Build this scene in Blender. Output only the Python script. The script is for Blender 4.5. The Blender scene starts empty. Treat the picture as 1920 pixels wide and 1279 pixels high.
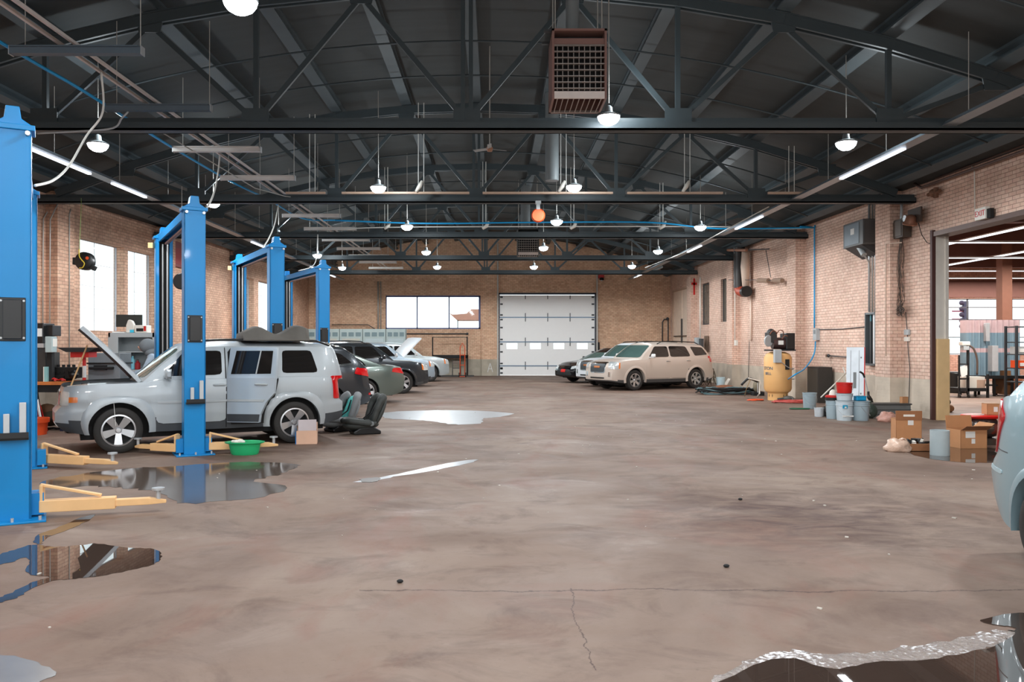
import bpy, math, random
from mathutils import Vector, Matrix
from mathutils.bvhtree import BVHTree
random.seed(7)
SC = bpy.context.scene
COL = SC.collection
F, CX, HY, CH = 1500.0, 928.0, 646.0, 1.63      # focal length in pixels, principal point, camera height
R = math.radians
def W(px, py, d): return Vector(((px-CX)/F*d, d, CH-(py-HY)/F*d))
def G(px, py, z=0.0):
    d = (CH-z)*F/(py-HY); return Vector(((px-CX)/F*d, d, z))
def ZY(py, d): return CH-(py-HY)/F*d
def XP(px, d): return (px-CX)/F*d

# ---------------------------------------------------------------- materials
MATS = {}
def srgb(c):
    return tuple(((v/255.0)/12.92 if v/255.0 <= .04045 else ((v/255.0+.055)/1.055)**2.4) for v in c)
def mat(name, rgb, rough=.5, metal=0, var=.12, scale=6.0, bump=0, coat=0, emit=0, spec=.5, alpha=None, stretch=None, rvar=0):
    if name in MATS: return MATS[name]
    m = bpy.data.materials.new(name); m.use_nodes = True; MATS[name] = m
    nt = m.node_tree; N = nt.nodes; Lk = nt.links
    b = N['Principled BSDF']
    c = srgb(rgb)
    b.inputs['Roughness'].default_value = rough; b.inputs['Metallic'].default_value = metal
    b.inputs['Specular IOR Level'].default_value = spec
    b.inputs['Coat Weight'].default_value = coat; b.inputs['Coat Roughness'].default_value = .04
    tc = N.new('ShaderNodeTexCoord'); mp = N.new('ShaderNodeMapping')
    Lk.new(tc.outputs['Object'], mp.inputs[0])
    if stretch: mp.inputs['Scale'].default_value = stretch
    nz = N.new('ShaderNodeTexNoise'); nz.inputs['Scale'].default_value = scale; nz.inputs['Detail'].default_value = 3
    Lk.new(mp.outputs[0], nz.inputs['Vector'])
    mx = N.new('ShaderNodeMix'); mx.data_type = 'RGBA'
    mx.inputs['A'].default_value = (*[v*(1-var) for v in c], 1); mx.inputs['B'].default_value = (*[min(1, v*(1+var)) for v in c], 1)
    Lk.new(nz.outputs['Fac'], mx.inputs['Factor']); Lk.new(mx.outputs['Result'], b.inputs['Base Color'])
    if rvar:
        mr = N.new('ShaderNodeMapRange'); mr.inputs['To Min'].default_value = max(.02, rough-rvar); mr.inputs['To Max'].default_value = rough+rvar
        Lk.new(nz.outputs['Fac'], mr.inputs['Value']); Lk.new(mr.outputs[0], b.inputs['Roughness'])
    if bump:
        bp = N.new('ShaderNodeBump'); bp.inputs['Strength'].default_value = bump; bp.inputs['Distance'].default_value = .02
        Lk.new(nz.outputs['Fac'], bp.inputs['Height']); Lk.new(bp.outputs[0], b.inputs['Normal'])
    if emit:
        b.inputs['Emission Color'].default_value = (*c, 1); b.inputs['Emission Strength'].default_value = emit
    if alpha is not None: b.inputs['Alpha'].default_value = alpha
    return m
def glass_mat(name, tint=(235, 240, 240), gloss=.12):
    if name in MATS: return MATS[name]
    m = bpy.data.materials.new(name); m.use_nodes = True; MATS[name] = m
    N = m.node_tree.nodes; Lk = m.node_tree.links; N.clear()
    o = N.new('ShaderNodeOutputMaterial'); t = N.new('ShaderNodeBsdfTransparent'); g = N.new('ShaderNodeBsdfGlossy')
    t.inputs[0].default_value = (*srgb(tint), 1); g.inputs['Roughness'].default_value = .03
    mx = N.new('ShaderNodeMixShader'); mx.inputs[0].default_value = .05; Lk.new(t.outputs[0], mx.inputs[1]); Lk.new(g.outputs[0], mx.inputs[2])
    Lk.new(mx.outputs[0], o.inputs[0]); return m

def brick_mat(name, c1, c2, cm, bw=.21, bh=.082, conc=None, stain=.5, painted=0.0):
    if name in MATS: return MATS[name]
    m = bpy.data.materials.new(name); m.use_nodes = True; MATS[name] = m
    nt = m.node_tree; N = nt.nodes; Lk = nt.links; b = N['Principled BSDF']
    tc = N.new('ShaderNodeTexCoord'); sp = N.new('ShaderNodeSeparateXYZ'); Lk.new(tc.outputs['Object'], sp.inputs[0])
    ad = N.new('ShaderNodeMath'); ad.operation = 'ADD'; Lk.new(sp.outputs[0], ad.inputs[0]); Lk.new(sp.outputs[1], ad.inputs[1])
    cb = N.new('ShaderNodeCombineXYZ'); Lk.new(ad.outputs[0], cb.inputs[0]); Lk.new(sp.outputs[2], cb.inputs[1])
    br = N.new('ShaderNodeTexBrick'); Lk.new(cb.outputs[0], br.inputs['Vector'])
    br.inputs['Scale'].default_value = 1; br.inputs['Brick Width'].default_value = bw; br.inputs['Row Height'].default_value = bh
    br.inputs['Mortar Size'].default_value = .0065; br.inputs['Mortar Smooth'].default_value = .3; br.inputs['Bias'].default_value = -.1
    br.inputs['Color1'].default_value = (*srgb(c1), 1); br.inputs['Color2'].default_value = (*srgb(c2), 1); br.inputs['Mortar'].default_value = (*srgb(cm), 1)
    n1 = N.new('ShaderNodeTexNoise'); n1.inputs['Scale'].default_value = .55; n1.inputs['Detail'].default_value = 5; n1.inputs['Roughness'].default_value = .65
    Lk.new(tc.outputs['Object'], n1.inputs['Vector'])
    rp = N.new('ShaderNodeMapRange'); rp.inputs['From Min'].default_value = .35; rp.inputs['From Max'].default_value = .7; rp.inputs['To Min'].default_value = 1.12; rp.inputs['To Max'].default_value = 1-.45*stain
    Lk.new(n1.outputs['Fac'], rp.inputs['Value'])
    vm = N.new('ShaderNodeVectorMath'); vm.operation = 'SCALE'; Lk.new(br.outputs['Color'], vm.inputs[0]); Lk.new(rp.outputs[0], vm.inputs['Scale'])
    out = vm.outputs[0]
    n2 = N.new('ShaderNodeTexNoise'); n2.inputs['Scale'].default_value = 9; n2.inputs['Detail'].default_value = 3; Lk.new(cb.outputs[0], n2.inputs['Vector'])
    mo = N.new('ShaderNodeMix'); mo.data_type = 'RGBA'; mo.blend_type = 'OVERLAY'; mo.inputs['Factor'].default_value = .35
    Lk.new(out, mo.inputs['A']); Lk.new(n2.outputs['Fac'], mo.inputs['B'])
    hs = N.new('ShaderNodeHueSaturation'); hs.inputs['Saturation'].default_value = .95; Lk.new(mo.outputs['Result'], hs.inputs['Color']); out = hs.outputs[0]
    if conc:
        cn = N.new('ShaderNodeTexNoise'); cn.inputs['Scale'].default_value = 2.3; cn.inputs['Detail'].default_value = 6; Lk.new(tc.outputs['Object'], cn.inputs['Vector'])
        cr = N.new('ShaderNodeMix'); cr.data_type = 'RGBA'; cr.inputs['A'].default_value = (*srgb([v*.78 for v in conc]), 1); cr.inputs['B'].default_value = (*srgb([min(255, v*1.12) for v in conc]), 1)
        Lk.new(cn.outputs['Fac'], cr.inputs['Factor'])
        lt = N.new('ShaderNodeMath'); lt.operation = 'LESS_THAN'; lt.inputs[1].default_value = .86; Lk.new(sp.outputs[2], lt.inputs[0])
        mc = N.new('ShaderNodeMix'); mc.data_type = 'RGBA'; Lk.new(lt.outputs[0], mc.inputs['Factor']); Lk.new(out, mc.inputs['A']); Lk.new(cr.outputs['Result'], mc.inputs['B']); out = mc.outputs['Result']
    Lk.new(out, b.inputs['Base Color']); b.inputs['Roughness'].default_value = .8
    bp = N.new('ShaderNodeBump'); bp.inputs['Strength'].default_value = .35; bp.inputs['Distance'].default_value = .008; bp.invert = True
    Lk.new(br.outputs['Fac'], bp.inputs['Height']); Lk.new(bp.outputs[0], b.inputs['Normal'])
    return m

# ---------------------------------------------------------------- mesh accumulator
class M:
    def __init__(s): s.v = []; s.f = []; s.mi = []
    def add(s, vs, fs, mi=0):
        o = len(s.v); s.v += [Vector(v) for v in vs]; s.f += [tuple(i+o for i in f) for f in fs]; s.mi += [mi]*len(fs); return s
    def bx(s, x0, x1, y0, y1, z0, z1, T=None, mi=0):
        vs = [Vector((x, y, z)) for z in (z0, z1) for y in (y0, y1) for x in (x0, x1)]
        if T is not None: vs = [T @ v for v in vs]
        return s.add(vs, [(0, 2, 3, 1), (4, 5, 7, 6), (0, 1, 5, 4), (2, 6, 7, 3), (0, 4, 6, 2), (1, 3, 7, 5)], mi)
    def box(s, c, d, rz=0, rx=0, ry=0):
        T = Matrix.Translation(c) @ Matrix.Rotation(rz, 4, 'Z') @ Matrix.Rotation(ry, 4, 'Y') @ Matrix.Rotation(rx, 4, 'X')
        return s.bx(-d[0]/2, d[0]/2, -d[1]/2, d[1]/2, -d[2]/2, d[2]/2, T)
    def bar(s, a, b, w, h=None):
        a, b = Vector(a), Vector(b); h = h or w; d = b-a; L = d.length
        if L < 1e-6: return s
        return s.bx(0, L, -w/2, w/2, -h/2, h/2, Matrix.Translation(a) @ d.to_track_quat('X', 'Z').to_matrix().to_4x4())
    def cyl(s, a, b, r, n=14, r2=None):
        a, b = Vector(a), Vector(b); d = b-a; r2 = r if r2 is None else r2
        q = d.to_track_quat('Z', 'Y').to_matrix()
        vs = []
        for k, (c, rr) in enumerate(((a, r), (b, r2))):
            for i in range(n):
                t = 2*math.pi*i/n; vs.append(c+q @ Vector((math.cos(t)*rr, math.sin(t)*rr, 0)))
        fs = [(i, (i+1) % n, n+(i+1) % n, n+i) for i in range(n)]+[tuple(range(n))[::-1], tuple(range(n, 2*n))]
        return s.add(vs, fs)
    def tube(s, pts, r, n=8):
        pts = [Vector(p) for p in pts]; vs = []; m = len(pts)
        up = None
        for k, p in enumerate(pts):
            t = (pts[min(k+1, m-1)]-pts[max(k-1, 0)]).normalized()
            if up is None:
                up = Vector((0, 0, 1)) if abs(t.z) < .9 else Vector((1, 0, 0))
            u = (up-t*up.dot(t)); u = u.normalized() if u.length > 1e-6 else t.orthogonal().normalized(); up = u
            w = t.cross(u)
            rr = r[k] if isinstance(r, (list, tuple)) else r
            for i in range(n):
                a = 2*math.pi*i/n; vs.append(p+u*math.cos(a)*rr+w*math.sin(a)*rr)
        fs = [(k*n+i, k*n+(i+1) % n, (k+1)*n+(i+1) % n, (k+1)*n+i) for k in range(m-1) for i in range(n)]
        fs += [tuple(range(n))[::-1], tuple(range((m-1)*n, m*n))]
        return s.add(vs, fs)
    def lathe(s, c, prof, n=28, T=None, sx=1, sy=1, cap=True):
        vs = []; c = Vector(c)
        for (r, z) in prof:
            for i in range(n):
                a = 2*math.pi*i/n; v = Vector((math.cos(a)*r*sx, math.sin(a)*r*sy, z))
                vs.append(c+(T @ v if T is not None else v))
        m = len(prof)
        fs = [(k*n+i, k*n+(i+1) % n, (k+1)*n+(i+1) % n, (k+1)*n+i) for k in range(m-1) for i in range(n)]
        if cap and prof[0][0] > 1e-5: fs.append(tuple(range(n))[::-1])
        if cap and prof[-1][0] > 1e-5: fs.append(tuple(range((m-1)*n, m*n)))
        return s.add(vs, fs)
    def prism(s, poly, h0, h1, T=None):
        n = len(poly); vs = [Vector((x, y, h0)) for x, y in poly]+[Vector((x, y, h1)) for x, y in poly]
        if T is not None: vs = [T @ v for v in vs]
        return s.add(vs, [tuple(range(n))[::-1], tuple(range(n, 2*n))]+[(i, (i+1) % n, n+(i+1) % n, n+i) for i in range(n)])
    def grid(s, rows, closed=False, mi=0):
        n = len(rows[0]); vs = [v for r_ in rows for v in r_]; fs = []
        for k in range(len(rows)-1):
            for i in range(n if closed else n-1):
                fs.append((k*n+i, k*n+(i+1) % n, (k+1)*n+(i+1) % n, (k+1)*n+i))
        return s.add(vs, fs, mi)
    def sph(s, c, r, n=12, m=8, sc=(1, 1, 1)):
        return s.lathe(c, [(max(1e-6, r*math.sin(math.pi*k/m)), -r*math.cos(math.pi*k/m)) for k in range(m+1)], n, Matrix.Diagonal((*sc, 1)))
    def tf(s, T): s.v = [T @ v for v in s.v]; return s
    def build(s, name, m, parent=None, smooth=None, bevel=0, world=False, own=False, sub=0):
        me = bpy.data.meshes.new(name)
        vs = s.v
        org = Vector((0, 0, 0))
        if parent is not None and world:
            inv = wm(parent).inverted(); vs = [inv @ v for v in vs]
        elif parent is None:
            xs = [v.x for v in vs]; ys = [v.y for v in vs]; zs = [v.z for v in vs]
            if not own:
                org = Vector(((min(xs)+max(xs))/2, (min(ys)+max(ys))/2, min(zs))); vs = [v-org for v in vs]
        me.from_pydata([tuple(v) for v in vs], [], s.f)
        o = bpy.data.objects.new(name, me); COL.objects.link(o); o.location = org
        ms = m if isinstance(m, (list, tuple)) else [m]
        for x in ms: me.materials.append(x)
        if any(s.mi):
            for p, k in zip(me.polygons, s.mi): p.material_index = k
        me.update()
        import bmesh
        bm = bmesh.new(); bm.from_mesh(me); bmesh.ops.remove_doubles(bm, verts=bm.verts, dist=1e-5); bmesh.ops.recalc_face_normals(bm, faces=bm.faces); bm.to_mesh(me); bm.free()
        if smooth is not None:
            for p in me.polygons: p.use_smooth = True
            if smooth > 0: me.set_sharp_from_angle(angle=R(smooth))
        if parent is not None: o.parent = parent
        if bevel:
            b = o.modifiers.new('bevel', 'BEVEL'); b.width = bevel; b.segments = 2; b.limit_method = 'ANGLE'; b.angle_limit = R(40)
        if sub:
            b = o.modifiers.new('sub', 'SUBSURF'); b.levels = sub; b.render_levels = sub
        return o
def wm(o):
    T = o.matrix_basis.copy()
    p = o.parent
    while p is not None: T = p.matrix_basis @ T; p = p.parent
    return T
def curve(pts, n=6):
    P = [Vector(p) for p in pts]; out = []
    for i in range(len(P)-1):
        a = P[max(i-1, 0)]; b = P[i]; c = P[i+1]; d = P[min(i+2, len(P)-1)]
        for k in range(n):
            t = k/n; out.append(.5*((2*b)+(c-a)*t+(2*a-5*b+4*c-d)*t*t+(3*b-a-3*c+d)*t**3))
    out.append(P[-1]); return out
def tag(o, label=None, cat=None, group=None, kind=None):
    if label: o['label'] = label
    if cat: o['category'] = cat
    if group: o['group'] = group
    if kind: o['kind'] = kind
    return o
def thing(name, label, cat, loc=(0, 0, 0), rz=0, group=None):
    o = bpy.data.objects.new(name, None); COL.objects.link(o); o.location = loc; o.rotation_euler = (0, 0, rz); o.empty_display_size = .2
    return tag(o, label, cat, group)
def struct(name, mm, m, parent=None, own=True, **k):
    o = mm.build(name, m, parent, own=own, **k)
    if parent is None: o['kind'] = 'structure'
    return o
def copy_tree(o, parent=None):
    kids = list(o.children)
    c = o.copy(); COL.objects.link(c)
    if parent is not None: c.parent = parent
    for ch in kids: copy_tree(ch, c)
    return c
def single(mm, name, m, label, cat, group=None, **k):
    return tag(mm.build(name, m, None, **k), label, cat, group)
def interp(pts, x):
    if x <= pts[0][0]: return pts[0][1]
    for (a, b), (c, d) in zip(pts, pts[1:]):
        if x <= c: return b+(d-b)*(x-a)/(c-a)
    return pts[-1][1]
def sinterp(pts, x, w=.07): return sum(interp(pts, x+w*k/2) for k in (-2, -1, 0, 1, 2))/5
def text(name, s, size, T, m, parent, ext=.002, lab=None):
    cu = bpy.data.curves.new(name, 'FONT'); cu.body = s; cu.size = size; cu.extrude = ext; cu.align_x = 'CENTER'; cu.align_y = 'CENTER'
    o0 = bpy.data.objects.new(name+'_t', cu); COL.objects.link(o0)
    dg = bpy.context.evaluated_depsgraph_get(); me = bpy.data.meshes.new_from_object(o0.evaluated_get(dg))
    bpy.data.objects.remove(o0)
    me.transform(T); me.materials.clear(); me.materials.append(m)
    o = bpy.data.objects.new(name, me); COL.objects.link(o); o.parent = parent
    if lab: o['label'] = lab
    return o
# ================================================================ camera, world, view
cam = bpy.data.cameras.new('camera'); co = bpy.data.objects.new('camera', cam); COL.objects.link(co)
co.location = (0, 0, CH); co.rotation_euler = (R(90), 0, 0)
cam.sensor_width = 36; cam.lens = F/1920*36; cam.shift_x = (960-CX)/1920; cam.shift_y = (HY-639.5)/1920; cam.clip_end = 300; cam.clip_start = .05
SC.camera = co
vs = SC.view_settings; vs.view_transform = 'Standard'; vs.look = 'None'; vs.gamma = 1; vs.use_curve_mapping = False; vs.exposure = .64
SC.cycles.use_denoising = True
wd = bpy.data.worlds.new('world'); SC.world = wd; wd.use_nodes = True
wd.node_tree.nodes['Background'].inputs[0].default_value = (.90, .96, 1.0, 1); wd.node_tree.nodes['Background'].inputs[1].default_value = 2.0

# ================================================================ materials
STEEL = mat('truss_paint', (58, 68, 72), .5, 0, .15, 3)
DECK = mat('roof_deck_paint', (52, 56, 56), .7, 0, .25, 1.2, stretch=(.4, 5, 1))
PURL = mat('purlin_paint', (72, 82, 86), .6, 0, .15, 2)
BLUE = mat('lift_blue', (0, 128, 192), .38, 0, .06, 3, coat=.1, spec=.35)
YEL = mat('arm_yellow', (232, 188, 134), .5, 0, .08, 9, spec=.3)
BLK = mat('black_plastic', (22, 23, 24), .35, 0, .2)
BLKM = mat('black_matte', (24, 24, 25), .75, 0, .2)
RUB = mat('rubber', (42, 40, 38), .75, 0, .15, 12)
CHR = mat('chrome', (205, 210, 212), .14, 1, .05)
ALU = mat('aluminium', (186, 190, 192), .35, .45, .08)
WHT = mat('white_paint', (225, 226, 224), .45, 0, .05)
GRY = mat('grey_paint', (120, 126, 128), .5, 0, .1)
LGRY = mat('light_grey_paint', (176, 182, 184), .45, 0, .08)
DGRY = mat('dark_grey_paint', (62, 64, 66), .55, 0, .15)
RED = mat('red_paint', (200, 30, 26), .4, 0, .1)
ORG = mat('orange_plastic', (228, 84, 36), .45, 0, .1)
COP = mat('conduit_grey', (178, 176, 170), .4, .15, .1)
WHP = mat('white_hose', (222, 222, 216), .4, 0, .04)
BLP = mat('blue_hose', (20, 156, 216), .35, 0, .08)
CARD = mat('cardboard', (186, 134, 92), .8, 0, .12, 7)
CARDI = mat('cardboard_inner', (150, 102, 68), .85, 0, .12, 7)
PAPER = mat('paper_label', (226, 226, 222), .6, 0, .04)
WOOD = mat('bench_wood', (200, 118, 58), .6, 0, .2, 8, stretch=(1, 6, 1))
PVC = mat('pvc_white', (228, 224, 214), .4, 0, .05)
BKT = mat('bucket_grey', (158, 176, 184), .4, 0, .08)
LAMP = mat('lamp_glow', (240, 248, 255), .3, emit=22)
TUBE = mat('tube_glow', (238, 244, 255), .3, emit=1.3)
PANE = glass_mat('window_glass')
WOODW = brick_mat('brick_left', (228, 184, 154), (208, 160, 132), (160, 124, 104), conc=(170, 158, 144), stain=.8)
BR_R = brick_mat('brick_right', (232, 198, 178), (220, 182, 160), (168, 132, 112), conc=(204, 190, 172), stain=.5, bh=.078)
BR_B = brick_mat('brick_back', (232, 192, 158), (212, 166, 132), (172, 136, 110), conc=(186, 176, 158), stain=.45, bh=.085)
BR_H = brick_mat('brick_hall', (196, 150, 130), (178, 128, 108), (130, 96, 82), stain=.3)

# ================================================================ setting
aR, bR = 9.734, -.01349
aL, bL = -11.042, .0321
D = 41.8
def XR(y): return aR+bR*y
def XL(y): return aL+bL*y
def RWp(px, py, off=0.0):
    k = (px-CX)/F; d = (aR-off)/(k-bR); return Vector(((px-CX)/F*d, d, ZY(py, d)))
def LWp(px, py, off=0.0):
    k = (px-CX)/F; d = (aL+off)/(k-bL); return Vector(((px-CX)/F*d, d, ZY(py, d)))
def wall_mesh(L, H, th, holes, side=1):
    us = sorted({0, L, *[h[0] for h in holes], *[h[1] for h in holes]}); zs = sorted({0, H, *[h[2] for h in holes], *[h[3] for h in holes]})
    m = M()
    for u0, u1 in zip(us, us[1:]):
        for z0, z1 in zip(zs, zs[1:]):
            c = ((u0+u1)/2, (z0+z1)/2)
            if any(h[0] < c[0] < h[1] and h[2] < c[1] < h[3] for h in holes): continue
            m.bx(u0, u1, 0, side*th, z0, z1)
    return m
Y0 = -5.0
def place(o, a, b):
    o.location = (a+b*Y0, Y0, 0); o.rotation_euler = (0, 0, math.atan2(1, b))
cR = math.sqrt(1+bR*bR); cL = math.sqrt(1+bL*bL)
uR = lambda y: (y-Y0)*cR
uL = lambda y: (y-Y0)*cL
# right wall: pass-through to the next hall, two tall narrow windows, a double door in the corner bay
holesR = [(uR(11.0), uR(17.34), 0, 4.02), (uR(31.9), uR(32.9), 2.55, 4.3), (uR(34.6), uR(35.9), 2.5, 4.33), (uR(37.7), uR(41.3), 0, 4.4)]
wr = wall_mesh(uR(D), 7.6, .25, holesR, -1)
for yp in (12.4, 18.95, 24.6, 30.8, 36.9): wr.bx(uR(yp-.35) if yp > 13 else uR(10.2), uR(yp+.35) if yp > 13 else uR(10.9), 0, .3, 0, 5.2)
o = struct('wall_right', wr, BR_R); place(o, aR, bR)
holesL = [(uL(20.05), uL(22.28), 1.99, 4.33), (uL(22.5), uL(24.22), 1.99, 4.33), (uL(31.0), uL(33.1), 1.99, 4.33), (uL(33.7), uL(35.8), 1.99, 4.33)]
wl = wall_mesh(uL(D), 7.6, .3, holesL, 1)
for yp in (12.4, 18.95, 24.6, 30.8, 36.9): wl.bx(uL(yp-.35), uL(yp+.35), 0, -.28, 0, 5.2)
o = struct('wall_left', wl, WOODW); place(o, aL, bL)
# back wall
XLb, XRb = XL(D)-.4, XR(D)+.3
holesB = [(XP(723, D)-XLb, XP(901, D)-XLb, ZY(617, D), ZY(554, D)), (XP(936, D)-XLb, XP(1116, D)-XLb, 0, ZY(551, D))]
wb = wall_mesh(XRb-XLb, 7.6, .3, holesB, 1)
for px0, px1 in ((903, 935), (560, 590)): wb.bx(XP(px0, D)-XLb, XP(px1, D)-XLb, -.1, 0, 0, 5.3)
o = struct('wall_back', wb, BR_B); o.location = (XLb, D, 0)
# unseen wall behind the camera, open bays added to let sky light in
wf = wall_mesh(24, 7.6, .3, [(2.2, 8.2, 0, 4.2), (9.6, 15.6, 0, 4.2), (16.8, 21, 1, 4.2)], -1)
o = struct('wall_front', wf, BR_B); o.location = (-12, Y0, 0)

# floor ------------------------------------------------------------
def floor_mat():
    m = bpy.data.materials.new('floor_concrete'); m.use_nodes = True; N = m.node_tree.nodes; Lk = m.node_tree.links; b = N['Principled BSDF']
    tc = N.new('ShaderNodeTexCoord')
    def noise(sc, det, stretch, rough=.6, dist=0):
        mp = N.new('ShaderNodeMapping'); mp.inputs['Scale'].default_value = stretch; Lk.new(tc.outputs['Object'], mp.inputs[0])
        n = N.new('ShaderNodeTexNoise'); n.inputs['Scale'].default_value = sc; n.inputs['Detail'].default_value = det; n.inputs['Roughness'].default_value = rough; n.inputs['Distortion'].default_value = dist
        Lk.new(mp.outputs[0], n.inputs['Vector']); return n.outputs['Fac']
    def ramp(fac, stops):
        r = N.new('ShaderNodeValToRGB'); el = r.color_ramp.elements
        while len(el) < len(stops): el.new(.5)
        for e, (p, c) in zip(el, stops): e.position = p; e.color = (*srgb(c), 1)
        Lk.new(fac, r.inputs[0]); return r.outputs[0]
    def mr(fac, a, b_, c=0, d=1):
        r = N.new('ShaderNodeMapRange'); r.inputs[1].default_value = a; r.inputs[2].default_value = b_; r.inputs[3].default_value = c; r.inputs[4].default_value = d; Lk.new(fac, r.inputs[0]); return r.outputs[0]
    def mix(f, a, c, bt='MIX', k=1):
        x = N.new('ShaderNodeMix'); x.data_type = 'RGBA'; x.blend_type = bt
        if isinstance(f, float): x.inputs['Factor'].default_value = f
        else: Lk.new(f, x.inputs['Factor'])
        for nm, v in (('A', a), ('B', c)):
            if isinstance(v, tuple): x.inputs[nm].default_value = (*srgb(v), 1)
            else: Lk.new(v, x.inputs[nm])
        return x.outputs['Result']
    n1 = noise(.35, 7, (1, 1, 1), .62, .6); n2 = noise(1.5, 8, (.8, 1.1, 1), .68, .7); n3 = noise(.8, 7, (.8, 1.1, 1), .68, .8); n4 = noise(26, 3, (1, 1, 1), .6); n5 = noise(.55, 5, (1.4, .8, 1), .6, 1.5)
    col = ramp(n1, [(.3, (100, 79, 67)), (.5, (125, 105, 92)), (.7, (142, 124, 110))])
    col = mix(mr(n2, .50, .72, 0, .8), col, (86, 64, 54))
    col = mix(mr(n3, .60, .78, 0, .42), col, (166, 152, 138))
    col = mix(mr(n5, .52, .7, 0, .6), col, (122, 84, 70))
    col = mix(mr(n4, .62, .8, 0, .35), col, (78, 62, 54))
    n6 = noise(3.0, 9, (.6, 1.3, 1), .72, .8)
    col = mix(mr(n6, .68, .76, 0, .6), col, (196, 194, 190))
    gm = N.new('ShaderNodeMapping'); gm.vector_type = 'POINT'; Lk.new(tc.outputs['Object'], gm.inputs[0]); gm.inputs['Location'].default_value = (-3.1*.42, -7.7*.5, 0); gm.inputs['Scale'].default_value = (.42, .5, 1)
    gr = N.new('ShaderNodeTexGradient'); gr.gradient_type = 'SPHERICAL'; Lk.new(gm.outputs[0], gr.inputs[0])
    ml = N.new('ShaderNodeMath'); ml.operation = 'MULTIPLY'; Lk.new(gr.outputs['Fac'], ml.inputs[0]); Lk.new(mr(noise(2.2, 8, (.7, 1.5, 1), .7, 1.0), .4, .62, 0, 1.3), ml.inputs[1])
    col = mix(ml.outputs[0], col, (78, 56, 50))
    # saw-cut joints and one long crack
    sp = N.new('ShaderNodeSeparateXYZ'); Lk.new(tc.outputs['Object'], sp.inputs[0])
    wob = mr(noise(1.2, 6, (1, 1, 1), .7), 0, 1, -.14, .14)
    def line(axis, pos, w, rng=None):
        a = N.new('ShaderNodeMath'); a.operation = 'ADD'; Lk.new(sp.outputs[axis], a.inputs[0]); Lk.new(wob, a.inputs[1])
        s_ = N.new('ShaderNodeMath'); s_.operation = 'SUBTRACT'; Lk.new(a.outputs[0], s_.inputs[0]); s_.inputs[1].default_value = pos
        ab = N.new('ShaderNodeMath'); ab.operation = 'ABSOLUTE'; Lk.new(s_.outputs[0], ab.inputs[0])
        o_ = mr(ab.outputs[0], 0, w, 1, 0)
        if rng:
            g = N.new('ShaderNodeMath'); g.operation = 'GREATER_THAN'; Lk.new(sp.outputs[1-axis], g.inputs[0]); g.inputs[1].default_value = rng[0]
            l = N.new('ShaderNodeMath'); l.operation = 'LESS_THAN'; Lk.new(sp.outputs[1-axis], l.inputs[0]); l.inputs[1].default_value = rng[1]
            q = N.new('ShaderNodeMath'); q.operation = 'MULTIPLY'; Lk.new(g.outputs[0], q.inputs[0]); Lk.new(l.outputs[0], q.inputs[1])
            q2 = N.new('ShaderNodeMath'); q2.operation = 'MULTIPLY'; Lk.new(q.outputs[0], q2.inputs[0]); Lk.new(o_, q2.inputs[1]); o_ = q2.outputs[0]
        return o_
    for ax, pos, w, rng in ((1, 5.3, .014, (-.9, 9)), (0, .5, .006, (4.0, 5.35)), (1, 9.9, .012, (1.5, 9)), (1, 11.9, .012, (1, 9)), (1, 18.0, .02, None), (1, 24.2, .025, None)):
        col = mix(line(ax, pos, w, rng), col, (70, 52, 46))
    Lk.new(col, b.inputs['Base Color'])
    Lk.new(mr(n3, .35, .75, .8, .5), b.inputs['Roughness']); b.inputs['Specular IOR Level'].default_value = .38
    bp = N.new('ShaderNodeBump'); bp.inputs['Strength'].default_value = .25; bp.inputs['Distance'].default_value = .01; Lk.new(n2, bp.inputs['Height']); Lk.new(bp.outputs[0], b.inputs['Normal'])
    return m
FLOOR = floor_mat()
struct('floor', M().bx(-12, 31, Y0-.1, D+.4, -.12, 0), FLOOR)
struct('ground', M().bx(-70, 90, -60, 110, -.3, -.14), mat('asphalt_outside', (150, 150, 148), .9))

# roof -------------------------------------------------------------
CXR = -.42
def zr(x): return 7.0-2.12*((x-CXR)/9.9)**2
rows = []
for x in [CXR-10.9+i*(21.6/48) for i in range(49)]:
    rows.append([Vector((x, Y0-.4, zr(x)+.32)), Vector((x, D+.4, zr(x)+.32))])
mm = M().grid(rows); top = [[v+Vector((0, 0, .15)) for v in r_] for r_ in rows]; mm.grid(top)
ceil = struct('ceiling', mm, DECK, smooth=30)
for k in range(-6, 7):
    x = CXR+1.58*k
    if k in (-6, 6): x = CXR+9.35*(1 if k > 0 else -1)
    sl = math.atan2(zr(x+.1)-zr(x-.1), .2)
    T = Matrix.Translation((x, 0, zr(x)+.2)) @ Matrix.Rotation(-sl, 4, 'Y')
    p = M().bx(-.11, .11, Y0, D, .05, .11, T).bx(-.02, .02, Y0, D, -.09, .05, T).bx(-.11, .11, Y0, D, -.12, -.09, T)
    p.build('roof_purlin', PURL, ceil)
# arch-shaped sag rods running across between the trusses
for yy in (10.1, 14.1, 15.9, 20.1, 22.2, 26.2, 28.2, 32.4, 34.5, 38.6):
    M().tube([(x, yy, zr(x)-.02) for x in [CXR-9.2+i*(18.3/30) for i in range(31)]], .018, 6).build('cross_rod', STEEL, ceil, smooth=0)

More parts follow.
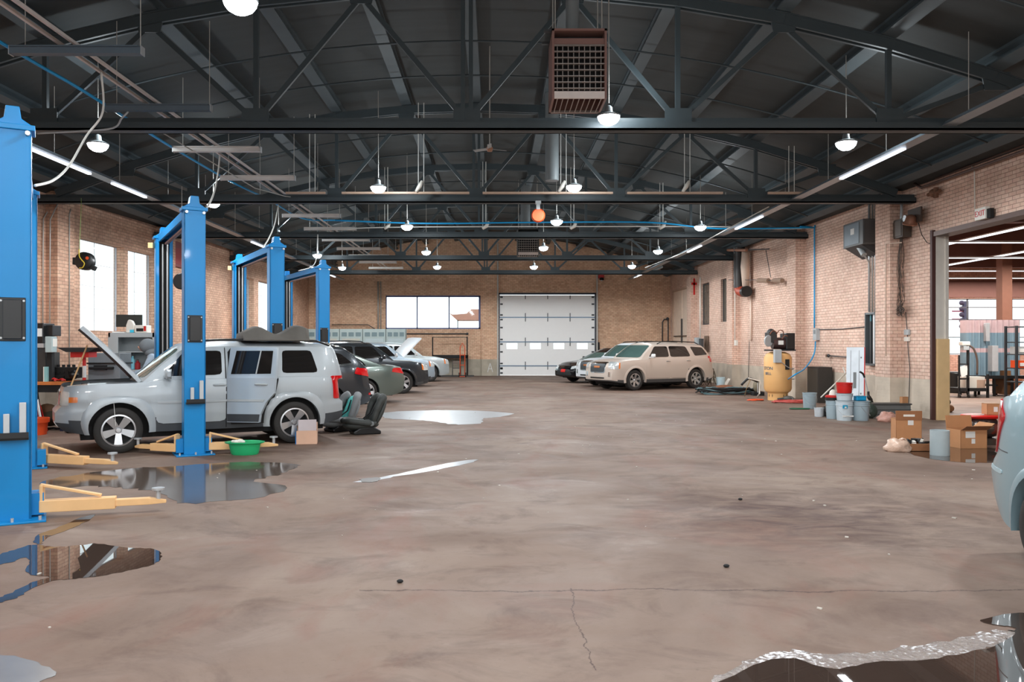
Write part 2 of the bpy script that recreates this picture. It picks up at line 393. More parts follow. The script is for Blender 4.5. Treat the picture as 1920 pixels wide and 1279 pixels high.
# trusses ------------------------------------------------------------
TY = [12.0, 18.1, 24.1, 30.4, 36.5]
TN = ['nearest, in front of the louvred heater', 'second from the camera, over the tall blue lift post', 'third from the camera, behind the long blue hose', 'fourth from the camera, over the far blue lift', 'farthest, just before the white roller door']
def truss(y, i):
    t = thing('roof_truss', 'dark steel bowed roof truss, '+TN[i], 'truss', (CXR, y, 4.82), 0, 'roof trusses')
    xl, xr = XL(y)+.02, XR(y)-.02
    zb = 4.82
    M().bx(xl, xr, y-.11, y+.11, zb, zb+.03).bx(xl, xr, y-.11, y-.085, zb, zb+.12).bx(xl, xr, y+.085, y+.11, zb, zb+.12).bx(xl, xr, y-.03, y-.01, zb+.03, zb+.2).bx(xl, xr, y+.01, y+.03, zb+.03, zb+.2).build('bottom_chord', STEEL, t, world=True)
    nodes = [CXR+1.58*k for k in range(-6, 7)]
    nodes[0] = max(nodes[0], xl+.15); nodes[-1] = min(nodes[-1], xr-.15)
    zt = [zr(x)-.02 for x in nodes]; zt[0] = max(4.98, zt[0]); zt[-1] = max(4.98, zt[-1])
    c = M()
    for a in range(12):
        p, q = Vector((nodes[a], y, zt[a])), Vector((nodes[a+1], y, zt[a+1]))
        for dy in (-.06, .06): c.bar(p+Vector((0, dy, 0)), q+Vector((0, dy, 0)), .045, .17)
        c.bar(p+Vector((0, 0, .08)), q+Vector((0, 0, .08)), .2, .02)
    c.build('top_chord', STEEL, t, world=True)
    for a in range(13):
        x = nodes[a]
        if a % 2 == 0:
            w = .07
            if a == 6:
                M().bx(x-.09, x-.03, y-.06, y+.06, zb+.1, zt[a]).bx(x+.03, x+.09, y-.06, y+.06, zb+.1, zt[a]).build('king_post', STEEL, t, world=True)
            elif 0 < a < 12: M().bx(x-w/2, x+w/2, y-.035, y+.035, zb+.1, zt[a]).build('post', STEEL, t, world=True)
            if 0 < a < 12: M().bx(x-.2, x+.2, y-.055, y-.035, zb+.06, zb+.34).build('gusset_plate', STEEL, t, world=True)
        else:
            M().prism([(x-.22, zt[a]+.07), (x+.22, zt[a]+.07), (x+.16, zt[a]-.2), (x-.16, zt[a]-.2)], -.055, -.035, Matrix.Translation((0, y, 0)) @ Matrix(((1, 0, 0, 0), (0, 0, 1, 0), (0, 1, 0, 0), (0, 0, 0, 1)))).build('gusset_plate', STEEL, t, world=True)
            for b_ in (a-1, a+1):
                if 0 <= b_ <= 12: M().bar((x, y, zt[a]-.08), (nodes[b_], y, zb+.15), .05, .075).build('diagonal', STEEL, t, world=True)
for i, y in enumerate(TY): truss(y, i)

# windows ------------------------------------------------------------
FRM = mat('window_frame_dark', (70, 66, 70), .5)
def win_side(n, a, b, y0, y1, z0, z1, side, cols, rows_, inset=.16, frame=FRM, fw=.03):
    u0, u1 = (y0-Y0)*math.sqrt(1+b*b), (y1-Y0)*math.sqrt(1+b*b); s = side; m = M()
    yi = s*inset
    m.bx(u0, u1, yi-.03, yi+.03, z0, z0+fw).bx(u0, u1, yi-.03, yi+.03, z1-fw, z1).bx(u0, u0+fw, yi-.03, yi+.03, z0, z1).bx(u1-fw, u1, yi-.03, yi+.03, z0, z1)
    for c in range(1, cols): x = u0+(u1-u0)*c/cols; m.bx(x-.006, x+.006, yi-.008, yi+.008, z0, z1)
    for c in range(1, rows_): z = z0+(z1-z0)*c/rows_; m.bx(u0, u1, yi-.008, yi+.008, z-.006, z+.006)
    f = struct('window_%d' % n, m, frame); place(f, a, b)
    g = M().bx(u0+fw, u1-fw, yi-.004, yi+.004, z0+fw, z1-fw).build('pane', PANE, f)
    return f
for n, (y0, y1) in enumerate(((20.05, 22.28), (22.5, 24.22), (31.0, 33.1), (33.7, 35.8))): win_side(n+1, aL, bL, y0, y1, 1.99, 4.33, 1, 2, 4, .24, mat('window_frame_light', (196, 192, 196), .5), .012)
GW = mat('painted_over_glass', (92, 88, 80), .25, 0, .2)
for n, (y0, y1, z0) in enumerate(((31.9, 32.9, 2.55), (34.6, 35.9, 2.5))):
    f = win_side(n+5, aR, bR, y0, y1, z0, 4.32, -1, 3, 1, .12, DGRY, .05); f.children[0].data.materials[0] = GW; f['label'] = 'tall narrow dark window with vertical bars'
# back wall window with three panes
x0, x1, z0, z1 = XP(723, D), XP(901, D), ZY(617, D), ZY(554, D)
BFR = mat('window_frame_blue', (84, 96, 140), .5)
m = M().bx(x0, x1, D+.05, D+.12, z0, z0+.07).bx(x0, x1, D+.05, D+.12, z1-.09, z1).bx(x0, x0+.05, D+.05, D+.12, z0, z1).bx(x1-.1, x1, D+.05, D+.12, z0, z1)
for px in (782, 842): m.bx(XP(px, D)-.03, XP(px, D)+.03, D+.05, D+.12, z0, z1)
f = struct('window_7', m, BFR); M().bx(x0+.05, x1-.05, D+.08, D+.09, z0+.05, z1-.05).build('pane', PANE, f)
# something outside seen through the right pane: a low brown building
b_ = thing('outside_canopy', 'brown canopy roof outside, seen through the right pane of the back window', 'canopy', (-2.1, 60, -.14))
M().prism([(XP(842, 60), ZY(587, 60)), (XP(849, 60), ZY(590, 60)), (XP(875, 60), ZY(588, 60)), (XP(882, 60), ZY(580, 60)), (XP(906, 60), ZY(580, 60)), (XP(906, 60), ZY(600, 60)), (XP(856, 60), ZY(600, 60))], 60, 63, Matrix(((1, 0, 0, 0), (0, 0, 1, 0), (0, 1, 0, 0), (0, 0, 0, 1)))).build('roof', mat('far_building', (176, 126, 108), .8), b_, world=True)
for x_ in (XP(858, 60), XP(904, 60)): M().bx(x_-.04, x_+.04, 60.2, 60.3, -.14, ZY(600, 60)).build('post', DGRY, b_, world=True)
# sectional overhead door ------------------------------------------
x0, x1, zt = XP(937, D), XP(1115, D), ZY(551, D)
dr = struct('door_1', M().bx(x0-.07, x0, D-.02, D+.1, 0, zt+.05).bx(x1, x1+.07, D-.02, D+.1, 0, zt+.05).bx(x0-.07, x1+.07, D-.02, D+.1, zt-.05, zt+.05), mat('door_track', (62, 66, 72), .4, .6))
zs = [ZY(p, D) for p in (707, 686, 641, 595, 553)]; zs[0] = 0.02
DW = mat('door_white', (250, 250, 248), .5, 0, .02, emit=.0)
for k in range(4):
    z0, z1 = zs[k], zs[k+1]
    p = M()
    if k == 1:
        wins = [XP(px, D) for px in (960, 1004, 1048, 1092)]; ww = .28; wz0, wz1 = ZY(654.5, D), ZY(643.5, D); xs = [x0]
        for w_ in wins: xs += [w_-ww, w_+ww]
        xs.append(x1)
        p.bx(x0, x1, D+.02, D+.07, z0+.02, wz0).bx(x0, x1, D+.02, D+.07, wz1, z1-.015)
        for a in range(0, len(xs), 2): p.bx(xs[a], xs[a+1], D+.02, D+.07, wz0, wz1)
        q = p.build('door_panel', DW, dr)
        for w_ in wins: M().bx(w_-ww, w_+ww, D+.04, D+.045, wz0, wz1).build('door_pane', PANE, q)
    else: q = p.bx(x0, x1, D+.02, D+.07, z0+.015, z1-.015).build('door_panel', DW, dr)
    h = M()
    for px in (985, 1027, 1069):
        for z in ((z0+.12), (z1-.12)) if k else (z1-.1,): h.bx(XP(px, D)-.02, XP(px, D)+.02, D-.0, D+.02, z-.1, z+.1)
    for z in ((z0+.12), (z0+z1)/2+.1, (z1-.12)):
        h.bx(x0+.02, x0+.16, D-.0, D+.02, z-.04, z+.04).bx(x1-.16, x1-.02, D, D+.02, z-.04, z+.04)
    h.build('hinge_set', DGRY, q)
    if k: M().bx(x0, x1, D-.005, D+.02, z0-.03, z0+.02).build('rail', mat('door_rail', (92, 116, 136), .4, .5), q)
# vertical door tracks up to the roof
struct('trim_1', M().bx(x0-.14, x0-.07, D-.12, D-.04, 0, 6.9).bx(x1+.08, x1+.15, D-.12, D-.04, 1.3, 5.4), COP)
# double door in the right wall corner
dd = struct('door_2', M().bx(uR(37.7), uR(37.78), -.2, .03, 0, 4.4).bx(uR(41.22), uR(41.3), -.2, .03, 0, 4.4).bx(uR(37.7), uR(41.3), -.2, .03, 4.32, 4.4), mat('cream_door_frame', (190, 160, 138), .6)); place(dd, aR, bR)
CRM = mat('cream_door', (236, 214, 194), .6)
for a, b2 in ((37.78, 39.47), (39.53, 41.22)):
    q = M().bx(uR(a), uR(b2), -.1, -.04, .02, 4.32).build('door_leaf', CRM, dd)
M().bx(uR(39.4), uR(39.6), -.06, -.0, .02, 2.9).build('centre_post', DGRY, dd)
M().bx(uR(38.0), uR(41.0), -.03, .04, 2.02, 2.07).build('panic_bar', BLK, dd)
# pass-through trim, cream jamb above, yellow below
jb = struct('trim_2', M().bx(uR(17.26), uR(17.34), -.01, .07, 0, 4.1), mat('jamb_dark_red', (74, 44, 40), .6)); place(jb, aR, bR)
jb = struct('trim_3', M().bx(uR(17.22), uR(17.34), -.27, -.2, 1.75, 4.02), mat('jamb_cream', (206, 200, 190), .6)); place(jb, aR, bR)
jb = struct('trim_4', M().bx(uR(17.2), uR(17.34), -.28, -.02, 0, 1.75), mat('jamb_yellow', (224, 190, 140), .6)); place(jb, aR, bR)
jb = struct('trim_6', M().bx(uR(17.25), uR(17.34), -.25, -.01, 1.75, 4.02), mat('jamb_cream', (206, 200, 190), .6)); place(jb, aR, bR)
jb = struct('trim_5', M().bx(uR(11), uR(17.34), -.3, .05, 3.96, 4.06), mat('lintel_steel', (110, 92, 86), .5, .3)); place(jb, aR, bR)

# ================================================================ next hall seen through the opening
HX0, HX1, HD, HZ = 9.8, 30.0, 36.0, 5.7
hb = wall_mesh(HX1-HX0, HZ, .3, [(5.5, 15.8, 1.17, 3.7)], 1)
o = struct('wall_hall_back', hb, BR_H); o.location = (HX0, HD, 0)
o = struct('wall_hall_right', M().bx(HX1, HX1+.3, 4, HD, 0, HZ), BR_H)
o = struct('wall_hall_front', M().bx(HX0, HX1, 3.7, 4, 0, HZ), BR_H)
struct('ceiling_hall', M().bx(HX0, HX1, 4, HD+.3, HZ, HZ+.2), mat('hall_ceiling', (120, 82, 66), .8))
m = M()
for x in (15.3, 17.3, 19.3, 21.3, 23.3, 25.58): m.bx(x-.03, x+.03, HD+.05, HD+.1, 1.17, 3.7)
for z in (1.2, 1.95, 2.75, 3.3, 3.67): m.bx(15.3, 25.6, HD+.05, HD+.1, z-.02, z+.02)
f = struct('window_8', m, FRM); M().bx(15.3, 25.6, HD+.07, HD+.08, 1.2, 3.67).build('pane', PANE, f)
HB = mat('hall_beam', (104, 66, 56), .7)
for i, y in enumerate((20.5, 24.5, 28.5, 32.5)):
    struct('trim_%d' % (10+i), M().bx(HX0, HX1, y-.15, y+.15, 4.75, 5.6), HB)
for i, x in enumerate((13.5, 18.2, 22.9)):
    struct('trim_%d' % (20+i), M().bx(x-.08, x+.08, 4, HD, 5.35, 5.65), HB)
struct('trim_30', M().bx(17.95, 18.3, 28.3, 28.65, 0, 5.6), mat('hall_column', (128, 84, 66), .7))
struct('trim_31', M().bx(HX0, HX1, HD-.06, HD, 3.75, 4.5), HB)
for i, (xa, xb, y) in enumerate(((11.0, 17.5, 22.5), (12.5, 20.5, 26.5), (13.5, 24, 31.2), (16, 25, 34.6))):
    t = thing('strip_light', 'long white strip light hanging in the next hall, row %s' % ['nearest the opening', 'second from the opening', 'third', 'farthest, above the far window'][i], 'light', ((xa+xb)/2, y, 4.5), 0, 'strip lights in the next hall')
    M().bx(xa, xb, y-.05, y+.05, 4.50, 4.54).build('housing', WHT, t, world=True)
    M().bx(xa, xb, y-.03, y+.03, 4.48, 4.50).build('tube', TUBE, t, world=True)
    for xx in (xa+.5, xb-.5): M().bx(xx, xx+.02, y-.01, y+.01, 4.54, 5.7).build('hanger', COP, t, world=True)
    la = bpy.data.lights.new('hall_light', 'AREA'); la.shape = 'RECTANGLE'; la.size = xb-xa; la.size_y = .3; la.energy = 330; la.color = (1, .95, .9)
    lo = bpy.data.objects.new('hall_light', la); COL.objects.link(lo); lo.location = ((xa+xb)/2, y, 4.45); lo.parent = None

for i, (x, ya, yb) in enumerate(((13.6, 18.5, 27.5), (17.2, 21.5, 33.5))):
    t = thing('strip_light', 'white strip light running away from the opening in the next hall, %s' % ['left one', 'right one'][i], 'light', (x, (ya+yb)/2, 4.62), 0, 'strip lights in the next hall')
    M().bx(x-.05, x+.05, ya, yb, 4.66, 4.69).build('housing', WHT, t, world=True); M().bx(x-.04, x+.04, ya, yb, 4.62, 4.66).build('tube', TUBE, t, world=True)
# ================================================================ lamps
XO = (-6.55, -2.45, 1.65, 5.75)
lamps = []
for ci, x in enumerate(XO):
    ys = {0: [13.2, 18.6, 24.2, 29.5, 34.3], 1: [7.7, 16.8, 22.3, 28.5, 33.9], 2: [6.2, 11.6, 16.7, 21.4, 27.2, 33.9], 3: [7.5, 13.1, 22.4, 28.2, 33.6]}[ci]
    for ri, y in enumerate(ys): lamps.append((x, y, ci, ri))
CN = ['leftmost row', 'inner left row', 'inner right row', 'rightmost row']
ON = ['nearest the camera', 'second from the camera', 'third from the camera', 'fourth from the camera', 'fifth from the camera', 'sixth from the camera']
def lamp_proto():
    t = thing('ceiling_lamp', 'x', 'lamp', (0, 0, 4.93))
    M().lathe((0, 0, 0), [(.165, .0), (.17, .02), (.12, .04), (.06, .06), (.05, .14), (.03, .16), (.01, .17)], 24).build('lamp_housing', GRY, t, smooth=40)
    M().lathe((0, 0, 0), [(.002, -.12), (.07, -.11), (.12, -.08), (.15, -.04), (.162, .0), (.1, .002)], 24).build('diffuser', LAMP, t, smooth=40)  # downward bulge puts the lamp's bloom into the diffuser shape
    M().cyl((0, 0, .2), (0, 0, 1), .008, 6).build('hanger_cable', COP, t)
    return t
proto = lamp_proto()
for i, (x, y, ci, ri) in enumerate(lamps):
    t = proto if i == 0 else copy_tree(proto)
    t.location = (x, y, 4.93); t['label'] = 'round glowing ceiling lamp, %s, %s' % (CN[ci], ON[ri]); t['group'] = 'round ceiling lamps'
    h = zr(x)+.3-4.93
    for ch in t.children:
        if ch.name.startswith('hanger'):
            ch.scale = (1, 1, h)
            ch.location = (0, 0, -.2*h+.2)
    la = bpy.data.lights.new('lamp_light', 'SPOT'); la.spot_size = R(174); la.spot_blend = .12; la.shadow_soft_size = .15; la.energy = 215; la.color = (.96, .98, 1)
    lo = bpy.data.objects.new('lamp_light', la); COL.objects.link(lo); lo.location = (x, y, 4.78)
    # faint upward spill from the dome onto the roof
    la = bpy.data.lights.new('lamp_spill', 'POINT'); la.energy = 24; la.shadow_soft_size = .12; la.color = (.85, .95, 1)
    lo = bpy.data.objects.new('lamp_spill', la); COL.objects.link(lo); lo.location = (x+.3, y, 5.25)
# lamps behind the camera light the foreground
for i, (x, y) in enumerate(((-6.5, 2), (-2.4, 2.5), (1.65, 1.5), (5.75, 2), (-6.5, -2), (-2.4, -2), (1.65, -2), (5.75, -2), (-6.5, 7.6))):
    t = copy_tree(proto); t.location = (x, y, 4.93); t['label'] = 'round ceiling lamp behind the camera'; t['group'] = 'round ceiling lamps behind the camera'
    la = bpy.data.lights.new('lamp_light', 'SPOT'); la.spot_size = R(174); la.spot_blend = .12; la.shadow_soft_size = .15; la.energy = 215; la.color = (.97, .98, 1)
    lo = bpy.data.objects.new('lamp_light', la); COL.objects.link(lo); lo.location = (x, y, 4.78)

# ================================================================ fluorescent battens in a ladder over the lifts
by = [9.3, 11.55, 14.0, 16.4, 18.6, 21.2, 23.6, 26.1, 28.5, 30.8, 33.2, 35.7, 38.4]
bn = ['nearest, darker', 'second, darker, before the first truss', 'third', 'fourth', 'fifth, partly behind the second truss', 'sixth', 'seventh', 'eighth', 'ninth', 'tenth', 'eleventh', 'twelfth', 'last, before the back wall']
def batten():
    t = thing('batten_light', 'x', 'light', (0, 0, 5.0))
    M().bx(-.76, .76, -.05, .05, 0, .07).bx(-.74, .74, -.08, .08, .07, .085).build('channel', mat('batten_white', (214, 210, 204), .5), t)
    for s_ in (-.77, .76): M().bx(s_, s_+.01, -.05, .05, -.01, .09).build('end_cap', ALU, t)
    for s_ in (-.6, .74): M().cyl((s_, 0, .07), (s_, 0, 1.3), .006, 6).build('hanger_cable', COP, t)
    return t
bp0 = batten()
for i, y in enumerate(by):
    t = bp0 if i == 0 else copy_tree(bp0)
    t.location = (-4.86, y, 5.0); t['label'] = 'short cross batten over the lifts, counting from the camera '+bn[i]; t['group'] = 'cross battens over the lifts'
# pair of steel rails carrying them
for k, (dx, nm) in enumerate(((-.09, 'left'), (.09, 'right'))):
    r_ = M().bx(-4.98+dx-.018, -4.98+dx+.018, 1, 39.5, 5.12, 5.155)
    single(r_, 'steel_rail', mat('rail_pale', (206, 196, 190), .4, .2), 'long bright steel rail above the battens, %s of the pair' % nm, 'rail', 'twin ceiling rails')
single(M().tube(curve([(-5.68, 1, 5.06), (-5.68, 9, 5.1), (-5.6, 10.9, 5.08), (-5.68, 14, 5.1), (-5.62, 17, 5.1), (-5.5, 19.5, 5.15), (-5.3, 22, 5.1), (-4.6, 23.0, 5.2)], 6), .022, 8), 'air_hose', BLP, 'blue air hose strung along the left side of the ceiling', 'hose', smooth=0)
single(M().tube([(-5.3, 12.3, 5.0), (-5.25, 17.5, 5.05), (-4.7, 17.9, 4.95), (-4.6, 18.0, 4.95)], .012, 6), 'conduit', COP, 'thin steel conduit between the blue hose and the twin rails', 'conduit', smooth=0)
# blue + white pipe across the hall in front of the third truss
single(M().tube(curve([(-4.6, 23.0, 5.2), (-2, 23.4, 5.17), (1, 23.4, 5.2), (4.5, 23.4, 5.2), (6.5, 23.4, 5.02), (9.3, 23.4, 5.05)], 6), .024, 8), 'air_pipe', BLP, 'blue air pipe crossing the whole hall above the white pipe', 'pipe', smooth=0)
single(M().tube(curve([(-5.1, 23.5, 5.0), (-3.2, 23.5, 5.07), (0, 23.5, 5.09), (6.5, 23.5, 5.09), (7.0, 23.5, 5.03), (9.0, 23.5, 5.03)], 5), .016, 8), 'white_pipe', WHP, 'thin white pipe crossing the hall under the blue pipe', 'pipe', smooth=0)
for i, px in enumerate((727, 911, 1076, 1243)):
    x = XP(px, 23.5)
    t = thing('pipe_hanger', 'twin-rod hanger with paddle on the crossing pipe, %s' % ['leftmost', 'second from left, beside the king post', 'third from left', 'rightmost'][i], 'hanger', (x, 23.5, 5.05), 0, 'pipe hangers')
    M().cyl((0, 0, .05), (0, 0, zr(x)-5.05), .012, 6).cyl((-.09, 0, .05), (-.09, 0, zr(x)-5.05), .008, 6).build('rod', WHP, t)
    M().tube([(-.1, 0, -.02), (0.02, 0, .06), (.08, 0, .2)], [.04, .055, .03], 8).build('paddle', PVC, t, smooth=0)
# long thin tube fixtures along the second truss
for i, (pa, pb) in enumerate(((536, 610), (641, 880), (905, 1149), (1176, 1355), (1440, 1505))):
    y = 17.6; xa, xb = XP(pa, y), XP(pb, y)
    t = thing('tube_fixture', 'thin tan tube fixture hung in front of the second truss, %s' % ['leftmost and short', 'left of the king post', 'right of the king post', 'second from right', 'rightmost and short'][i], 'light', ((xa+xb)/2, y, 4.95), 0, 'tube fixtures along the second truss')
    M().bx(xa, xb, y-.03, y+.03, 4.94, 4.985).build('tube', mat('tan_tube', (196, 168, 146), .4), t, world=True)
    M().cyl((xa+.6*(xb-xa), y, 4.98), (xa+.6*(xb-xa), y, zr((xa+xb)/2)), .008, 6).cyl((xa+.6*(xb-xa)+.12, y, 4.98), (xa+.6*(xb-xa)+.12, y, zr((xa+xb)/2)), .008, 6).build('hanger_rod', WHP, t, world=True)
    if i in (1, 2, 3):
        xx = xa+.6*(xb-xa)
        M().tube([(xx-.05, y-.05, 4.98), (xx+.03, y-.05, 5.1), (xx+.09, y-.05, 5.22)], [.03, .05, .03], 8).build('paddle', PVC, t, world=True, smooth=0)
# long reflector strips at both eaves
def eave(side, X, z, label, ya, yb, bright):
    t = thing('reflector_strip', label, 'light', (X, (ya+yb)/2, z), 0)
    T = Matrix.Translation((X, 0, z))
    M().prism([(-.11, 0), (.11, 0), (.05, .07), (-.05, .07)], ya, yb, T @ Matrix(((1, 0, 0, 0), (0, 0, 1, 0), (0, 1, 0, 0), (0, 0, 0, 1)))).build('reflector', mat('reflector_grey', (128, 140, 150), .35, .4), t, world=True)
    n = 0
    for a, b_ in bright:
        M().bx(X-.035, X+.035, a, b_, z-.035, z-.005).build('tube', TUBE, t, world=True)
    y = ya+.6
    while y < yb: M().cyl((X, y, z+.05), (X, y, zr(X)+.2), .006, 6).build('hanger_cable', COP, t, world=True); y += 2.4
    for a, b_ in bright:
        la = bpy.data.lights.new('strip_light', 'AREA'); la.shape = 'RECTANGLE'; la.size = .15; la.size_y = b_-a; la.energy = 22*(b_-a)/2.4; la.color = (.9, .96, 1)
        lo = bpy.data.objects.new('strip_light', la); COL.objects.link(lo); lo.location = (X, (a+b_)/2, z-.05)
eave(1, 6.75, 4.88, 'long reflector strip light hung along the right eave', 6, 40, ((13.2, 15.6), (20.2, 22.4), (26.2, 28.0), (37.0, 38.2)))
eave(-1, -7.6, 4.85, 'long reflector strip light hung along the left eave', 6, 40, ((12.8, 15.0), (15.9, 17.4), (25.0, 27.0), (33.0, 38.0)))
single(M().tube([(6.4, 18.7, 4.85), (6.35, 27, 4.72), (6.2, 33, 4.8)], .016, 6), 'conduit', WHP, 'white sagging conduit beside the right reflector strip', 'conduit', smooth=0)

# ================================================================ heaters
def heater(x0, x1, y0, y1, z0, z1, label, pink, flue_r, fx, fy):
    t = thing('unit_heater', label, 'heater', ((x0+x1)/2, (y0+y1)/2, z0)); w = x1-x0
    cas = mat('heater_'+('brown' if pink else 'grey'), (138, 104, 96) if pink else (92, 92, 90), .5)
    c = M().bx(x0, x0+.03, y0, y1, z0, z1).bx(x1-.03, x1, y0, y1, z0, z1).bx(x0, x1, y0, y1, z1-.03, z1).bx(x0, x1, y1-.03, y1, z0, z1).bx(x0+.03, x1-.03, y0+.02, y0+.05, z1-.28*w, z1-.17*w)
    c.build('casing', cas, t, world=True)
    M().bx(x0+.04, x1-.04, y0+.14, y0+.17, z0+.05, z1-.25*w).bx(x0+.04, x1-.04, y0+.17, y1-.05, z1-.3, z1-.05).build('core', BLKM, t, world=True)
    lv = M()
    n = 10
    for i in range(1, n): x = x0+w*i/n; lv.bx(x-.004, x+.004, y0+.04, y0+.1, z0+.12, z1-.28*w)
    for i in range(8): z = z0+.14+(z1-.3*w-z0-.14)*i/7; lv.bx(x0+.03, x1-.03, y0+.01, y0+.05, z-.006, z+.006)
    lv.build('louvre', mat('louvre', (180, 170, 164), .4, .5), t, world=True)
    M().bx(x0+.03, x1-.03, y0-.005, y0+.02, z0, z0+.13*w).build('front_lip', mat('heater_lip', (232, 222, 216), .4), t, world=True)
    gr = M()
    for i in range(1, 10): x = x0+w*i/10; gr.bx(x-.005, x+.005, y0+.02, y1, z0, z0+.015)
    gr.bx(x0, x1, y1-.06, y1-.03, z0, z0+.03).build('bottom_grille', mat('louvre', (180, 170, 164)), t, world=True)
    M().cyl((fx, fy, z1), (fx, fy, zr(fx)+.3), flue_r, 20).build('flue', GRY, t, world=True, smooth=40)
    M().bx(x0-.1, x1+.02, y0+.1, y0+.16, z1, z1+.03).bx(x0-.1, x1+.02, y1-.16, y1-.1, z1, z1+.03).build('bracket', DGRY, t, world=True)
    m = M()
    for x in (x0+.05, x1-.05):
        for y in (y0+.13, y1-.13): m.cyl((x, y, z1), (x, y, zr(x)+.25), .008, 6)
    m.build('hanger_rod', COP, t, world=True)
heater(.75, 1.47, 10.5, 11.2, 4.86, 5.78, 'large brown louvred unit heater hanging near the camera', True, .09, 1.05, 10.85)
d2 = 27.0
heater(XP(970, d2), XP(1011, d2), d2, d2+.7, ZY(478, d2), ZY(428, d2), 'small grey unit heater hanging far back above the roller door', False, .16, XP(986, d2), d2+.35)
single(M().cyl((XP(1035, 17.2), 17.2, 5.15), (XP(1035, 17.2), 17.2, 7.2), .145, 24), 'flue_pipe', GRY, 'wide grey round flue pipe behind the first truss', 'pipe', smooth=40)
# paddle-like lamp near the king post, box on the chord
t = thing('ceiling_fan', 'small old ceiling fan beside the second king post', 'fan', (-.1, 15.2, 5.35))
M().cyl((0, 0, .05), (0, 0, zr(-.1)-5.05), .012, 6).build('rod', COP, t); M().lathe((0, 0, -.06), [(.001, 0), (.05, .01), (.06, .08), (.02, .13)], 12).build('motor', mat('fan_motor', (170, 120, 90), .5), t, smooth=30)
for a in (0.5, 2.6, 4.7): M().box((math.cos(a)*.2, math.sin(a)*.2, 0), (.3, .08, .008), rz=a, rx=.3).build('blade', LGRY, t)
t = thing('hose_reel', 'orange cord reel hanging under the second truss', 'reel', (XP(1009, 17.8), 17.8, 4.5))
M().lathe((0, 0, 0), [(.055, -.05), (.13, -.05), (.155, -.02), (.155, .02), (.13, .05), (.055, .05)], 28, Matrix.Rotation(R(90), 4, 'X')).build('cord_coil', ORG, t, smooth=40)
M().cyl((0, -.045, 0), (0, .045, 0), .05, 16).build('hub', BLK, t); M().bx(-.04, .04, -.05, .05, .13, .32).bx(-.06, .06, -.07, .07, .25, .32).build('bracket', LGRY, t)
T_ = W(875, 240, 11.7)
# white looping hoses over the lifts
single(M().tube(curve([(-5.02, 10.2, 5.1), (-5.0, 10.2, 4.6), W(162, 255, 10.1), W(130, 310, 9.3), W(100, 338, 8.3), W(66, 348, 7.5)], 7), .014, 8), 'white_hose', WHP, 'white hose looping down to the nearest blue lift post', 'hose', smooth=0)
single(M().tube(curve([W(412, 292, 13.9), W(408, 330, 13.7), W(400, 365, 13.0), W(388, 390, 12.0)], 6), .014, 8), 'white_hose', WHP, 'white hose dropping to the top of the second blue lift post', 'hose', smooth=0)
single(M().tube(curve([W(522, 385, 18.5), W(515, 420, 18.2), W(505, 445, 17.5), W(495, 462, 16.6)], 6), .014, 8), 'white_hose', WHP, 'white hose dropping to the third blue lift', 'hose', smooth=0)
single(M().tube(curve([W(596, 440, 21.5), W(594, 480, 21.3), W(585, 500, 21.2), W(560, 508, 22)], 6), .012, 8), 'white_hose', WHP, 'white hose dropping to the farthest blue lift', 'hose', smooth=0)
single(M().tube(curve([W(215, 210, 11.8), W(240, 208, 11.6), W(228, 222, 11.6), W(212, 240, 11.7), W(150, 246, 11.75), W(70, 250, 11.8)], 6), .014, 8), 'pale_hose', LGRY, 'pale hose lying along the nearest truss toward the blue hose', 'hose', smooth=0)

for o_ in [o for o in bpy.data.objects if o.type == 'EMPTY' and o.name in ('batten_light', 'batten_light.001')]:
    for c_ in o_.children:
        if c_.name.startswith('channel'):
            c_.data = c_.data.copy(); c_.data.materials[0] = mat('batten_dark', (84, 98, 108), .5)
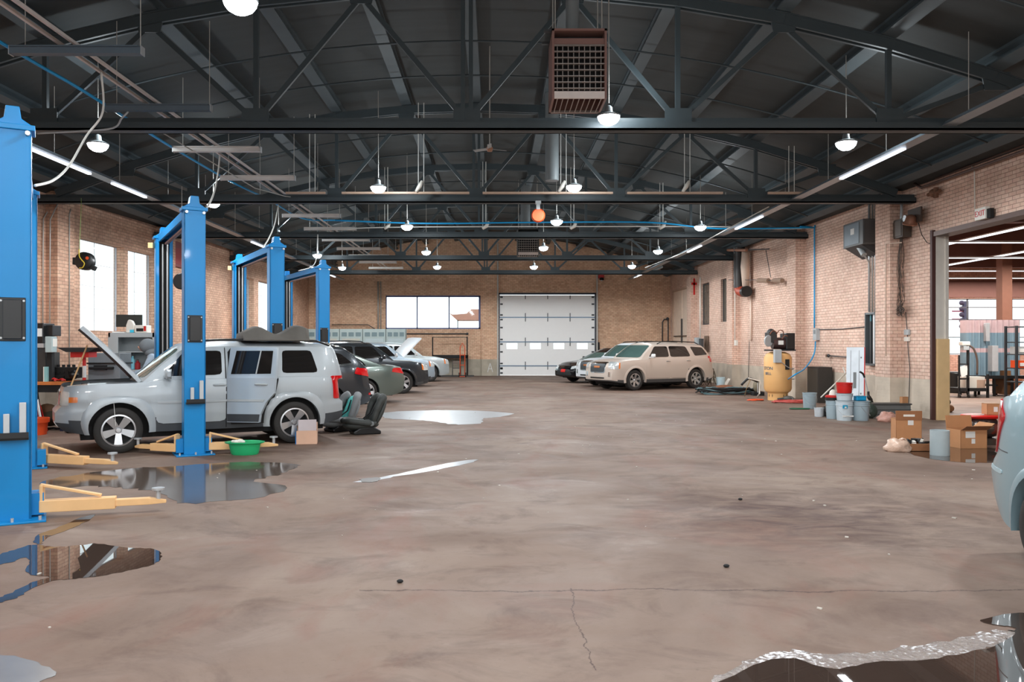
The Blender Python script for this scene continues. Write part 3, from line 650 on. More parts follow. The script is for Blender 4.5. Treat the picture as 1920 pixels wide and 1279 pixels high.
# ================================================================ cars
SIDEG = mat('tinted_glass', (30, 28, 27), .06, 0, .1, spec=.7)
WSG = mat('windshield_glass', (70, 92, 88), .05, 0, .25, 2, spec=.8)
TAIL = mat('tail_light_red', (196, 16, 22), .15, 0, .1, coat=1)
HEAD = mat('headlight_lens', (214, 220, 220), .12, .3, .15, 12, coat=1)
AMB = mat('amber_lens', (232, 122, 40), .2, 0, .05, coat=1)
ALLOY = mat('alloy_wheel', (190, 192, 194), .28, .85, .08)
def paint(name, rgb, metal=.45, rough=.32): return mat(name, rgb, rough, metal, .03, 2, coat=.6)
def make_car(label, S, loc, rz, name='car', cat='car', group=None):
    L, hw, H = S['L'], S['hw'], S['H']; h = L/2
    root = thing(name, label, cat, loc, rz, group)
    P = S['paint']; CL = S.get('clad', P)
    fa, ra, wr_, Ra = S['fa'], S['ra'], S['wr'], S.get('Ra', S['wr']+.055)
    sill = S.get('sill', .27); zc = wr_
    sh = S['shoulder']; ff, rf = S.get('ff', .16), S.get('rf', .1)
    kf, kr = S.get('kf', .75), S.get('kr', .55)
    bowf, bowr = S.get('bowf', .1), S.get('bowr', .06)
    fprof = S.get('fprof', [(sill, .16), (.36, .02), (.6, 0), (.75, .04), (.95, .12), (1.2, .3)])
    rprof = S.get('rprof', [(sill, .14), (.38, .01), (.62, 0), (.75, .04), (1.0, .07), (1.3, .14)])
    def hwx(x):
        v = hw
        if x > h-kf: v -= ff*((x-(h-kf))/kf)**2.6
        if x < -h+kr: v -= rf*((-h+kr-x)/kr)**2.6
        return v
    zsh = lambda x: sinterp(sh, x)
    xs = sorted({round(-h+2*h*i/80, 4) for i in range(81)} | {round(a+s*Ra*math.cos(t*math.pi/2/12), 4) for a in (fa, ra) for s in (-1, 1) for t in range(13)})
    xs = [x for i, x in enumerate(xs) if -h <= x <= h]
    def zb(x):
        v = sill
        e = S.get('ends', .06)
        if x > h-.5: v += e*((x-h+.5)/.5)**2
        if x < -h+.5: v += e*((-h+.5-x)/.5)**2
        for a in (fa, ra):
            if abs(x-a) < Ra: v = max(v, zc+math.sqrt(max(0, Ra*Ra-(x-a)**2)))
        return v
    nj = 14
    flare = S.get('flare', .0)
    def ys(x, z):
        q = (z-sill)/max(.05, zsh(x)-sill)
        y = hwx(x)*(1-.05*(1-q)**2-.045*max(0, q)**6-.012*math.sin(math.pi*min(1, q))*0)
        if S.get('crease'): 
            zc_ = S['crease']; y -= .012*math.exp(-((z-zc_+.05)/.03)**2)
        if flare:
            for a in (fa, ra):
                r_ = math.hypot(x-a, z-zc)
                if r_ < Ra+.12 and z > sill: y += flare*(1 if r_ < Ra+.07 else (Ra+.12-r_)/.05)
        return y
    def wend(x):
        wf_ = max(0, (x-(h-.55))/.55); wr2 = max(0, (-(h-.45)-x)/.45); return wf_**1.5, wr2**1.5
    def fix(x, y, z):
        a, b_ = wend(x)
        s = min(1, abs(y)/max(.1, hw)); k = 1-s*s
        return Vector((x-a*interp(fprof, z)+b_*interp(rprof, z)+a*bowf*k-b_*bowr*k, y, z))
    body = M(); capf, capr = [], []
    open_h = S.get('hood_open')
    clz = S.get('cladz', 0)
    for sgn in (1, -1):
        rws = []
        for x in xs:
            z0, z1 = zb(x), zsh(x); row = [fix(x, sgn*(ys(x, z0)-.14), z0)]
            for j in range(nj+1):
                z = z0+(z1-z0)*j/nj; row.append(fix(x, sgn*ys(x, z), z))
            rws.append(row)
        o_ = len(body.f); body.grid(rws)
        if clz:
            for q in range(o_, len(body.f)):
                if sum(body.v[i].z for i in body.f[q])/4 < clz: body.mi[q] = 1
    crown = S.get('crown', .04)
    nt = 12
    rws = []
    for x in xs:
        a, b_ = wend(x); y1 = ys(x, zsh(x)); c = crown*(1-min(1, a+b_))
        rws.append([fix(x, y1*s, zsh(x)+c*(1-s**4)) for s in [-1+2*i/nt for i in range(nt+1)]])
    o_ = len(body.f); body.grid(rws)
    if open_h:
        keep = [q for q in range(len(body.f)) if q < o_ or not (open_h[0] < sum(body.v[i].x for i in body.f[q])/4 < open_h[1] and all(abs(body.v[i].y) < hw*.9 for i in body.f[q]))]
        body.f = [body.f[q] for q in keep]; body.mi = [body.mi[q] for q in keep]
    for x in (xs[0], xs[-1]):
        rr = []
        for j in range(nj+1):
            z = zb(x)+(zsh(x)-zb(x))*j/nj; y1 = ys(x, z); rr.append([fix(x, y1*s, z) for s in [-1+2*i/nt for i in range(nt+1)]])
        o_ = len(body.f); body.grid(rr)
        if clz:
            for q in range(o_, len(body.f)):
                if sum(body.v[i].z for i in body.f[q])/4 < clz: body.mi[q] = 1
    # cabin: heightfield loft along x
    xA, xB, xC, xD = S['cab']; roof = S['roof']; tw = S.get('tumble', .76)
    def zroof(x):
        if x >= xB: t = (x-xB)/(xA-xB); zt = interp(roof, xB); return zt+(zsh(xA)+.01-zt)*(t**S.get('wcurve', 1.15))
        if x <= xC: t = (xC-x)/(xC-xD); zt = interp(roof, xC); return zt+(zsh(xD)+.01-zt)*(t**S.get('rcurve', 1.2))
        return sinterp(roof, x, .15)
    Hr = max(z for _, z in roof)
    cab = M(); rws = []
    n = 70
    for i in range(n+1):
        x = xD+(xA-xD)*i/n; zr_ = zroof(x); zb_ = zsh(x)-.02; yb = ys(x, zsh(x))-.03
        tt = min(1, (zr_-zb_)/(Hr-zb_)) ; yt = yb-(hw-hw*tw)*tt
        half = []
        for j in range(9):
            t = j/8; z = zb_+(zr_-.035*tt-zb_)*t; half.append((yb+(yt-yb)*t+.02*math.sin(math.pi*t)*tt, z))
        cr = S.get('rcrown', .05)*tt
        for j in range(1, 9):
            a = j/8*math.pi/2; half.append((yt*(1-math.sin(a)**2*1.0) if False else yt*(1-j/8), zr_-.035*tt+(.035*tt+cr)*(1-(1-j/8)**3)))
        fw_ = max(0, (x-xB)/(xA-xB)) if x > xB else 0; rw_ = max(0, (xC-x)/(xC-xD)) if x < xC else 0
        def bx_(y): s = min(1, abs(y)/yb) if yb > .05 else 1; return x+S.get('wbow', .12)*(1-s*s)*fw_-S.get('rbow', .06)*(1-s*s)*rw_
        row = [Vector((bx_(y), y, z)) for y, z in half]+[Vector((bx_(y), -y, z)) for y, z in half[-2::-1]]
        rws.append(row)
    cab.grid(rws)
    bo = body.build('body', [P, CL], root, smooth=38)
    cb = cab.build('cabin_shell', P, root, smooth=50)
    allv = body.v+cab.v; nb = len(body.v); allf = list(body.f)+[tuple(i+nb for i in f) for f in cab.f]
    tree = BVHTree.FromPolygons(allv, allf)
    # dark core, wheel wells
    eng = S.get('engz')
    core = M(); ym = hw-.28
    zf_, zr2 = zsh(h-.35)-.16, zsh(-h+.35)-.16
    core.bx(-1.2, .9, -ym, ym, .2, min(zsh(0), .95)-.03)
    core.bx(-h+.28, -1.2, -ym, ym, .2, min(zr2, .9))
    core.bx(.9, h-.32 if not eng else open_h[0]-.02, -ym, ym, .2, min(zf_, .9))
    if eng: core.bx(open_h[0]-.02, h-.32, -ym, ym, .2, eng)
    core.build('underbody', BLKM, root)
    def cast(p, d):
        hit = tree.ray_cast(Vector(p), Vector(d).normalized())
        if hit[0] is None: return None
        nrm = hit[1]
        if nrm.dot(Vector(d)) > 0: nrm = -nrm
        return hit[0], nrm
    def patch(nm, mt, view, quad, mirror=True, off=.006, parent=None, T=None, nn=(8, 8), th=.01):
        outs = []
        for sg in ((1, -1) if mirror else (1,)):
            def src(u, v):
                a, b_, c, d_ = [Vector(q) for q in quad]
                p = (a*(1-u)+b_*u)*(1-v)+(d_*(1-u)+c*u)*v
                if view == 'side': return Vector((p.x, 3*sg, p.y)), Vector((0, -sg, 0))
                if view == 'front': return Vector((4, p.x*sg, p.y)), Vector((-1, 0, 0))
                if view == 'rear': return Vector((-4, p.x*sg, p.y)), Vector((1, 0, 0))
                if view == 'top': return Vector((p.x, p.y*sg, 4)), Vector((0, 0, -1))
                if view == 'fc':
                    c0 = Vector((h-.3, (hw-.3)*sg, 0)); ax = Vector((-.707, .707*sg, 0)); dr_ = Vector((-.707, -.707*sg, 0)); return c0+ax*p.x+Vector((0, 0, p.y))-dr_*2, dr_
                if view == 'rc':
                    c0 = Vector((-h+.3, (hw-.3)*sg, 0)); ax = Vector((.707, .707*sg, 0)); dr_ = Vector((.707, -.707*sg, 0)); return c0+ax*p.x+Vector((0, 0, p.y))-dr_*2, dr_
            nu, nv = nn; G_ = {}
            for i in range(nu+1):
                for j in range(nv+1):
                    u, v = i/nu, j/nv
                    # rounded corners
                    if i in (0, nu) and j in (0, nv): u = .5+(u-.5)*.94; v = .5+(v-.5)*.94
                    p, d = src(u, v); r_ = cast(p, d)
                    if r_ is None: continue
                    q, nr = r_
                    if view == 'side' and abs(q.y) < hw-.32: continue
                    if view in ('front', 'rear') and abs(q.x) < h-1.9: continue
                    G_[i, j] = (q+nr*off, q-nr*.012)
            m_ = M(); idx = {}
            for k, (a, b_) in G_.items(): idx[k] = len(m_.v); m_.v += [a, b_]
            cells = [(i, j) for i in range(nu) for j in range(nv) if all((i+a, j+b_) in G_ for a in (0, 1) for b_ in (0, 1))]
            cs = set(cells); fs = []
            for (i, j) in cells:
                k = [(i, j), (i+1, j), (i+1, j+1), (i, j+1)]
                fs.append(tuple(idx[q] for q in k))
                for (di, dj), (a, b_) in (((0, -1), (k[0], k[1])), ((1, 0), (k[1], k[2])), ((0, 1), (k[2], k[3])), ((-1, 0), (k[3], k[0]))):
                    if (i+di, j+dj) not in cs: fs.append((idx[a], idx[b_], idx[b_]+1, idx[a]+1))
            if not fs: continue
            m_.f = fs; m_.mi = [0]*len(fs)
            if T is not None and sg == 1: m_.tf(T)
            par = parent[0 if sg == 1 else -1] if isinstance(parent, list) else (parent or root)
            outs.append(m_.build(nm, mt, par, smooth=35))
        return outs
    made = {}
    for p in S['patches']:
        nm, mt, view, quad = p[:4]; kw = dict(p[4]) if len(p) > 4 else {}
        key = kw.pop('key', None); par = kw.pop('on', None)
        if par: kw['parent'] = made[par]
        r_ = patch(nm, mt, view, quad, **kw)
        if key: made[key] = r_
    # seams
    # wheel arch trims
    if S.get('archtrim'):
        w_, pr, mt = S['archtrim']
        for a in (fa, ra):
            for sg in (1, -1):
                rr = []
                for k in range(25):
                    t = math.pi*(-.06+1.12*k/24); pts = []
                    for r_ in (Ra-.01, Ra+w_*.5, Ra+w_):
                        sq_ = (abs(math.cos(t))**3+abs(math.sin(t))**3)**(-1/3) if S.get('square_arch') and r_ > Ra else 1
                        sq_ = 1+(sq_-1)*(.45 if r_ < Ra+w_*.9 else .8)
                        x, z = a+r_*sq_*math.cos(t), max(sill, zc+r_*sq_*math.sin(t)); pts.append((x, z, r_))
                    row = []
                    for x, z, r_ in pts:
                        y = min(ys(x, max(z, zb(x))) if True else 0, hw+.01)
                        row.append(Vector((fix(x, 1, z).x, sg*(y+(pr if r_ < Ra+w_*.9 else .002)), z)))
                    row = [Vector((row[0].x, row[0].y-sg*.08, row[0].z))]+row
                    rr.append(row)
                M().grid(rr).build('wheel_arch_trim', mt, root, smooth=50)
    # wheels
    ww = S.get('ww', .22); rim_r = S.get('rim', wr_*.68); ns = S.get('spokes', 5)
    yw = hw-ww/2-S.get('winset', .03)
    for a in (fa, ra):
        for sg in (1, -1):
            T = Matrix.Translation((a, sg*yw, wr_)) @ Matrix.Rotation(R(-90)*sg, 4, 'X')
            o1 = rim_r; w2 = ww/2
            ty = M().lathe((0, 0, 0), [(o1, -w2*.85), (o1+.02, -w2), (wr_-.04, -w2), (wr_-.008, -w2*.8), (wr_, -w2*.4), (wr_, w2*.4), (wr_-.008, w2*.8), (wr_-.04, w2), (o1+.02, w2), (o1, w2*.85)], 40, cap=False).tf(T)
            to = ty.build('wheel', RUB, root, smooth=40)
            M().lathe((0, 0, 0), [(.001, -.02), (o1-.01, -.02), (o1-.01, .0), (.001, .0)], 28).tf(T).build('brake_disc', BLKM, to)
            ri = M().lathe((0, 0, 0), [(o1+.004, w2*.2), (o1+.004, w2*.93), (o1-.018, w2*.96), (o1-.024, w2*.6), (o1-.022, w2*.2)], 40, cap=False)
            for k in range(ns):
                an = 2*math.pi*k/ns+.3; ca, sa = math.cos(an), math.sin(an); w0, w1 = S.get('spw', (.045, .075))
                def pt(r_, s_, z): return (ca*r_-sa*s_, sa*r_+ca*s_, z)
                r0, r1 = .03, o1-.01
                vs_ = [pt(r0, -w0, w2*.62), pt(r0, w0, w2*.62), pt(r1, w1, w2*.86), pt(r1, -w1, w2*.86), pt(r0, -w0*.6, w2*.3), pt(r0, w0*.6, w2*.3), pt(r1, w1*.7, w2*.5), pt(r1, -w1*.7, w2*.5)]
                ri.add(vs_, [(0, 1, 2, 3), (4, 7, 6, 5), (0, 4, 5, 1), (1, 5, 6, 2), (2, 6, 7, 3), (3, 7, 4, 0)])
            ri.lathe((0, 0, 0), [(.046, w2*.3), (.045, w2*.72), (.034, w2*.8), (.001, w2*.81)], 20)
            ri.tf(T).build('rim', S.get('rimmat', ALLOY), to, smooth=30)
    # mirrors, handles, rails
    mx, mz = S.get('mirror', (xA-.42, zsh(xA)+.1))
    for sg in (1, -1):
        y = ys(mx, zsh(mx))
        mm_ = M()
        for q_ in range(7):
            tt_ = q_/6; ww_ = (.5, .85, .98, 1, .98, .85, .5)[q_]
            mm_.v += [Vector((mx+.055*ww_*cx2-.02, sg*(y+.04+.2*tt_), mz+.075*ww_*cz2)) for cx2, cz2 in ((-.8, -1), (.6, -1), (1, -.6), (1, .5), (.6, 1), (-.8, 1))]
        mm_.f = [(k*6+i, k*6+(i+1) % 6, k*6+6+(i+1) % 6, k*6+6+i) for k in range(6) for i in range(6)]+[tuple(range(6)), tuple(range(36, 42))]; mm_.mi = [0]*len(mm_.f)
        mm_.bar((mx, sg*(y-.05), mz-.05), (mx, sg*(y+.08), mz-.04), .06, .035).build('side_mirror', S.get('mirmat', P), root, smooth=50)
    for hx, hz in S.get('handles', []):
        for sg in ((1, -1) if not S.get('handle_one') else (-1,)):
            y = ys(hx, hz)
            M().tube([(hx-.1, sg*(y-.01), hz), (hx-.07, sg*(y+.025), hz+.003), (hx+.07, sg*(y+.025), hz+.003), (hx+.1, sg*(y-.01), hz)], .014, 8).build('door_handle', S.get('handmat', P), root, smooth=0)
    if S.get('rails'):
        x0_, x1_ = S['rails']; 
        for sg in (1, -1):
            y = sg*hw*tw*.9; pts = []
            for k in range(11):
                x = x0_+(x1_-x0_)*k/10; pts.append((x, y, zroof(x)+.05*(1 if 0 < k < 10 else -.4)+.02))
            M().tube(pts, .018, 8).build('roof_rail', S.get('railmat', BLK), root, smooth=0)
    return root, dict(patch=patch, ys=ys, zsh=zsh, zroof=zroof, hw=hw, h=h)

# ---- specifications ------------------------------------------------
def door_set(P, xf0, xf1, xr1, zs, zb_, front=True):
    """front and rear door skins with dark seam lines beneath"""
    out = []
    for k, (a, b_) in enumerate(((xf0, xf1), (xf1, xr1))):
        out.append(('door_seam', BLKM, 'side', [(a-.012, zs-.01), (b_+.012, zs-.01), (b_+.012, zb_), (a-.012, zb_)], dict(off=.001, nn=(10, 10))))
        out.append(('door', P, 'side', [(a, zs), (b_, zs), (b_, zb_), (a, zb_)], dict(off=.004, nn=(10, 10))))
    return out
SIL = paint('paint_silver', (172, 180, 184), .25, .42)
CLADG = mat('grey_cladding', (58, 62, 66), .55, 0, .08)
patriot = dict(L=4.28, hw=.875, H=1.66, paint=SIL, clad=CLADG, cladz=.50, fa=1.3175, ra=-1.3175, wr=.345, Ra=.43, sill=.30, flare=.0,
    shoulder=[(-2.2, 1.06), (-1.5, 1.10), (.8, 1.08), (1.0, 1.05), (1.6, 1.04), (2.05, 1.02), (2.2, 1.0)], ff=.08, rf=.10, kf=.35, kr=.4, bowf=.05, bowr=.05,
    fprof=[(.3, .2), (.42, .05), (.5, 0), (.66, .0), (.71, .08), (.9, .09), (1.02, .12)], rprof=[(.3, .12), (.42, 0), (.66, 0), (.72, .07), (1.1, .1)],
    cab=(.98, .38, -2.02, -2.17), roof=[(-2.2, 1.60), (-1.5, 1.63), (-.2, 1.64), (.4, 1.60)], tumble=.84, wcurve=1.08, rcurve=1.3, crown=.03, crease=.76,
    hood_open=(1.0, 2.06), engz=.84, archtrim=(.085, .03, SIL), square_arch=True, spokes=5, spw=(.036, .06), rim=.235,
    patches=[
        ('side_window', SIDEG, 'side', [(-1.12, 1.16), (-1.72, 1.16), (-1.62, 1.53), (-1.14, 1.53)], dict(off=.005)),
        ('side_window', SIDEG, 'side', [(.70, 1.14), (-.17, 1.15), (-.17, 1.53), (.38, 1.53)], dict(off=.005)),
        ('side_window', SIDEG, 'side', [(-.30, 1.15), (-1.02, 1.16), (-1.02, 1.53), (-.30, 1.53)], dict(off=.004)),
        ('windshield', WSG, 'front', [(-.68, 1.12), (.68, 1.12), (.60, 1.56), (-.60, 1.56)], dict(mirror=False, nn=(12, 10))),
        ('rear_window', SIDEG, 'rear', [(-.62, 1.14), (.62, 1.14), (.56, 1.52), (-.56, 1.52)], dict(mirror=False)),
        ('tail_light', TAIL, 'rc', [(-.16, .72), (.09, .72), (.09, 1.10), (-.16, 1.10)], dict(off=.014)),
        ('grille', mat('grille_silver', (176, 184, 190), .3, .6), 'front', [(-.5, .72), (.5, .72), (.47, .93), (-.47, .93)], dict(mirror=False, key='gr', off=.012)),
        ('headlight', HEAD, 'fc', [(-.24, .74), (.09, .74), (.09, .94), (-.24, .94)], dict(off=.014, key='hl')),
        ('turn_signal', AMB, 'side', [(1.86, .78), (1.99, .78), (1.99, .86), (1.86, .86)], dict(off=.012)),
        ('fog_light', CHR, 'front', [(.56, .42), (.68, .42), (.68, .52), (.56, .52)], dict(off=.01)),
        ('door_strip', LGRY, 'side', [(.78, .73), (-.24, .73), (-.24, .765), (.78, .765)], dict(off=.016)),
    ]+door_set(SIL, .80, -.23, -1.02, .42, 1.07)[:2]+[('door_seam', BLKM, 'side', [(-.235, .32), (-.22, .32), (-.22, 1.58), (-.235, 1.58)], dict(off=.006)),
        ('door_opening', BLKM, 'side', [(-.27, .36), (-.86, .36), (-1.05, 1.57), (-.27, 1.57)], dict(off=.007, nn=(16, 20), mirror=False)),
        ('door_opening', BLKM, 'side', [(-.8, .42), (-.9, .42), (-1.06, 1.1), (-.8, 1.1)], dict(off=.0075, nn=(10, 14), mirror=False))],
    handles=[(-.13, .99)], rails=(.3, -1.95), mirror=(.66, 1.18), handmat=LGRY)
FR = R(206.5); FJ = R(208.5)
jeep, JH = make_car('silver boxy four wheel drive with hood raised and roof bag, behind the second lift post', patriot, (-4.86, 13.31, 0), FJ, group=None)
# open rear door, hinged at its front edge
Tdoor = Matrix.Translation((-.24, .84, 0)) @ Matrix.Rotation(R(-36), 4, 'Z') @ Matrix.Translation((.24, -.84, 0))
pt_ = JH['patch']
dq = [(-.25, .44), (-.80, .44), (-.92, .75), (-.25, .75)]
dm = M()
door_poly = [(-.25, .40), (-.78, .40), (-.80, .52), (-.90, .72), (-1.03, .86), (-1.05, 1.1), (-1.03, 1.585), (-.25, 1.585)]
def door_y(z): return .868-.02*max(0, (.6-z))-max(0, z-1.08)*.26
dv = [Vector((x, door_y(z), z)) for x, z in door_poly]; dv2 = [v-Vector((0, .07, 0)) for v in dv]
# skin split at the belt so it keeps the body's lean
lo_ = [0, 1, 2, 3, 4, 5]
mid0 = Vector((-.25, door_y(1.1), 1.1))
vsd = dv+[mid0]; n_ = len(vsd); vsd += [v-Vector((0, .07, 0)) for v in vsd]
fcs = [(0, 1, 2, 3, 4, 5, 8), (8, 5, 6, 7)]; fcs += [tuple(i+n_ for i in f[::-1]) for f in fcs]
ring = [0, 1, 2, 3, 4, 5, 6, 7, 8]
fcs += [(ring[i], ring[(i+1) % 9], ring[(i+1) % 9]+n_, ring[i]+n_) for i in range(9)]
door_o = M().add(vsd, fcs).tf(Tdoor).build('rear_door', paint('paint_door', (186, 200, 210), .25, .36), jeep)
def dquad(pts, off, th=.012):
    a = [Vector((x, door_y(z)+off, z)) for x, z in pts]; b_ = [v-Vector((0, th, 0)) for v in a]; n = len(pts)
    return M().add(a+b_, [tuple(range(n)), tuple(range(n, 2*n))[::-1]]+[(i, (i+1) % n, n+(i+1) % n, n+i) for i in range(n)]).tf(Tdoor)
dquad([(-.31, 1.16), (-.97, 1.17), (-.97, 1.53), (-.36, 1.53)], .006).build('door_window', SIDEG, door_o)
dquad([(-.72, 1.17), (-.74, 1.17), (-.78, 1.53), (-.76, 1.53)], .012).build('window_bar', LGRY, door_o)
dquad([(-.255, .41), (-.775, .41), (-.795, .53), (-.255, .53)], .004).build('door_cladding', CLADG, door_o)
dquad([(-.26, .73), (-.86, .73), (-.875, .765), (-.26, .765)], .012).build('door_strip', LGRY, door_o)
M().tube([(-.92, .86, 1.0), (-.89, .9, 1.005), (-.75, .9, 1.005), (-.72, .86, 1.0)], .015, 8).tf(Tdoor).build('door_handle', LGRY, door_o, smooth=0)
# raised hood with inner side, prop rod, grille bars, engine pieces
hd = M(); nn_ = 8; rows_o, rows_i = [], []
for i in range(nn_+1):
    u = i/nn_; x = -1.14*u; rows_o.append([Vector((-x, y*(.76-.05*u), .035*(1-y*y)-.06*u*u)) for y in [-1+2*k/10 for k in range(11)]])
rows_i = [[v-Vector((0, 0, .055)) for v in r_] for r_ in rows_o]
Th = Matrix.Translation((1.0, 0, 1.08)) @ Matrix.Rotation(R(-49), 4, 'Y')
hd.grid(rows_o)
ringo = [rows_o[0], rows_i[0]]; hd.grid([rows_o[-1], rows_i[-1]]); hd.grid([rows_o[0], rows_i[0]])
hd.grid([[r_[0] for r_ in rows_o], [r_[0] for r_ in rows_i]]); hd.grid([[r_[-1] for r_ in rows_o], [r_[-1] for r_ in rows_i]])
hdo = hd.tf(Th).build('hood', SIL, jeep, smooth=30)
M().grid(rows_i).tf(Th).build('hood_liner', mat('hood_liner', (48, 56, 60), .7), hdo)
M().tube([(1.95, .3, .98), (1.72, .32, 1.62)], .012, 6).build('prop_rod', YEL, jeep)
for k in range(7):
    y = -.36+.12*k; M().box((2.105-.14*abs(y)**2, y, .83), (.03, .07, .19)).build('grille_slot', BLK if k % 2 else CHR, jeep, bevel=.01)
e = M()
for i in range(16):
    e.box((random.uniform(1.15, 1.95), random.uniform(-.5, .5), .86+random.uniform(0, .07)), (random.uniform(.12, .35), random.uniform(.1, .3), random.uniform(.06, .14)), random.uniform(-.4, .4))
for i in range(7): e.tube(curve([(random.uniform(1.1, 1.9), random.uniform(-.5, .5), .92), (random.uniform(1.2, 1.9), random.uniform(-.4, .4), 1.0), (random.uniform(1.1, 1.9), random.uniform(-.5, .5), .92)], 5), .018, 6)
e.build('engine', mat('engine_dark', (56, 56, 56), .45, .4, .5), jeep)
M().cyl((1.4, .78, 1.03), (1.36, .885, .42), .004, 5).build('white_cord', WHP, jeep)
# crumpled grey soft cargo bag on the roof
cb_ = M(); rr = []
for i in range(17):
    u = i/16; x = -.02-1.08*u; hgt = .09+.13*math.sin(u*5.2+.35)**2+.05*max(0, u-.7)/.3
    rr.append([Vector((x, y*.34, 1.70+(hgt if abs(y) < .9 else .0)*(1-.25*y*y))) for y in (-1, -.93, -.8, -.4, 0, .4, .8, .93, 1)])
cb_.grid(rr); cb_.grid([[v*1 if False else Vector((v.x, v.y, 1.675)) for v in r_] for r_ in rr]); cb_.grid([rr[0], [Vector((v.x, v.y, 1.675)) for v in rr[0]]]); cb_.grid([rr[-1], [Vector((v.x, v.y, 1.675)) for v in rr[-1]]])
for s_ in (0, -1): cb_.grid([[r_[s_] for r_ in rr], [Vector((r_[s_].x, r_[s_].y, 1.675)) for r_ in rr]])
Tj = Matrix.Translation((-4.86, 13.31, 0)) @ Matrix.Rotation(FJ, 4, 'Z')
cb_.tf(Tj @ Matrix.Translation((-.5, .38, .015)))
single(cb_, 'roof_bag', mat('bag_grey', (96, 92, 86), .8, 0, .25, 5), 'lumpy dark grey soft bag lying on the silver four wheel drive roof', 'bag', smooth=0)

# dark grey crossover on the third lift
DG = paint('paint_darkgrey', (62, 66, 70), .5, .25)
crossover = dict(L=4.7, hw=.91, H=1.68, paint=DG, fa=1.33, ra=-1.34, wr=.36, Ra=.42, sill=.26,
    shoulder=[(-2.35, 1.08), (-1.6, 1.14), (-.5, 1.07), (.8, 1.02), (1.1, 1.0), (1.9, .9), (2.3, .78)], ff=.2, rf=.16, kr=.7,
    cab=(1.1, .3, -1.75, -2.28), roof=[(-2.3, 1.52), (-1.7, 1.57), (-.6, 1.66), (.3, 1.62)], tumble=.76, rcurve=1.3, spokes=7, spw=(.025, .05), rimmat=DGRY,
    patches=[('side_window', SIDEG, 'side', [(-1.18, 1.16), (-1.93, 1.22), (-1.68, 1.42), (-1.3, 1.50)], dict(off=.005)),
        ('window_trim', CHR, 'side', [(-1.16, 1.12), (-1.97, 1.18), (-1.95, 1.215), (-1.16, 1.155)], dict(off=.006)),
        ('side_window', SIDEG, 'side', [(-.15, 1.10), (-1.08, 1.14), (-1.1, 1.54), (-.15, 1.57)], dict(off=.004)),
        ('side_window', SIDEG, 'side', [(.85, 1.08), (-.08, 1.10), (-.08, 1.57), (.3, 1.57)], dict(off=.004)),
        ('windshield', WSG, 'front', [(-.7, 1.06), (.7, 1.06), (.58, 1.58), (-.58, 1.58)], dict(mirror=False)),
        ('rear_window', SIDEG, 'rear', [(-.64, 1.16), (.64, 1.16), (.52, 1.5), (-.52, 1.5)], dict(mirror=False)),
        ('tail_light', TAIL, 'rc', [(-.14, .90), (.26, .98), (.20, 1.11), (-.10, 1.09)], dict(off=.014)),
        ('reflector', TAIL, 'rear', [(.60, .50), (.76, .50), (.76, .55), (.60, .55)], dict(off=.01)),
        ('exhaust_tip', CHR, 'rear', [(.5, .32), (.66, .32), (.66, .38), (.5, .38)], dict(off=.03)),
        ('headlight', HEAD, 'fc', [(-.2, .68), (.2, .7), (.2, .85), (-.2, .82)], dict(off=.01)),
        ('grille', BLK, 'front', [(-.4, .5), (.4, .5), (.45, .75), (-.45, .75)], dict(mirror=False))]+door_set(DG, .95, -.08, -1.0, .36, 1.0),
    rails=(.3, -1.6), railmat=CHR, handles=[(-.0, .94), (-.95, .96)])
make_car('dark grey crossover backed up behind the silver four wheel drive, red tail light', crossover, (-5.24, 17.57, 0), FR)
# grey-green saloon
GG = paint('paint_greygreen', (112, 124, 118), .5, .28)
sedan = dict(L=4.93, hw=.925, H=1.47, paint=GG, fa=1.46, ra=-1.34, wr=.335, Ra=.385, sill=.22,
    shoulder=[(-2.46, 1.0), (-2.2, 1.03), (-1.5, 1.01), (.9, .93), (1.2, .93), (2.0, .84), (2.46, .70)], ff=.22, rf=.18, kr=.8, kf=.9, bowr=.12,
    rprof=[(.22, .2), (.34, .04), (.55, 0), (.8, .03), (1.0, .12)],
    cab=(1.15, .15, -.95, -1.85), roof=[(-1.0, 1.40), (-.3, 1.445), (.2, 1.42)], tumble=.70, rcurve=1.1, spokes=7, spw=(.02, .055), rim=.24, rimmat=mat('alloy_bright', (222, 224, 226), .3, .6),
    patches=[('side_window', SIDEG, 'side', [(-.28, 1.0), (-1.14, 1.03), (-1.05, 1.32), (-.28, 1.37)], dict(off=.005)),
        ('side_window', SIDEG, 'side', [(-1.16, 1.04), (-1.36, 1.05), (-1.28, 1.16), (-1.12, 1.28)], dict(off=.005)),
        ('side_window', SIDEG, 'side', [(.85, .98), (-.22, 1.0), (-.22, 1.37), (.15, 1.36)], dict(off=.004)),
        ('window_trim', CHR, 'side', [(-.2, 1.385), (-1.0, 1.345), (-1.0, 1.36), (-.2, 1.40)], dict(off=.006)),
        ('windshield', WSG, 'front', [(-.7, .98), (.7, .98), (.55, 1.38), (-.55, 1.38)], dict(mirror=False)),
        ('rear_window', SIDEG, 'rear', [(-.6, 1.07), (.6, 1.07), (.5, 1.36), (-.5, 1.36)], dict(mirror=False)),
        ('tail_light', TAIL, 'rc', [(-.2, .80), (.24, .87), (.18, .98), (-.2, .97)], dict(off=.012)),
        ('headlight', HEAD, 'fc', [(-.25, .62), (.25, .66), (.22, .76), (-.22, .72)], dict(off=.01)),
        ('bumper_strip', CHR, 'rear', [(-.6, .42), (.6, .42), (.6, .45), (-.6, .45)], dict(mirror=False, off=.02)),
        ('number_plate', PAPER, 'rear', [(-.26, .74), (.26, .74), (.26, .88), (-.26, .88)], dict(mirror=False, off=.012))]+door_set(GG, 1.0, -.22, -1.1, .32, .9),
    handles=[(-.05, .88), (-1.0, .9)])
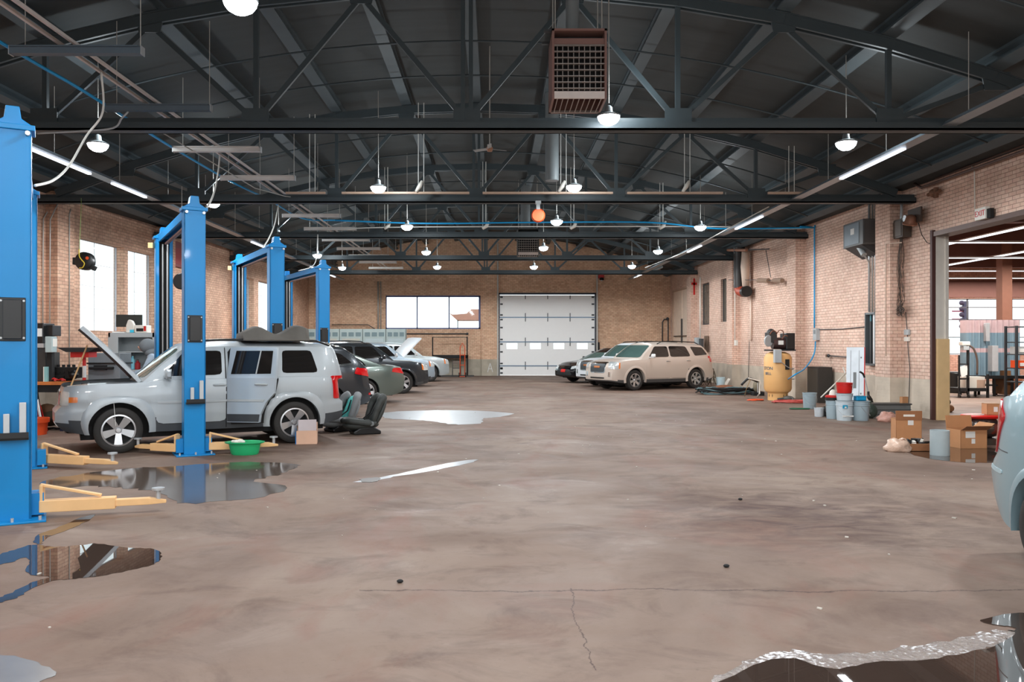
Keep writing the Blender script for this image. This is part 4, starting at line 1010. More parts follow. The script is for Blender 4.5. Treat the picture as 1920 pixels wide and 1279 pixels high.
make_car('grey-green saloon with red tail light, backed in behind the dark grey crossover', sedan, (-5.12, 22.05, 0), FR)
# mid-size SUV (beige, dark, white versions)
def terrain(P, **kw):
    d = dict(L=4.7, hw=.925, H=1.7, paint=P, clad=mat('dark_sill', (66, 66, 66), .55), cladz=.37, fa=1.43, ra=-1.43, wr=.365, Ra=.44, sill=.27,
    shoulder=[(-2.35, 1.1), (-1.6, 1.14), (.7, 1.11), (1.0, 1.1), (1.8, 1.06), (2.15, 1.0), (2.35, .95)], ff=.13, rf=.1, kf=.5, kr=.5, bowf=.1,
    fprof=[(.27, .1), (.36, .0), (.5, 0), (.85, .03), (1.05, .12)], rprof=[(.27, .12), (.4, 0), (.66, 0), (.72, .05), (1.1, .1)],
    cab=(1.12, .45, -1.85, -2.24), roof=[(-2.3, 1.58), (-1.6, 1.64), (-.4, 1.68), (.4, 1.64)], tumble=.79, wcurve=1.12, rcurve=1.4, crown=.04,
    archtrim=(.07, .022, P), spokes=6, spw=(.035, .05), rim=.235,
    patches=[('side_window', SIDEG, 'side', [(.78, 1.17), (-.17, 1.18), (-.17, 1.56), (.42, 1.56)], dict(off=.005)),
        ('side_window', SIDEG, 'side', [(-.24, 1.18), (-1.2, 1.19), (-1.06, 1.56), (-.24, 1.57)], dict(off=.005)),
        ('side_window', SIDEG, 'side', [(-1.42, 1.21), (-2.06, 1.25), (-1.86, 1.52), (-1.28, 1.55)], dict(off=.005)),
        ('windshield', WSG, 'front', [(-.72, 1.16), (.72, 1.16), (.60, 1.60), (-.60, 1.60)], dict(mirror=False, nn=(12, 10))),
        ('rear_window', SIDEG, 'rear', [(-.64, 1.16), (.64, 1.16), (.56, 1.52), (-.56, 1.52)], dict(mirror=False)),
        ('tail_light', TAIL, 'rc', [(-.14, .98), (.14, .98), (.12, 1.2), (-.12, 1.2)], dict(off=.014)),
        ('headlight', HEAD, 'fc', [(-.26, .78), (.12, .76), (.10, 1.0), (-.24, 1.01)], dict(off=.014)),
        ('turn_signal', AMB, 'fc', [(.10, .78), (.15, .78), (.15, .98), (.11, .98)], dict(off=.015)),
        ('grille_surround', CHR, 'front', [(-.42, .62), (.42, .62), (.46, 1.0), (-.46, 1.0)], dict(mirror=False, off=.012)),
        ('grille', mat('grille_dark', (70, 76, 80), .4, .4), 'front', [(-.38, .65), (.38, .65), (.42, .94), (-.42, .94)], dict(mirror=False, off=.022, key='gr')),
        ('emblem', mat('emblem_bar', (196, 120, 70), .3, .5), 'front', [(-.16, .80), (.16, .80), (.17, .86), (-.17, .86)], dict(mirror=False, off=.036)),
        ('fog_light', CHR, 'front', [(.60, .50), (.70, .50), (.70, .66), (.60, .66)], dict(off=.012)),
        ('lower_grille', BLK, 'front', [(-.4, .42), (.4, .42), (.4, .47), (-.4, .47)], dict(mirror=False, off=.01))]+door_set(P, .93, -.2, -1.12, .42, 1.06),
    handles=[(-.08, 1.02), (-1.05, 1.03)], rails=(.25, -1.75), railmat=BLK, handmat=CHR, mirmat=mat('mirror_white', (224, 226, 226), .25, .2, coat=.5), mirror=(.74, 1.22))
    d.update(kw); return d
BEI = paint('paint_beige', (206, 192, 180), .2, .35)
LEFTD = (-.446, .895)
make_car('dark grey sport utility car facing right with chrome-edged grille, behind the grey-green saloon', terrain(DG, patches=terrain(DG)['patches'], mirmat=DG), (-4.72, 26.65, 0), R(26.5))
NAV = paint('paint_lightblue', (176, 192, 204), .45, .3)
c5, H5 = make_car('pale silver-blue car with its hood up, second from the back wall', terrain(NAV, hood_open=(1.1, 2.2), engz=.86, rails=None, L=4.75), (-4.85, 30.95, 0), R(26.5))
def hood5(root, P, ang=-48):
    ro = [[Vector((1.05*i/6, y*.74, .03*(1-y*y)-.05*(i/6)**2)) for y in (-1, -.6, -.2, .2, .6, 1)] for i in range(7)]
    ri = [[v-Vector((0, 0, .05)) for v in r_] for r_ in ro]
    T = Matrix.Translation((1.1, 0, 1.14)) @ Matrix.Rotation(R(ang), 4, 'Y')
    m_ = M().grid(ro).grid(ri).grid([ro[-1], ri[-1]]).grid([ro[0], ri[0]]).grid([[r_[0] for r_ in ro], [r_[0] for r_ in ri]]).grid([[r_[-1] for r_ in ro], [r_[-1] for r_ in ri]])
    m_.tf(T).build('hood', P, root, smooth=30)
hood5(c5, paint('paint_white', (226, 232, 236), .1, .3))
SL2 = paint('paint_silver_far', (186, 196, 198), .4, .32)
make_car('silver car parked last in the left row, nearest the back wall', terrain(SL2, rails=None, cladz=.3), (-4.5, 35.05, 0), R(26.5))
# right side cars
RR = R(209)
make_car('beige sport utility car with black roof rails parked at an angle by the right wall', terrain(BEI), (5.78, 29.75, 0), RR)
make_car('white sport utility car mostly hidden behind the beige one', terrain(paint('paint_white', (226, 232, 236), .1, .3)), (5.66, 32.1, 0), RR)
BK = paint('paint_black', (16, 18, 22), .3, .2)
camry = dict(sedan); camry.update(L=4.85, paint=BK, H=1.46, fprof=[(.22, .12), (.3, .0), (.5, 0), (.62, .05), (.9, .25)],
    patches=[p for p in [(q[0], BK if q[1] is GG else q[1], *q[2:]) for q in sedan['patches']] if p[0] not in ('headlight',)]+[
        ('headlight', HEAD, 'fc', [(-.34, .58), (.22, .68), (.2, .78), (-.3, .70)], dict(off=.012)),
        ('upper_grille', CHR, 'front', [(-.34, .64), (.34, .64), (.36, .70), (-.36, .70)], dict(mirror=False, off=.01)),
        ('lower_grille', mat('grille_black_mesh', (30, 34, 36), .5), 'front', [(-.6, .34), (.6, .34), (.42, .58), (-.42, .58)], dict(mirror=False, off=.01)),
        ('front_plate', RED, 'front', [(-.16, .46), (.16, .46), (.16, .58), (-.16, .58)], dict(mirror=False, off=.02))])
make_car('black saloon with a red front plate, nearest the white roller door', camry, (5.1, 35.2, 0), RR)
# near right car, only its rear corner in frame
BG = paint('paint_bluegrey', (134, 160, 168), .2, .35)
hatch = dict(L=4.5, hw=.92, H=1.7, paint=BG, fa=1.4, ra=-1.37, wr=.345, Ra=.41, sill=.27, ends=.13,
    shoulder=[(-2.25, 1.16), (-1.95, 1.24), (-1.5, 1.28), (.8, 1.1), (1.2, 1.05), (2.0, .9), (2.25, .8)], ff=.2, rf=.20, kr=.75, bowr=.1,
    rprof=[(.27, .10), (.42, .03), (.62, 0), (.70, .02), (.80, .10), (1.0, .13), (1.2, .12)],
    cab=(1.2, .3, -1.45, -1.93), roof=[(-1.6, 1.66), (-.6, 1.7), (.3, 1.64)], tumble=.76, rcurve=1.15, archtrim=(.055, .014, BG), spokes=5,
    patches=[('tail_light', TAIL, 'side', [(-2.22, .78), (-2.08, .80), (-1.84, 1.10), (-2.06, 1.25)], dict(off=.014, nn=(12, 12))),
        ('bumper_crease', mat('bumper_edge', (160, 182, 188), .4), 'rc', [(-.3, .66), (.20, .66), (.20, .69), (-.3, .69)], dict(off=.006, nn=(14, 4))),
        ('bumper_seam', DGRY, 'side', [(-1.80, .83), (-2.2, .845), (-2.2, .85), (-1.80, .838)], dict(off=.003)),
        ('side_window', SIDEG, 'side', [(-.2, 1.28), (-1.3, 1.34), (-1.2, 1.58), (-.2, 1.6)], {}),
        ('rear_window', SIDEG, 'rear', [(-.62, 1.34), (.62, 1.34), (.5, 1.6), (-.5, 1.6)], dict(mirror=False)),
        ('windshield', WSG, 'front', [(-.7, 1.12), (.7, 1.12), (.6, 1.58), (-.6, 1.58)], dict(mirror=False))]+door_set(BG, .95, -.1, -1.0, .36, 1.0), handles=[(0, .95), (-.9, 1.0)])
make_car('blue-grey hatchback with red tail light, its rear corner at the right edge', hatch, (4.66, 4.08, 0), R(-90))

# ================================================================ two-post lifts
axd = Vector((-1.75, 3.15, 0)).normalized(); LA = math.atan2(axd.y, axd.x)
HT = 3.60
def lift_post(parent, p, facing, label=None):
    """C-section post; facing = +1 when the closed back looks along -axd (toward the camera side)"""
    T = Matrix.Translation(p) @ Matrix.Rotation(LA+(0 if facing > 0 else math.pi), 4, 'Z')
    w, d, t = .15, .24, .02
    m_ = M().bx(-d/2, -d/2+t, -w, w, 0, HT, T).bx(-d/2, d/2, -w, -w+t, 0, HT, T).bx(-d/2, d/2, w-t, w, 0, HT, T).bx(d/2-t, d/2, -w, -w+.06, 0, HT, T).bx(d/2-t, d/2, w-.06, w, 0, HT, T)
    o_ = m_.build('post', BLUE, parent, world=True, bevel=.006)
    M().bx(-.04, .06, -.1, .1, .4, HT-.05, T).build('inner_slide', BLKM, o_, world=True)
    M().tube([T @ Vector((.13, -.03, z)) for z in (.5, HT-.1)], .012, 6).tube([T @ Vector((.13, .05, z)) for z in (.5, HT-.1)], .016, 6).build('lift_cable', ALU, o_, world=True)
    M().prism([(-.24, -.27), (.24, -.27), (.24, .27), (-.24, .27)], 0, .02, T).build('base_plate', BLUE, parent, world=True, bevel=.005)
    for x, y in ((-.2, -.22), (-.2, 0), (-.2, .22), (.2, -.22), (.2, .22)): M().cyl(T @ Vector((x, y, .02)), T @ Vector((x, y, .055)), .014, 8).build('anchor_bolt', ALU, parent, world=True)
    # face details on the closed back
    M().bx(-d/2-.012, -d/2, -.105, .105, 1.66, 2.06, T).bx(-d/2-.05, -d/2-.012, -.075, .075, 1.68, 2.04, T).build('rope_cover', BLK, parent, world=True, bevel=.02)
    M().bx(-d/2-.008, -d/2+0, -.1, .1, .0+1.66, 2.06, T)
    for sy in (-.09, .09):
        for sz in (1.69, 2.03): M().cyl(T @ Vector((-d/2-.022, sy, sz)), T @ Vector((-d/2-.01, sy, sz)), .01, 8).build('cover_screw', ALU, parent, world=True)
    tr = M().bx(-d/2-.09, -d/2, -.13, .13, .76, .78, T).bx(-d/2-.09, -d/2-.08, -.13, .13, .76, .83, T).build('adapter_tray', BLK, parent, world=True)
    M().bx(-d/2-.07, -d/2-.02, .02, .07, .78, 1.0, T).build('height_adapter', ALU, tr, world=True, bevel=.004)
    M().bx(-d/2-.07, -d/2-.02, -.11, -.055, .78, 1.10, T).build('height_adapter', ALU, tr, world=True, bevel=.004)
    return T
def arm(parent, T, side, along, ang, ln, z=.11):
    """low yellow swing arm with support bar, extension and pad"""
    Ta = T @ Matrix.Translation((0.0, side*.22, 0)) @ Matrix.Rotation(ang, 4, 'Z')
    m_ = M().bx(0, ln*.62, -.055, .055, z-.055, z+.055, Ta).bx(ln*.58, ln*.9, -.04, .04, z-.035, z+.03, Ta)
    m_.add([Ta @ Vector(v) for v in ((ln*.9, -.04, z-.035), (ln*.9, .04, z-.035), (ln*.9, .04, z+.03), (ln*.9, -.04, z+.03), (ln*1.05, -.015, z-.03), (ln*1.05, .015, z-.03), (ln*1.05, .015, z-.0), (ln*1.05, -.015, z-.0))], [(0, 1, 2, 3), (4, 7, 6, 5), (0, 4, 5, 1), (1, 5, 6, 2), (2, 6, 7, 3), (3, 7, 4, 0)])
    m_.bar(Ta @ Vector((.0, 0, z+.2)), Ta @ Vector((ln*.5, 0, z+.075)), .05, .025).bx(-.0, .03, -.05, .05, z-.05, z+.2, Ta)
    a = m_.build('swing_arm', YEL, parent, world=True, bevel=.006)
    M().cyl(Ta @ Vector((ln*.98, 0, z)), Ta @ Vector((ln*.98, 0, z+.1)), .022, 12).cyl(Ta @ Vector((ln*.98, 0, z+.1)), Ta @ Vector((ln*.98, 0, z+.12)), .06, 16).build('lift_pad', ALU, a, world=True)
    return a
def lift(p0, label, arms, arms2, sw=True):
    p0 = Vector(p0); p1 = p0+axd*3.62
    t = thing('car_lift', label, 'car lift', p0, 0, 'blue two-post car lifts')
    T0 = lift_post(t, p0, 1); T1 = lift_post(t, p1, -1)
    # overhead beam and end caps
    pr = Vector((-axd.y, axd.x, 0))
    for T in (T0, T1):
        M().bx(-.14, .14, -.18, .18, HT, HT+.05, T).prism([(-.16, 0), (.16, 0), (.07, .06), (.055, .17), (-.055, .17), (-.07, .06)], -.1, .1, T @ Matrix.Translation((0, 0, HT+.05)) @ Matrix(((0, 0, 1, 0), (1, 0, 0, 0), (0, 1, 0, 0), (0, 0, 0, 1)))).build('top_bracket', BLUE, t, world=True, bevel=.006)
        for s in (-.12, .12): M().cyl(T @ Vector((-.17, s, HT-.03)), T @ Vector((-.122, s, HT-.03)), .022, 8).build('bracket_bolt', ALU, t, world=True)
    a, b_ = p0+Vector((0, 0, HT+.0)), p1+Vector((0, 0, HT+.0))
    M().bar(a+pr*.09, b_+pr*.09, .03, .13).bar(a-pr*.09, b_-pr*.09, .03, .13).bar(a+Vector((0, 0, .06)), b_+Vector((0, 0, .06)), .2, .012).build('overhead_beam', BLUE, t, world=True)
    M().bar(a-Vector((0, 0, .12))+axd*.4, b_-Vector((0, 0, .12))-axd*.4, .05, .03).build('shutoff_bar', mat('padded_bar', (150, 120, 116), .6), t, world=True)
    for T in (T0, T1): 
        for s_ in (-.25, .152): M().bx(-.05, .16, s_, s_+.1, .04, .24, T).build('carriage', BLUE, t, world=True)
    for (T, ars) in ((T0, arms), (T1, arms2)):
        for side, ang, ln in ars: arm(t, T, side, 0, ang, ln)
    M().box(T1 @ Vector((-.02, -.21, HT-.12)), (.09, .09, .1)).build('limit_switch', YEL, t, world=True)
    return t
base = Vector((-4.47, 7.42, 0))
def lang(wx, wy): return math.atan2(wy, wx)-LA
lifts = ['nearest blue lift, tall post cut by the left edge of the photo', 'second blue lift, post standing before the silver four wheel drive', 'third blue lift, behind the roof bag', 'farthest blue lift, beside the long grey lockers']
for i in range(4):
    p = base+Vector((0, 4.45*i, 0))
    if i == 0: A0, A1 = [(-1, lang(1, .30), 1.05)], [(1, lang(1, -.3)-math.pi, 1.15)]
    elif i == 1: A0, A1 = [(-1, lang(1, .25), .95), (1, lang(-1, .35), .75)], [(1, lang(1, -.3)-math.pi, 1.0), (-1, lang(-1, -.3)-math.pi, 1.0)]
    else: A0, A1 = [(-1, lang(1, .6), .9), (1, lang(-1, .35), .75)], [(1, lang(1, -.3)-math.pi, 1.0)]
    lift(p, lifts[i], A0, A1)
# ================================================================ puddles and slush on the floor
def water(name, rgb, rough, ior=1.5, bump=.02):
    m = mat(name, rgb, rough, 0, .15, 4, spec=.5); b = m.node_tree.nodes['Principled BSDF']; b.inputs['IOR'].default_value = ior
    return m
WAT = water('puddle_water', (62, 50, 44), .015, 1.9)
WAT2 = water('puddle_thin', (92, 80, 72), .09, 1.7)
PAINTED_SHEEN = water('wet_painted_sheen', (168, 172, 176), .3, 2.0)  # pale base colour paints a bright reflection into the wet floor
SLU = mat('slush_film', (122, 112, 106), .18, 0, .25, 30, bump=1.0)
_n = SLU.node_tree.nodes; _l = SLU.node_tree.links
_tc = _n.new('ShaderNodeTexCoord'); _a = _n.new('ShaderNodeTexNoise'); _a.inputs['Scale'].default_value = 38; _a.inputs['Detail'].default_value = 4; _l.new(_tc.outputs['Object'], _a.inputs[0])
_b = _n.new('ShaderNodeTexNoise'); _b.inputs['Scale'].default_value = 2.5; _l.new(_tc.outputs['Object'], _b.inputs[0])
_c = _n.new('ShaderNodeMath'); _c.operation = 'MULTIPLY'; _l.new(_a.outputs['Fac'], _c.inputs[0]); _l.new(_b.outputs['Fac'], _c.inputs[1])
_r = _n.new('ShaderNodeMapRange'); _r.inputs[1].default_value = .27; _r.inputs[2].default_value = .36; _l.new(_c.outputs[0], _r.inputs[0])
_m = _n.new('ShaderNodeMix'); _m.data_type = 'RGBA'; _m.inputs['B'].default_value = (.8, .8, .82, 1); _l.new(_r.outputs[0], _m.inputs['Factor'])
_bs = _n['Principled BSDF']; _l.new(_bs.inputs['Base Color'].links[0].from_socket, _m.inputs['A']); _l.new(_m.outputs['Result'], _bs.inputs['Base Color'])
def puddle(poly, label, m=WAT, jit=.02, z=.003, name='puddle', sub=5):
    P = [G(x, y) for x, y in poly]; n = len(P); pts = []
    rnd = random.Random(len(label)*7+n)
    for i in range(n):
        a, b_, c, d_ = P[i-1], P[i], P[(i+1) % n], P[(i+2) % n]
        for k in range(sub):
            t = k/sub; q = .5*((2*b_)+(c-a)*t+(2*a-5*b_+4*c-d_)*t*t+(3*b_-a-3*c+d_)*t**3)
            q = q+Vector((rnd.uniform(-jit, jit), rnd.uniform(-jit, jit), 0)); pts.append((q.x, q.y))
    mm_ = M().prism(pts, -.0005, z); 
    return single(mm_, name, m, label, 'puddle', kind='stuff') if False else tag(mm_.build(name, m, None), label, 'puddle', None, 'stuff')
puddle([(-40, 1058), (0, 1040), (25, 1032), (62, 1022), (100, 1026), (150, 1023), (185, 1020), (240, 1028), (290, 1030), (303, 1044), (288, 1058), (250, 1068), (190, 1080), (140, 1086), (100, 1090), (62, 1104), (30, 1122), (-10, 1132), (-10, 1126), (30, 1108), (62, 1092), (94, 1082), (60, 1078), (48, 1068), (58, 1054), (45, 1046), (20, 1055), (-40, 1066)], 'clear mirror-like puddle before the nearest blue lift', jit=.012)
puddle([(64, 1018), (72, 1004), (102, 992), (150, 972), (178, 966), (162, 978), (122, 996), (88, 1008), (78, 1020)], 'narrow wet streak running from the nearest lift arm', WAT, .012)
puddle([(72, 905), (130, 893), (230, 880), (330, 874), (420, 868), (520, 867), (562, 874), (530, 888), (500, 896), (470, 903), (545, 915), (480, 934), (400, 941), (340, 943), (300, 925), (240, 916), (180, 912), (110, 915)], 'wide thin puddle in front of the second lift post', WAT2, .05)
puddle([(722, 774), (800, 770), (880, 770), (962, 776), (925, 783), (905, 785), (905, 793), (850, 796), (810, 790), (770, 787), (722, 784)], 'bright puddle in the middle of the floor beyond the child seats', PAINTED_SHEEN, .05)
puddle([(662, 904), (700, 898), (760, 886), (840, 869), (893, 862), (880, 869), (820, 881), (740, 894), (700, 903)], 'long narrow wet streak in mid floor', PAINTED_SHEEN, .02)
puddle([(676, 899), (690, 897), (712, 896), (706, 903), (684, 905)], 'small dark wet spot at the left end of the narrow streak', mat('grime_dark', (70, 62, 58), .4), .02, .0045)
0 and puddle([(570, 925), (600, 916), (660, 908), (720, 905), (700, 912), (640, 920), (608, 934), (650, 944), (735, 932), (745, 938), (690, 948), (625, 950), (580, 942)], 'curved pale watermark on the floor left of centre', mat('residue_pale', (150, 140, 132), .4, 0, .15, 9), .03, .0015)
puddle([(1330, 1330), (1400, 1256), (1480, 1236), (1560, 1256), (1640, 1243), (1740, 1238), (1830, 1222), (1880, 1206), (1905, 1180), (1860, 1172), (1840, 1162), (1960, 1160), (2010, 1330)], 'large dark puddle in the lower right corner', WAT, .01, .006)
puddle([(1230, 1330), (1330, 1278), (1400, 1243), (1480, 1222), (1560, 1226), (1640, 1222), (1740, 1208), (1840, 1190), (1880, 1184), (1905, 1186), (1890, 1204), (1830, 1226), (1740, 1243), (1640, 1249), (1560, 1262), (1480, 1244), (1400, 1264), (1350, 1330)], 'pale frothy slush along the edge of the corner puddle', SLU, .03, .0035, 'slush_edge')
puddle([(1692, 842), (1740, 838), (1800, 836), (1880, 843), (1930, 850), (1925, 872), (1860, 868), (1800, 867), (1725, 857)], 'shallow puddle under the grey bucket and open carton', WAT, .02)
puddle([(-40, 1232), (0, 1229), (60, 1240), (102, 1262), (66, 1285), (-40, 1330)], 'pale wet patch in the lower left corner', mat('wet_grey', (126, 122, 120), .18, 0, .15, 5), .012)
0 and puddle([(620, 840), (700, 836), (780, 832), (800, 842), (720, 848), (640, 850)], 'faint wet sheen left of the middle of the floor', mat('residue_wet', (128, 116, 106), .22, 0, .2, 6), .04, .0015)

# ================================================================ left side: benches and tools
def bucket(loc, r, h, m, label, handle=True, rim=True, inside=None, name='bucket', cat='bucket', taper=.86, group=None):
    t = thing(name, label, cat, loc, random.uniform(0, 6), group)
    M().lathe((0, 0, 0), [(.001, 0), (r*taper, 0), (r*taper+.004, .01), (r*.965, h*.78), (r*.97, h), (r*.93, h), (r*.9, h*.75), (r*taper-.01, .015), (.001, .015)], 28).build('pail', m, t, smooth=35)
    if rim: M().lathe((0, 0, 0), [(r*.96, h*.76), (r*1.03, h*.77), (r*1.03, h*.79), (r*.97, h*.8), (r*.975, h*.86), (r*1.02, h*.865), (r*1.02, h*.885), (r*.975, h*.89), (r*.98, h*.96), (r*1.05, h*.965), (r*1.05, h), (r*.97, h)], 28, cap=False).build('rim', m, t, smooth=35)
    if handle: M().tube([(r*1.03*math.cos(a), r*1.03*math.sin(a), h*.8-.55*h*math.sin(a)*(1 if math.sin(a) > 0 else 0)) for a in [math.pi*k/14 for k in range(15)]], .004, 6).build('handle', ALU, t)
    return t
def cart(loc, w, d, h, label, rz=0, open_=True, name='cardboard_box', m=CARD, flaps=((0, 1, .3, 20), (1, 1, .2, 60)), lab=(.0, .0, .12, .1)):
    t = thing(name, label, 'box', loc, rz)
    th = .006
    b_ = M().bx(-w/2, w/2, -d/2, d/2, 0, th).bx(-w/2, w/2, -d/2, -d/2+th, 0, h).bx(-w/2, w/2, d/2-th, d/2, 0, h).bx(-w/2, -w/2+th, -d/2, d/2, 0, h).bx(w/2-th, w/2, -d/2, d/2, 0, h)
    if not open_: b_.bx(-w/2, w/2, -d/2, d/2, h-th, h)
    b_.build('carton', m, t)
    for side, sg, ln, ang in flaps if open_ else ():
        if side == 0: T = Matrix.Translation((0, sg*d/2, h)) @ Matrix.Rotation(R(ang)*-sg, 4, 'X'); M().bx(-w/2, w/2, -th, 0, 0, ln, T).build('flap', CARDI if ang > 45 else m, t)
        else: T = Matrix.Translation((sg*w/2, 0, h)) @ Matrix.Rotation(R(ang)*sg, 4, 'Y'); M().bx(-th, 0, -d/2, d/2, 0, ln, T).build('flap', m, t)
    if lab: M().bx(lab[0]-lab[2]/2, lab[0]+lab[2]/2, -d/2-.003, -d/2, lab[1], lab[1]+lab[3]).build('paper_label', PAPER, t)
    return t
# grey bench cabinet under the window
d = 18.0; xa, xb = XP(203, d), XP(289, d)
t = thing('tool_cabinet', 'tall grey open tool cabinet against the left wall under the monitor', 'cabinet', ((xa+xb)/2, d+.3, 0))
zt = ZY(624, d)
M().bx(xa, xa+.04, d, d+.6, 0, zt).bx(xb-.04, xb, d, d+.6, 0, zt).bx(xa, xb, d+.57, d+.6, 0, zt).bx(xa, xb, d, d+.6, zt-.1, zt).bx(xa, xb, d, d+.6, 0, .1).bx(xa, xb, d, d+.6, 1.0, 1.06).bx(xa, xb, d+.1, d+.6, 1.45, 1.47).bx(xa, xa+.22, d-.01, d+.02, 1.06, zt-.1).build('cabinet_body', LGRY, t, world=True)
for k in range(3): q = M().bx(xa+.05, xb-.05, d-.02, d+.02, .14+.28*k, .38+.28*k).build('drawer', mat('drawer_grey', (140, 144, 146), .4), t, world=True); M().bx(xa+.15, xb-.15, d-.05, d-.02, .33+.28*k, .35+.28*k).build('handle', ALU, q, world=True)
TEAL = mat('teal_bottle', (110, 176, 190), .35)
for k, (px, h, w, m, nm) in enumerate(((214, .26, .05, RED, 'red bottle'), (222, .34, .06, TEAL, 'teal bottle'), (230, .22, .05, PVC, 'white bottle'), (240, .36, .11, mat('blue_bin', (90, 160, 200), .4), 'pale blue jug'), (249, .3, .05, TEAL, 'small teal bottle'), (258, .2, .06, mat('dark_red', (150, 24, 30), .5), 'dark red can'))):
    x = XP(px, d+.2)
    t = thing('bottle', nm+' standing inside the grey tool cabinet', 'bottle', (x, d+.2, 1.065), 0, 'bottles in the tool cabinet')
    M().lathe((0, 0, 0), [(.001, 0), (w, 0), (w, h*.7), (w*.4, h*.85), (w*.4, h)], 14).build('flask', m, t, smooth=40); M().cyl((0, 0, h), (0, 0, h+.03), w*.45, 10).build('cap', DGRY, t)
# monitor, jug, printer on top
t = thing('monitor', 'black flat monitor on top of the grey tool cabinet before the window', 'monitor', (XP(242, d), d+.35, zt))
M().bx(XP(218, d+.35), XP(267, d+.35), d+.33, d+.37, ZY(613, d+.3), ZY(590, d+.3)).build('screen', mat('monitor_dark', (44, 50, 48), .4), t, world=True, bevel=.005)
M().bx(XP(238, d+.35), XP(246, d+.35), d+.38, d+.41, zt, zt+.2).bx(XP(232, d+.35), XP(252, d+.35), d+.28, d+.46, zt, zt+.015).build('stand', BLK, t, world=True)
t = thing('fluid_jug', 'white jug with blue fluid in front of the black monitor', 'jug', (XP(240, d), d+.14, zt))
M().prism([(-.09, 0), (.09, 0), (.09, .18), (.05, .27), (-.02, .30), (-.05, .28), (-.09, .17)], -.05, .05, Matrix(((1, 0, 0, 0), (0, 0, 1, 0), (0, 1, 0, 0), (0, 0, 0, 1)))).build('flask', PVC, t, bevel=.015)
M().bx(-.0, .088, -.056, .056, .005, .07).build('fluid', mat('fluid_blue', (60, 190, 220), .3), t)
t = thing('label_printer', 'small white printer beside the monitor on the tool cabinet', 'printer', (XP(262, d), d+.17, zt))
M().bx(-.14, .14, -.12, .12, .0, .17).build('printer_body', PVC, t, bevel=.015); M().bx(-.1, .06, -.125, -.118, .03, .1).build('paper_slot', BLK, t); M().bx(.07, .12, -.13, -.12, .04, .15).build('front_button', RED, t)
t = thing('paper_stack', 'flat pile of papers at the left end of the cabinet top', 'papers', (XP(216, d), d+.2, zt)); M().box((0, 0, .015), (.26, .2, .03), .2).build('sheet', PAPER, t); M().box((.03, 0, .036), (.22, .16, .012), -.3).build('magazine', mat('magazine', (180, 120, 80), .6), t)
# roller tool chest
d = 15.9; xa, xb = XP(165, d), XP(206, d)
t = thing('tool_chest', 'grey roller tool chest with black handle, seen through the raised hood gap', 'tool chest', ((xa+xb)/2, d+.3, 0))
M().bx(xa, xb+.2, d, d+.5, .12, ZY(662, d)).build('chest', mat('chest_grey', (118, 124, 128), .4), t, world=True, bevel=.01)
M().bx(xa-.02, xb+.22, d-.02, d+.52, ZY(680, d)-.03, ZY(680, d)).build('lid_edge', BLK, t, world=True)
M().cyl((xa+.05, d-.06, ZY(690, d)), (xb+.1, d-.06, ZY(690, d)), .03, 10).bx(xa+.15, xb-.05, d-.08, d, ZY(694, d), ZY(685, d)).build('handle', BLKM, t, world=True)
for k in range(4): M().bx(xa+.03, xb+.17, d-.012, d, .2+.17*k, .34+.17*k).build('drawer', mat('chest_drawer', (130, 138, 142), .4), t, world=True)
for x in (xa+.08, xb+.12):
    for y in (d+.1, d+.4): M().cyl((x-.02, y, .06), (x+.02, y, .06), .06, 12).build('caster', RUB, t, world=True)
# red stand with black tray
d = 14.9
t = thing('drain_stand', 'red oil drain stand with wide black tray behind the silver hood', 'stand', (XP(157, d), d, 0))
x = XP(157, d)
M().prism([(-.36, ZY(652, d)), (.36, ZY(652, d)), (.2, ZY(660, d)), (-.2, ZY(660, d))], -.25, .25, Matrix.Translation((x, d, 0)) @ Matrix(((1, 0, 0, 0), (0, 0, 1, 0), (0, 1, 0, 0), (0, 0, 0, 1)))).build('tray', BLKM, t, world=True)
M().bx(x-.17, x+.17, d-.15, d+.15, ZY(670, d), ZY(660, d)).build('funnel', RED, t, world=True)
M().cyl((x+.01, d, .1), (x+.01, d, ZY(670, d)), .03, 12).build('post', RED, t, world=True, smooth=30)
M().cyl((x+.01, d-.0, ZY(708, d)), (x+.01, d, ZY(686, d)), .034, 12).build('post_label', WHT, t, world=True)
M().lathe((x, d, 0), [(.001, .08), (.3, .08), (.3, .14), (.26, .5), (.05, .62)], 24).build('tank', RED, t, world=True, smooth=30)
for a in (0.6, 2.2, 3.8, 5.3): M().cyl((x+.27*math.cos(a)-.015, d+.27*math.sin(a), .04), (x+.27*math.cos(a)+.015, d+.27*math.sin(a), .04), .04, 10).build('caster', BLK, t, world=True)
# left bench, black machine, boxes
y0 = 15.0; zbn = .93; xa, xb = XP(20, 15), XP(126, 15)
t = thing('workbench', 'low wooden-topped workbench at the left edge beside the blue post', 'workbench', ((xa+xb)/2, 15.4, 0))
M().bx(xa, xb, y0, y0+.8, zbn-.06, zbn).build('bench_top', WOOD, t, world=True); M().bx(xa, xb-.05, y0+.03, y0+.77, zbn-.2, zbn-.06).build('apron', BLKM, t, world=True)
for x in (xa+.05, xb-.12):
    for y in (y0+.06, y0+.7): M().bx(x-.03, x+.03, y-.03, y+.03, 0, zbn-.2).build('leg', mat('leg_navy', (20, 30, 60), .5), t, world=True)
M().bx(xa+.05, xb-.1, y0+.1, y0+.7, .2, .23).build('lower_shelf', BLKM, t, world=True)
x0 = XP(55, 15.1); x1 = XP(85, 15.1)
t = thing('tower_machine', 'tall black cabinet machine with paper label on the left workbench', 'machine', ((x0+x1)/2, 15.3, zbn))
M().bx(x0-.2, x1, 15.1, 15.6, zbn, ZY(661, 15.1)).build('lower_cabinet', mat('black_cab', (52, 50, 48), .6), t, world=True)
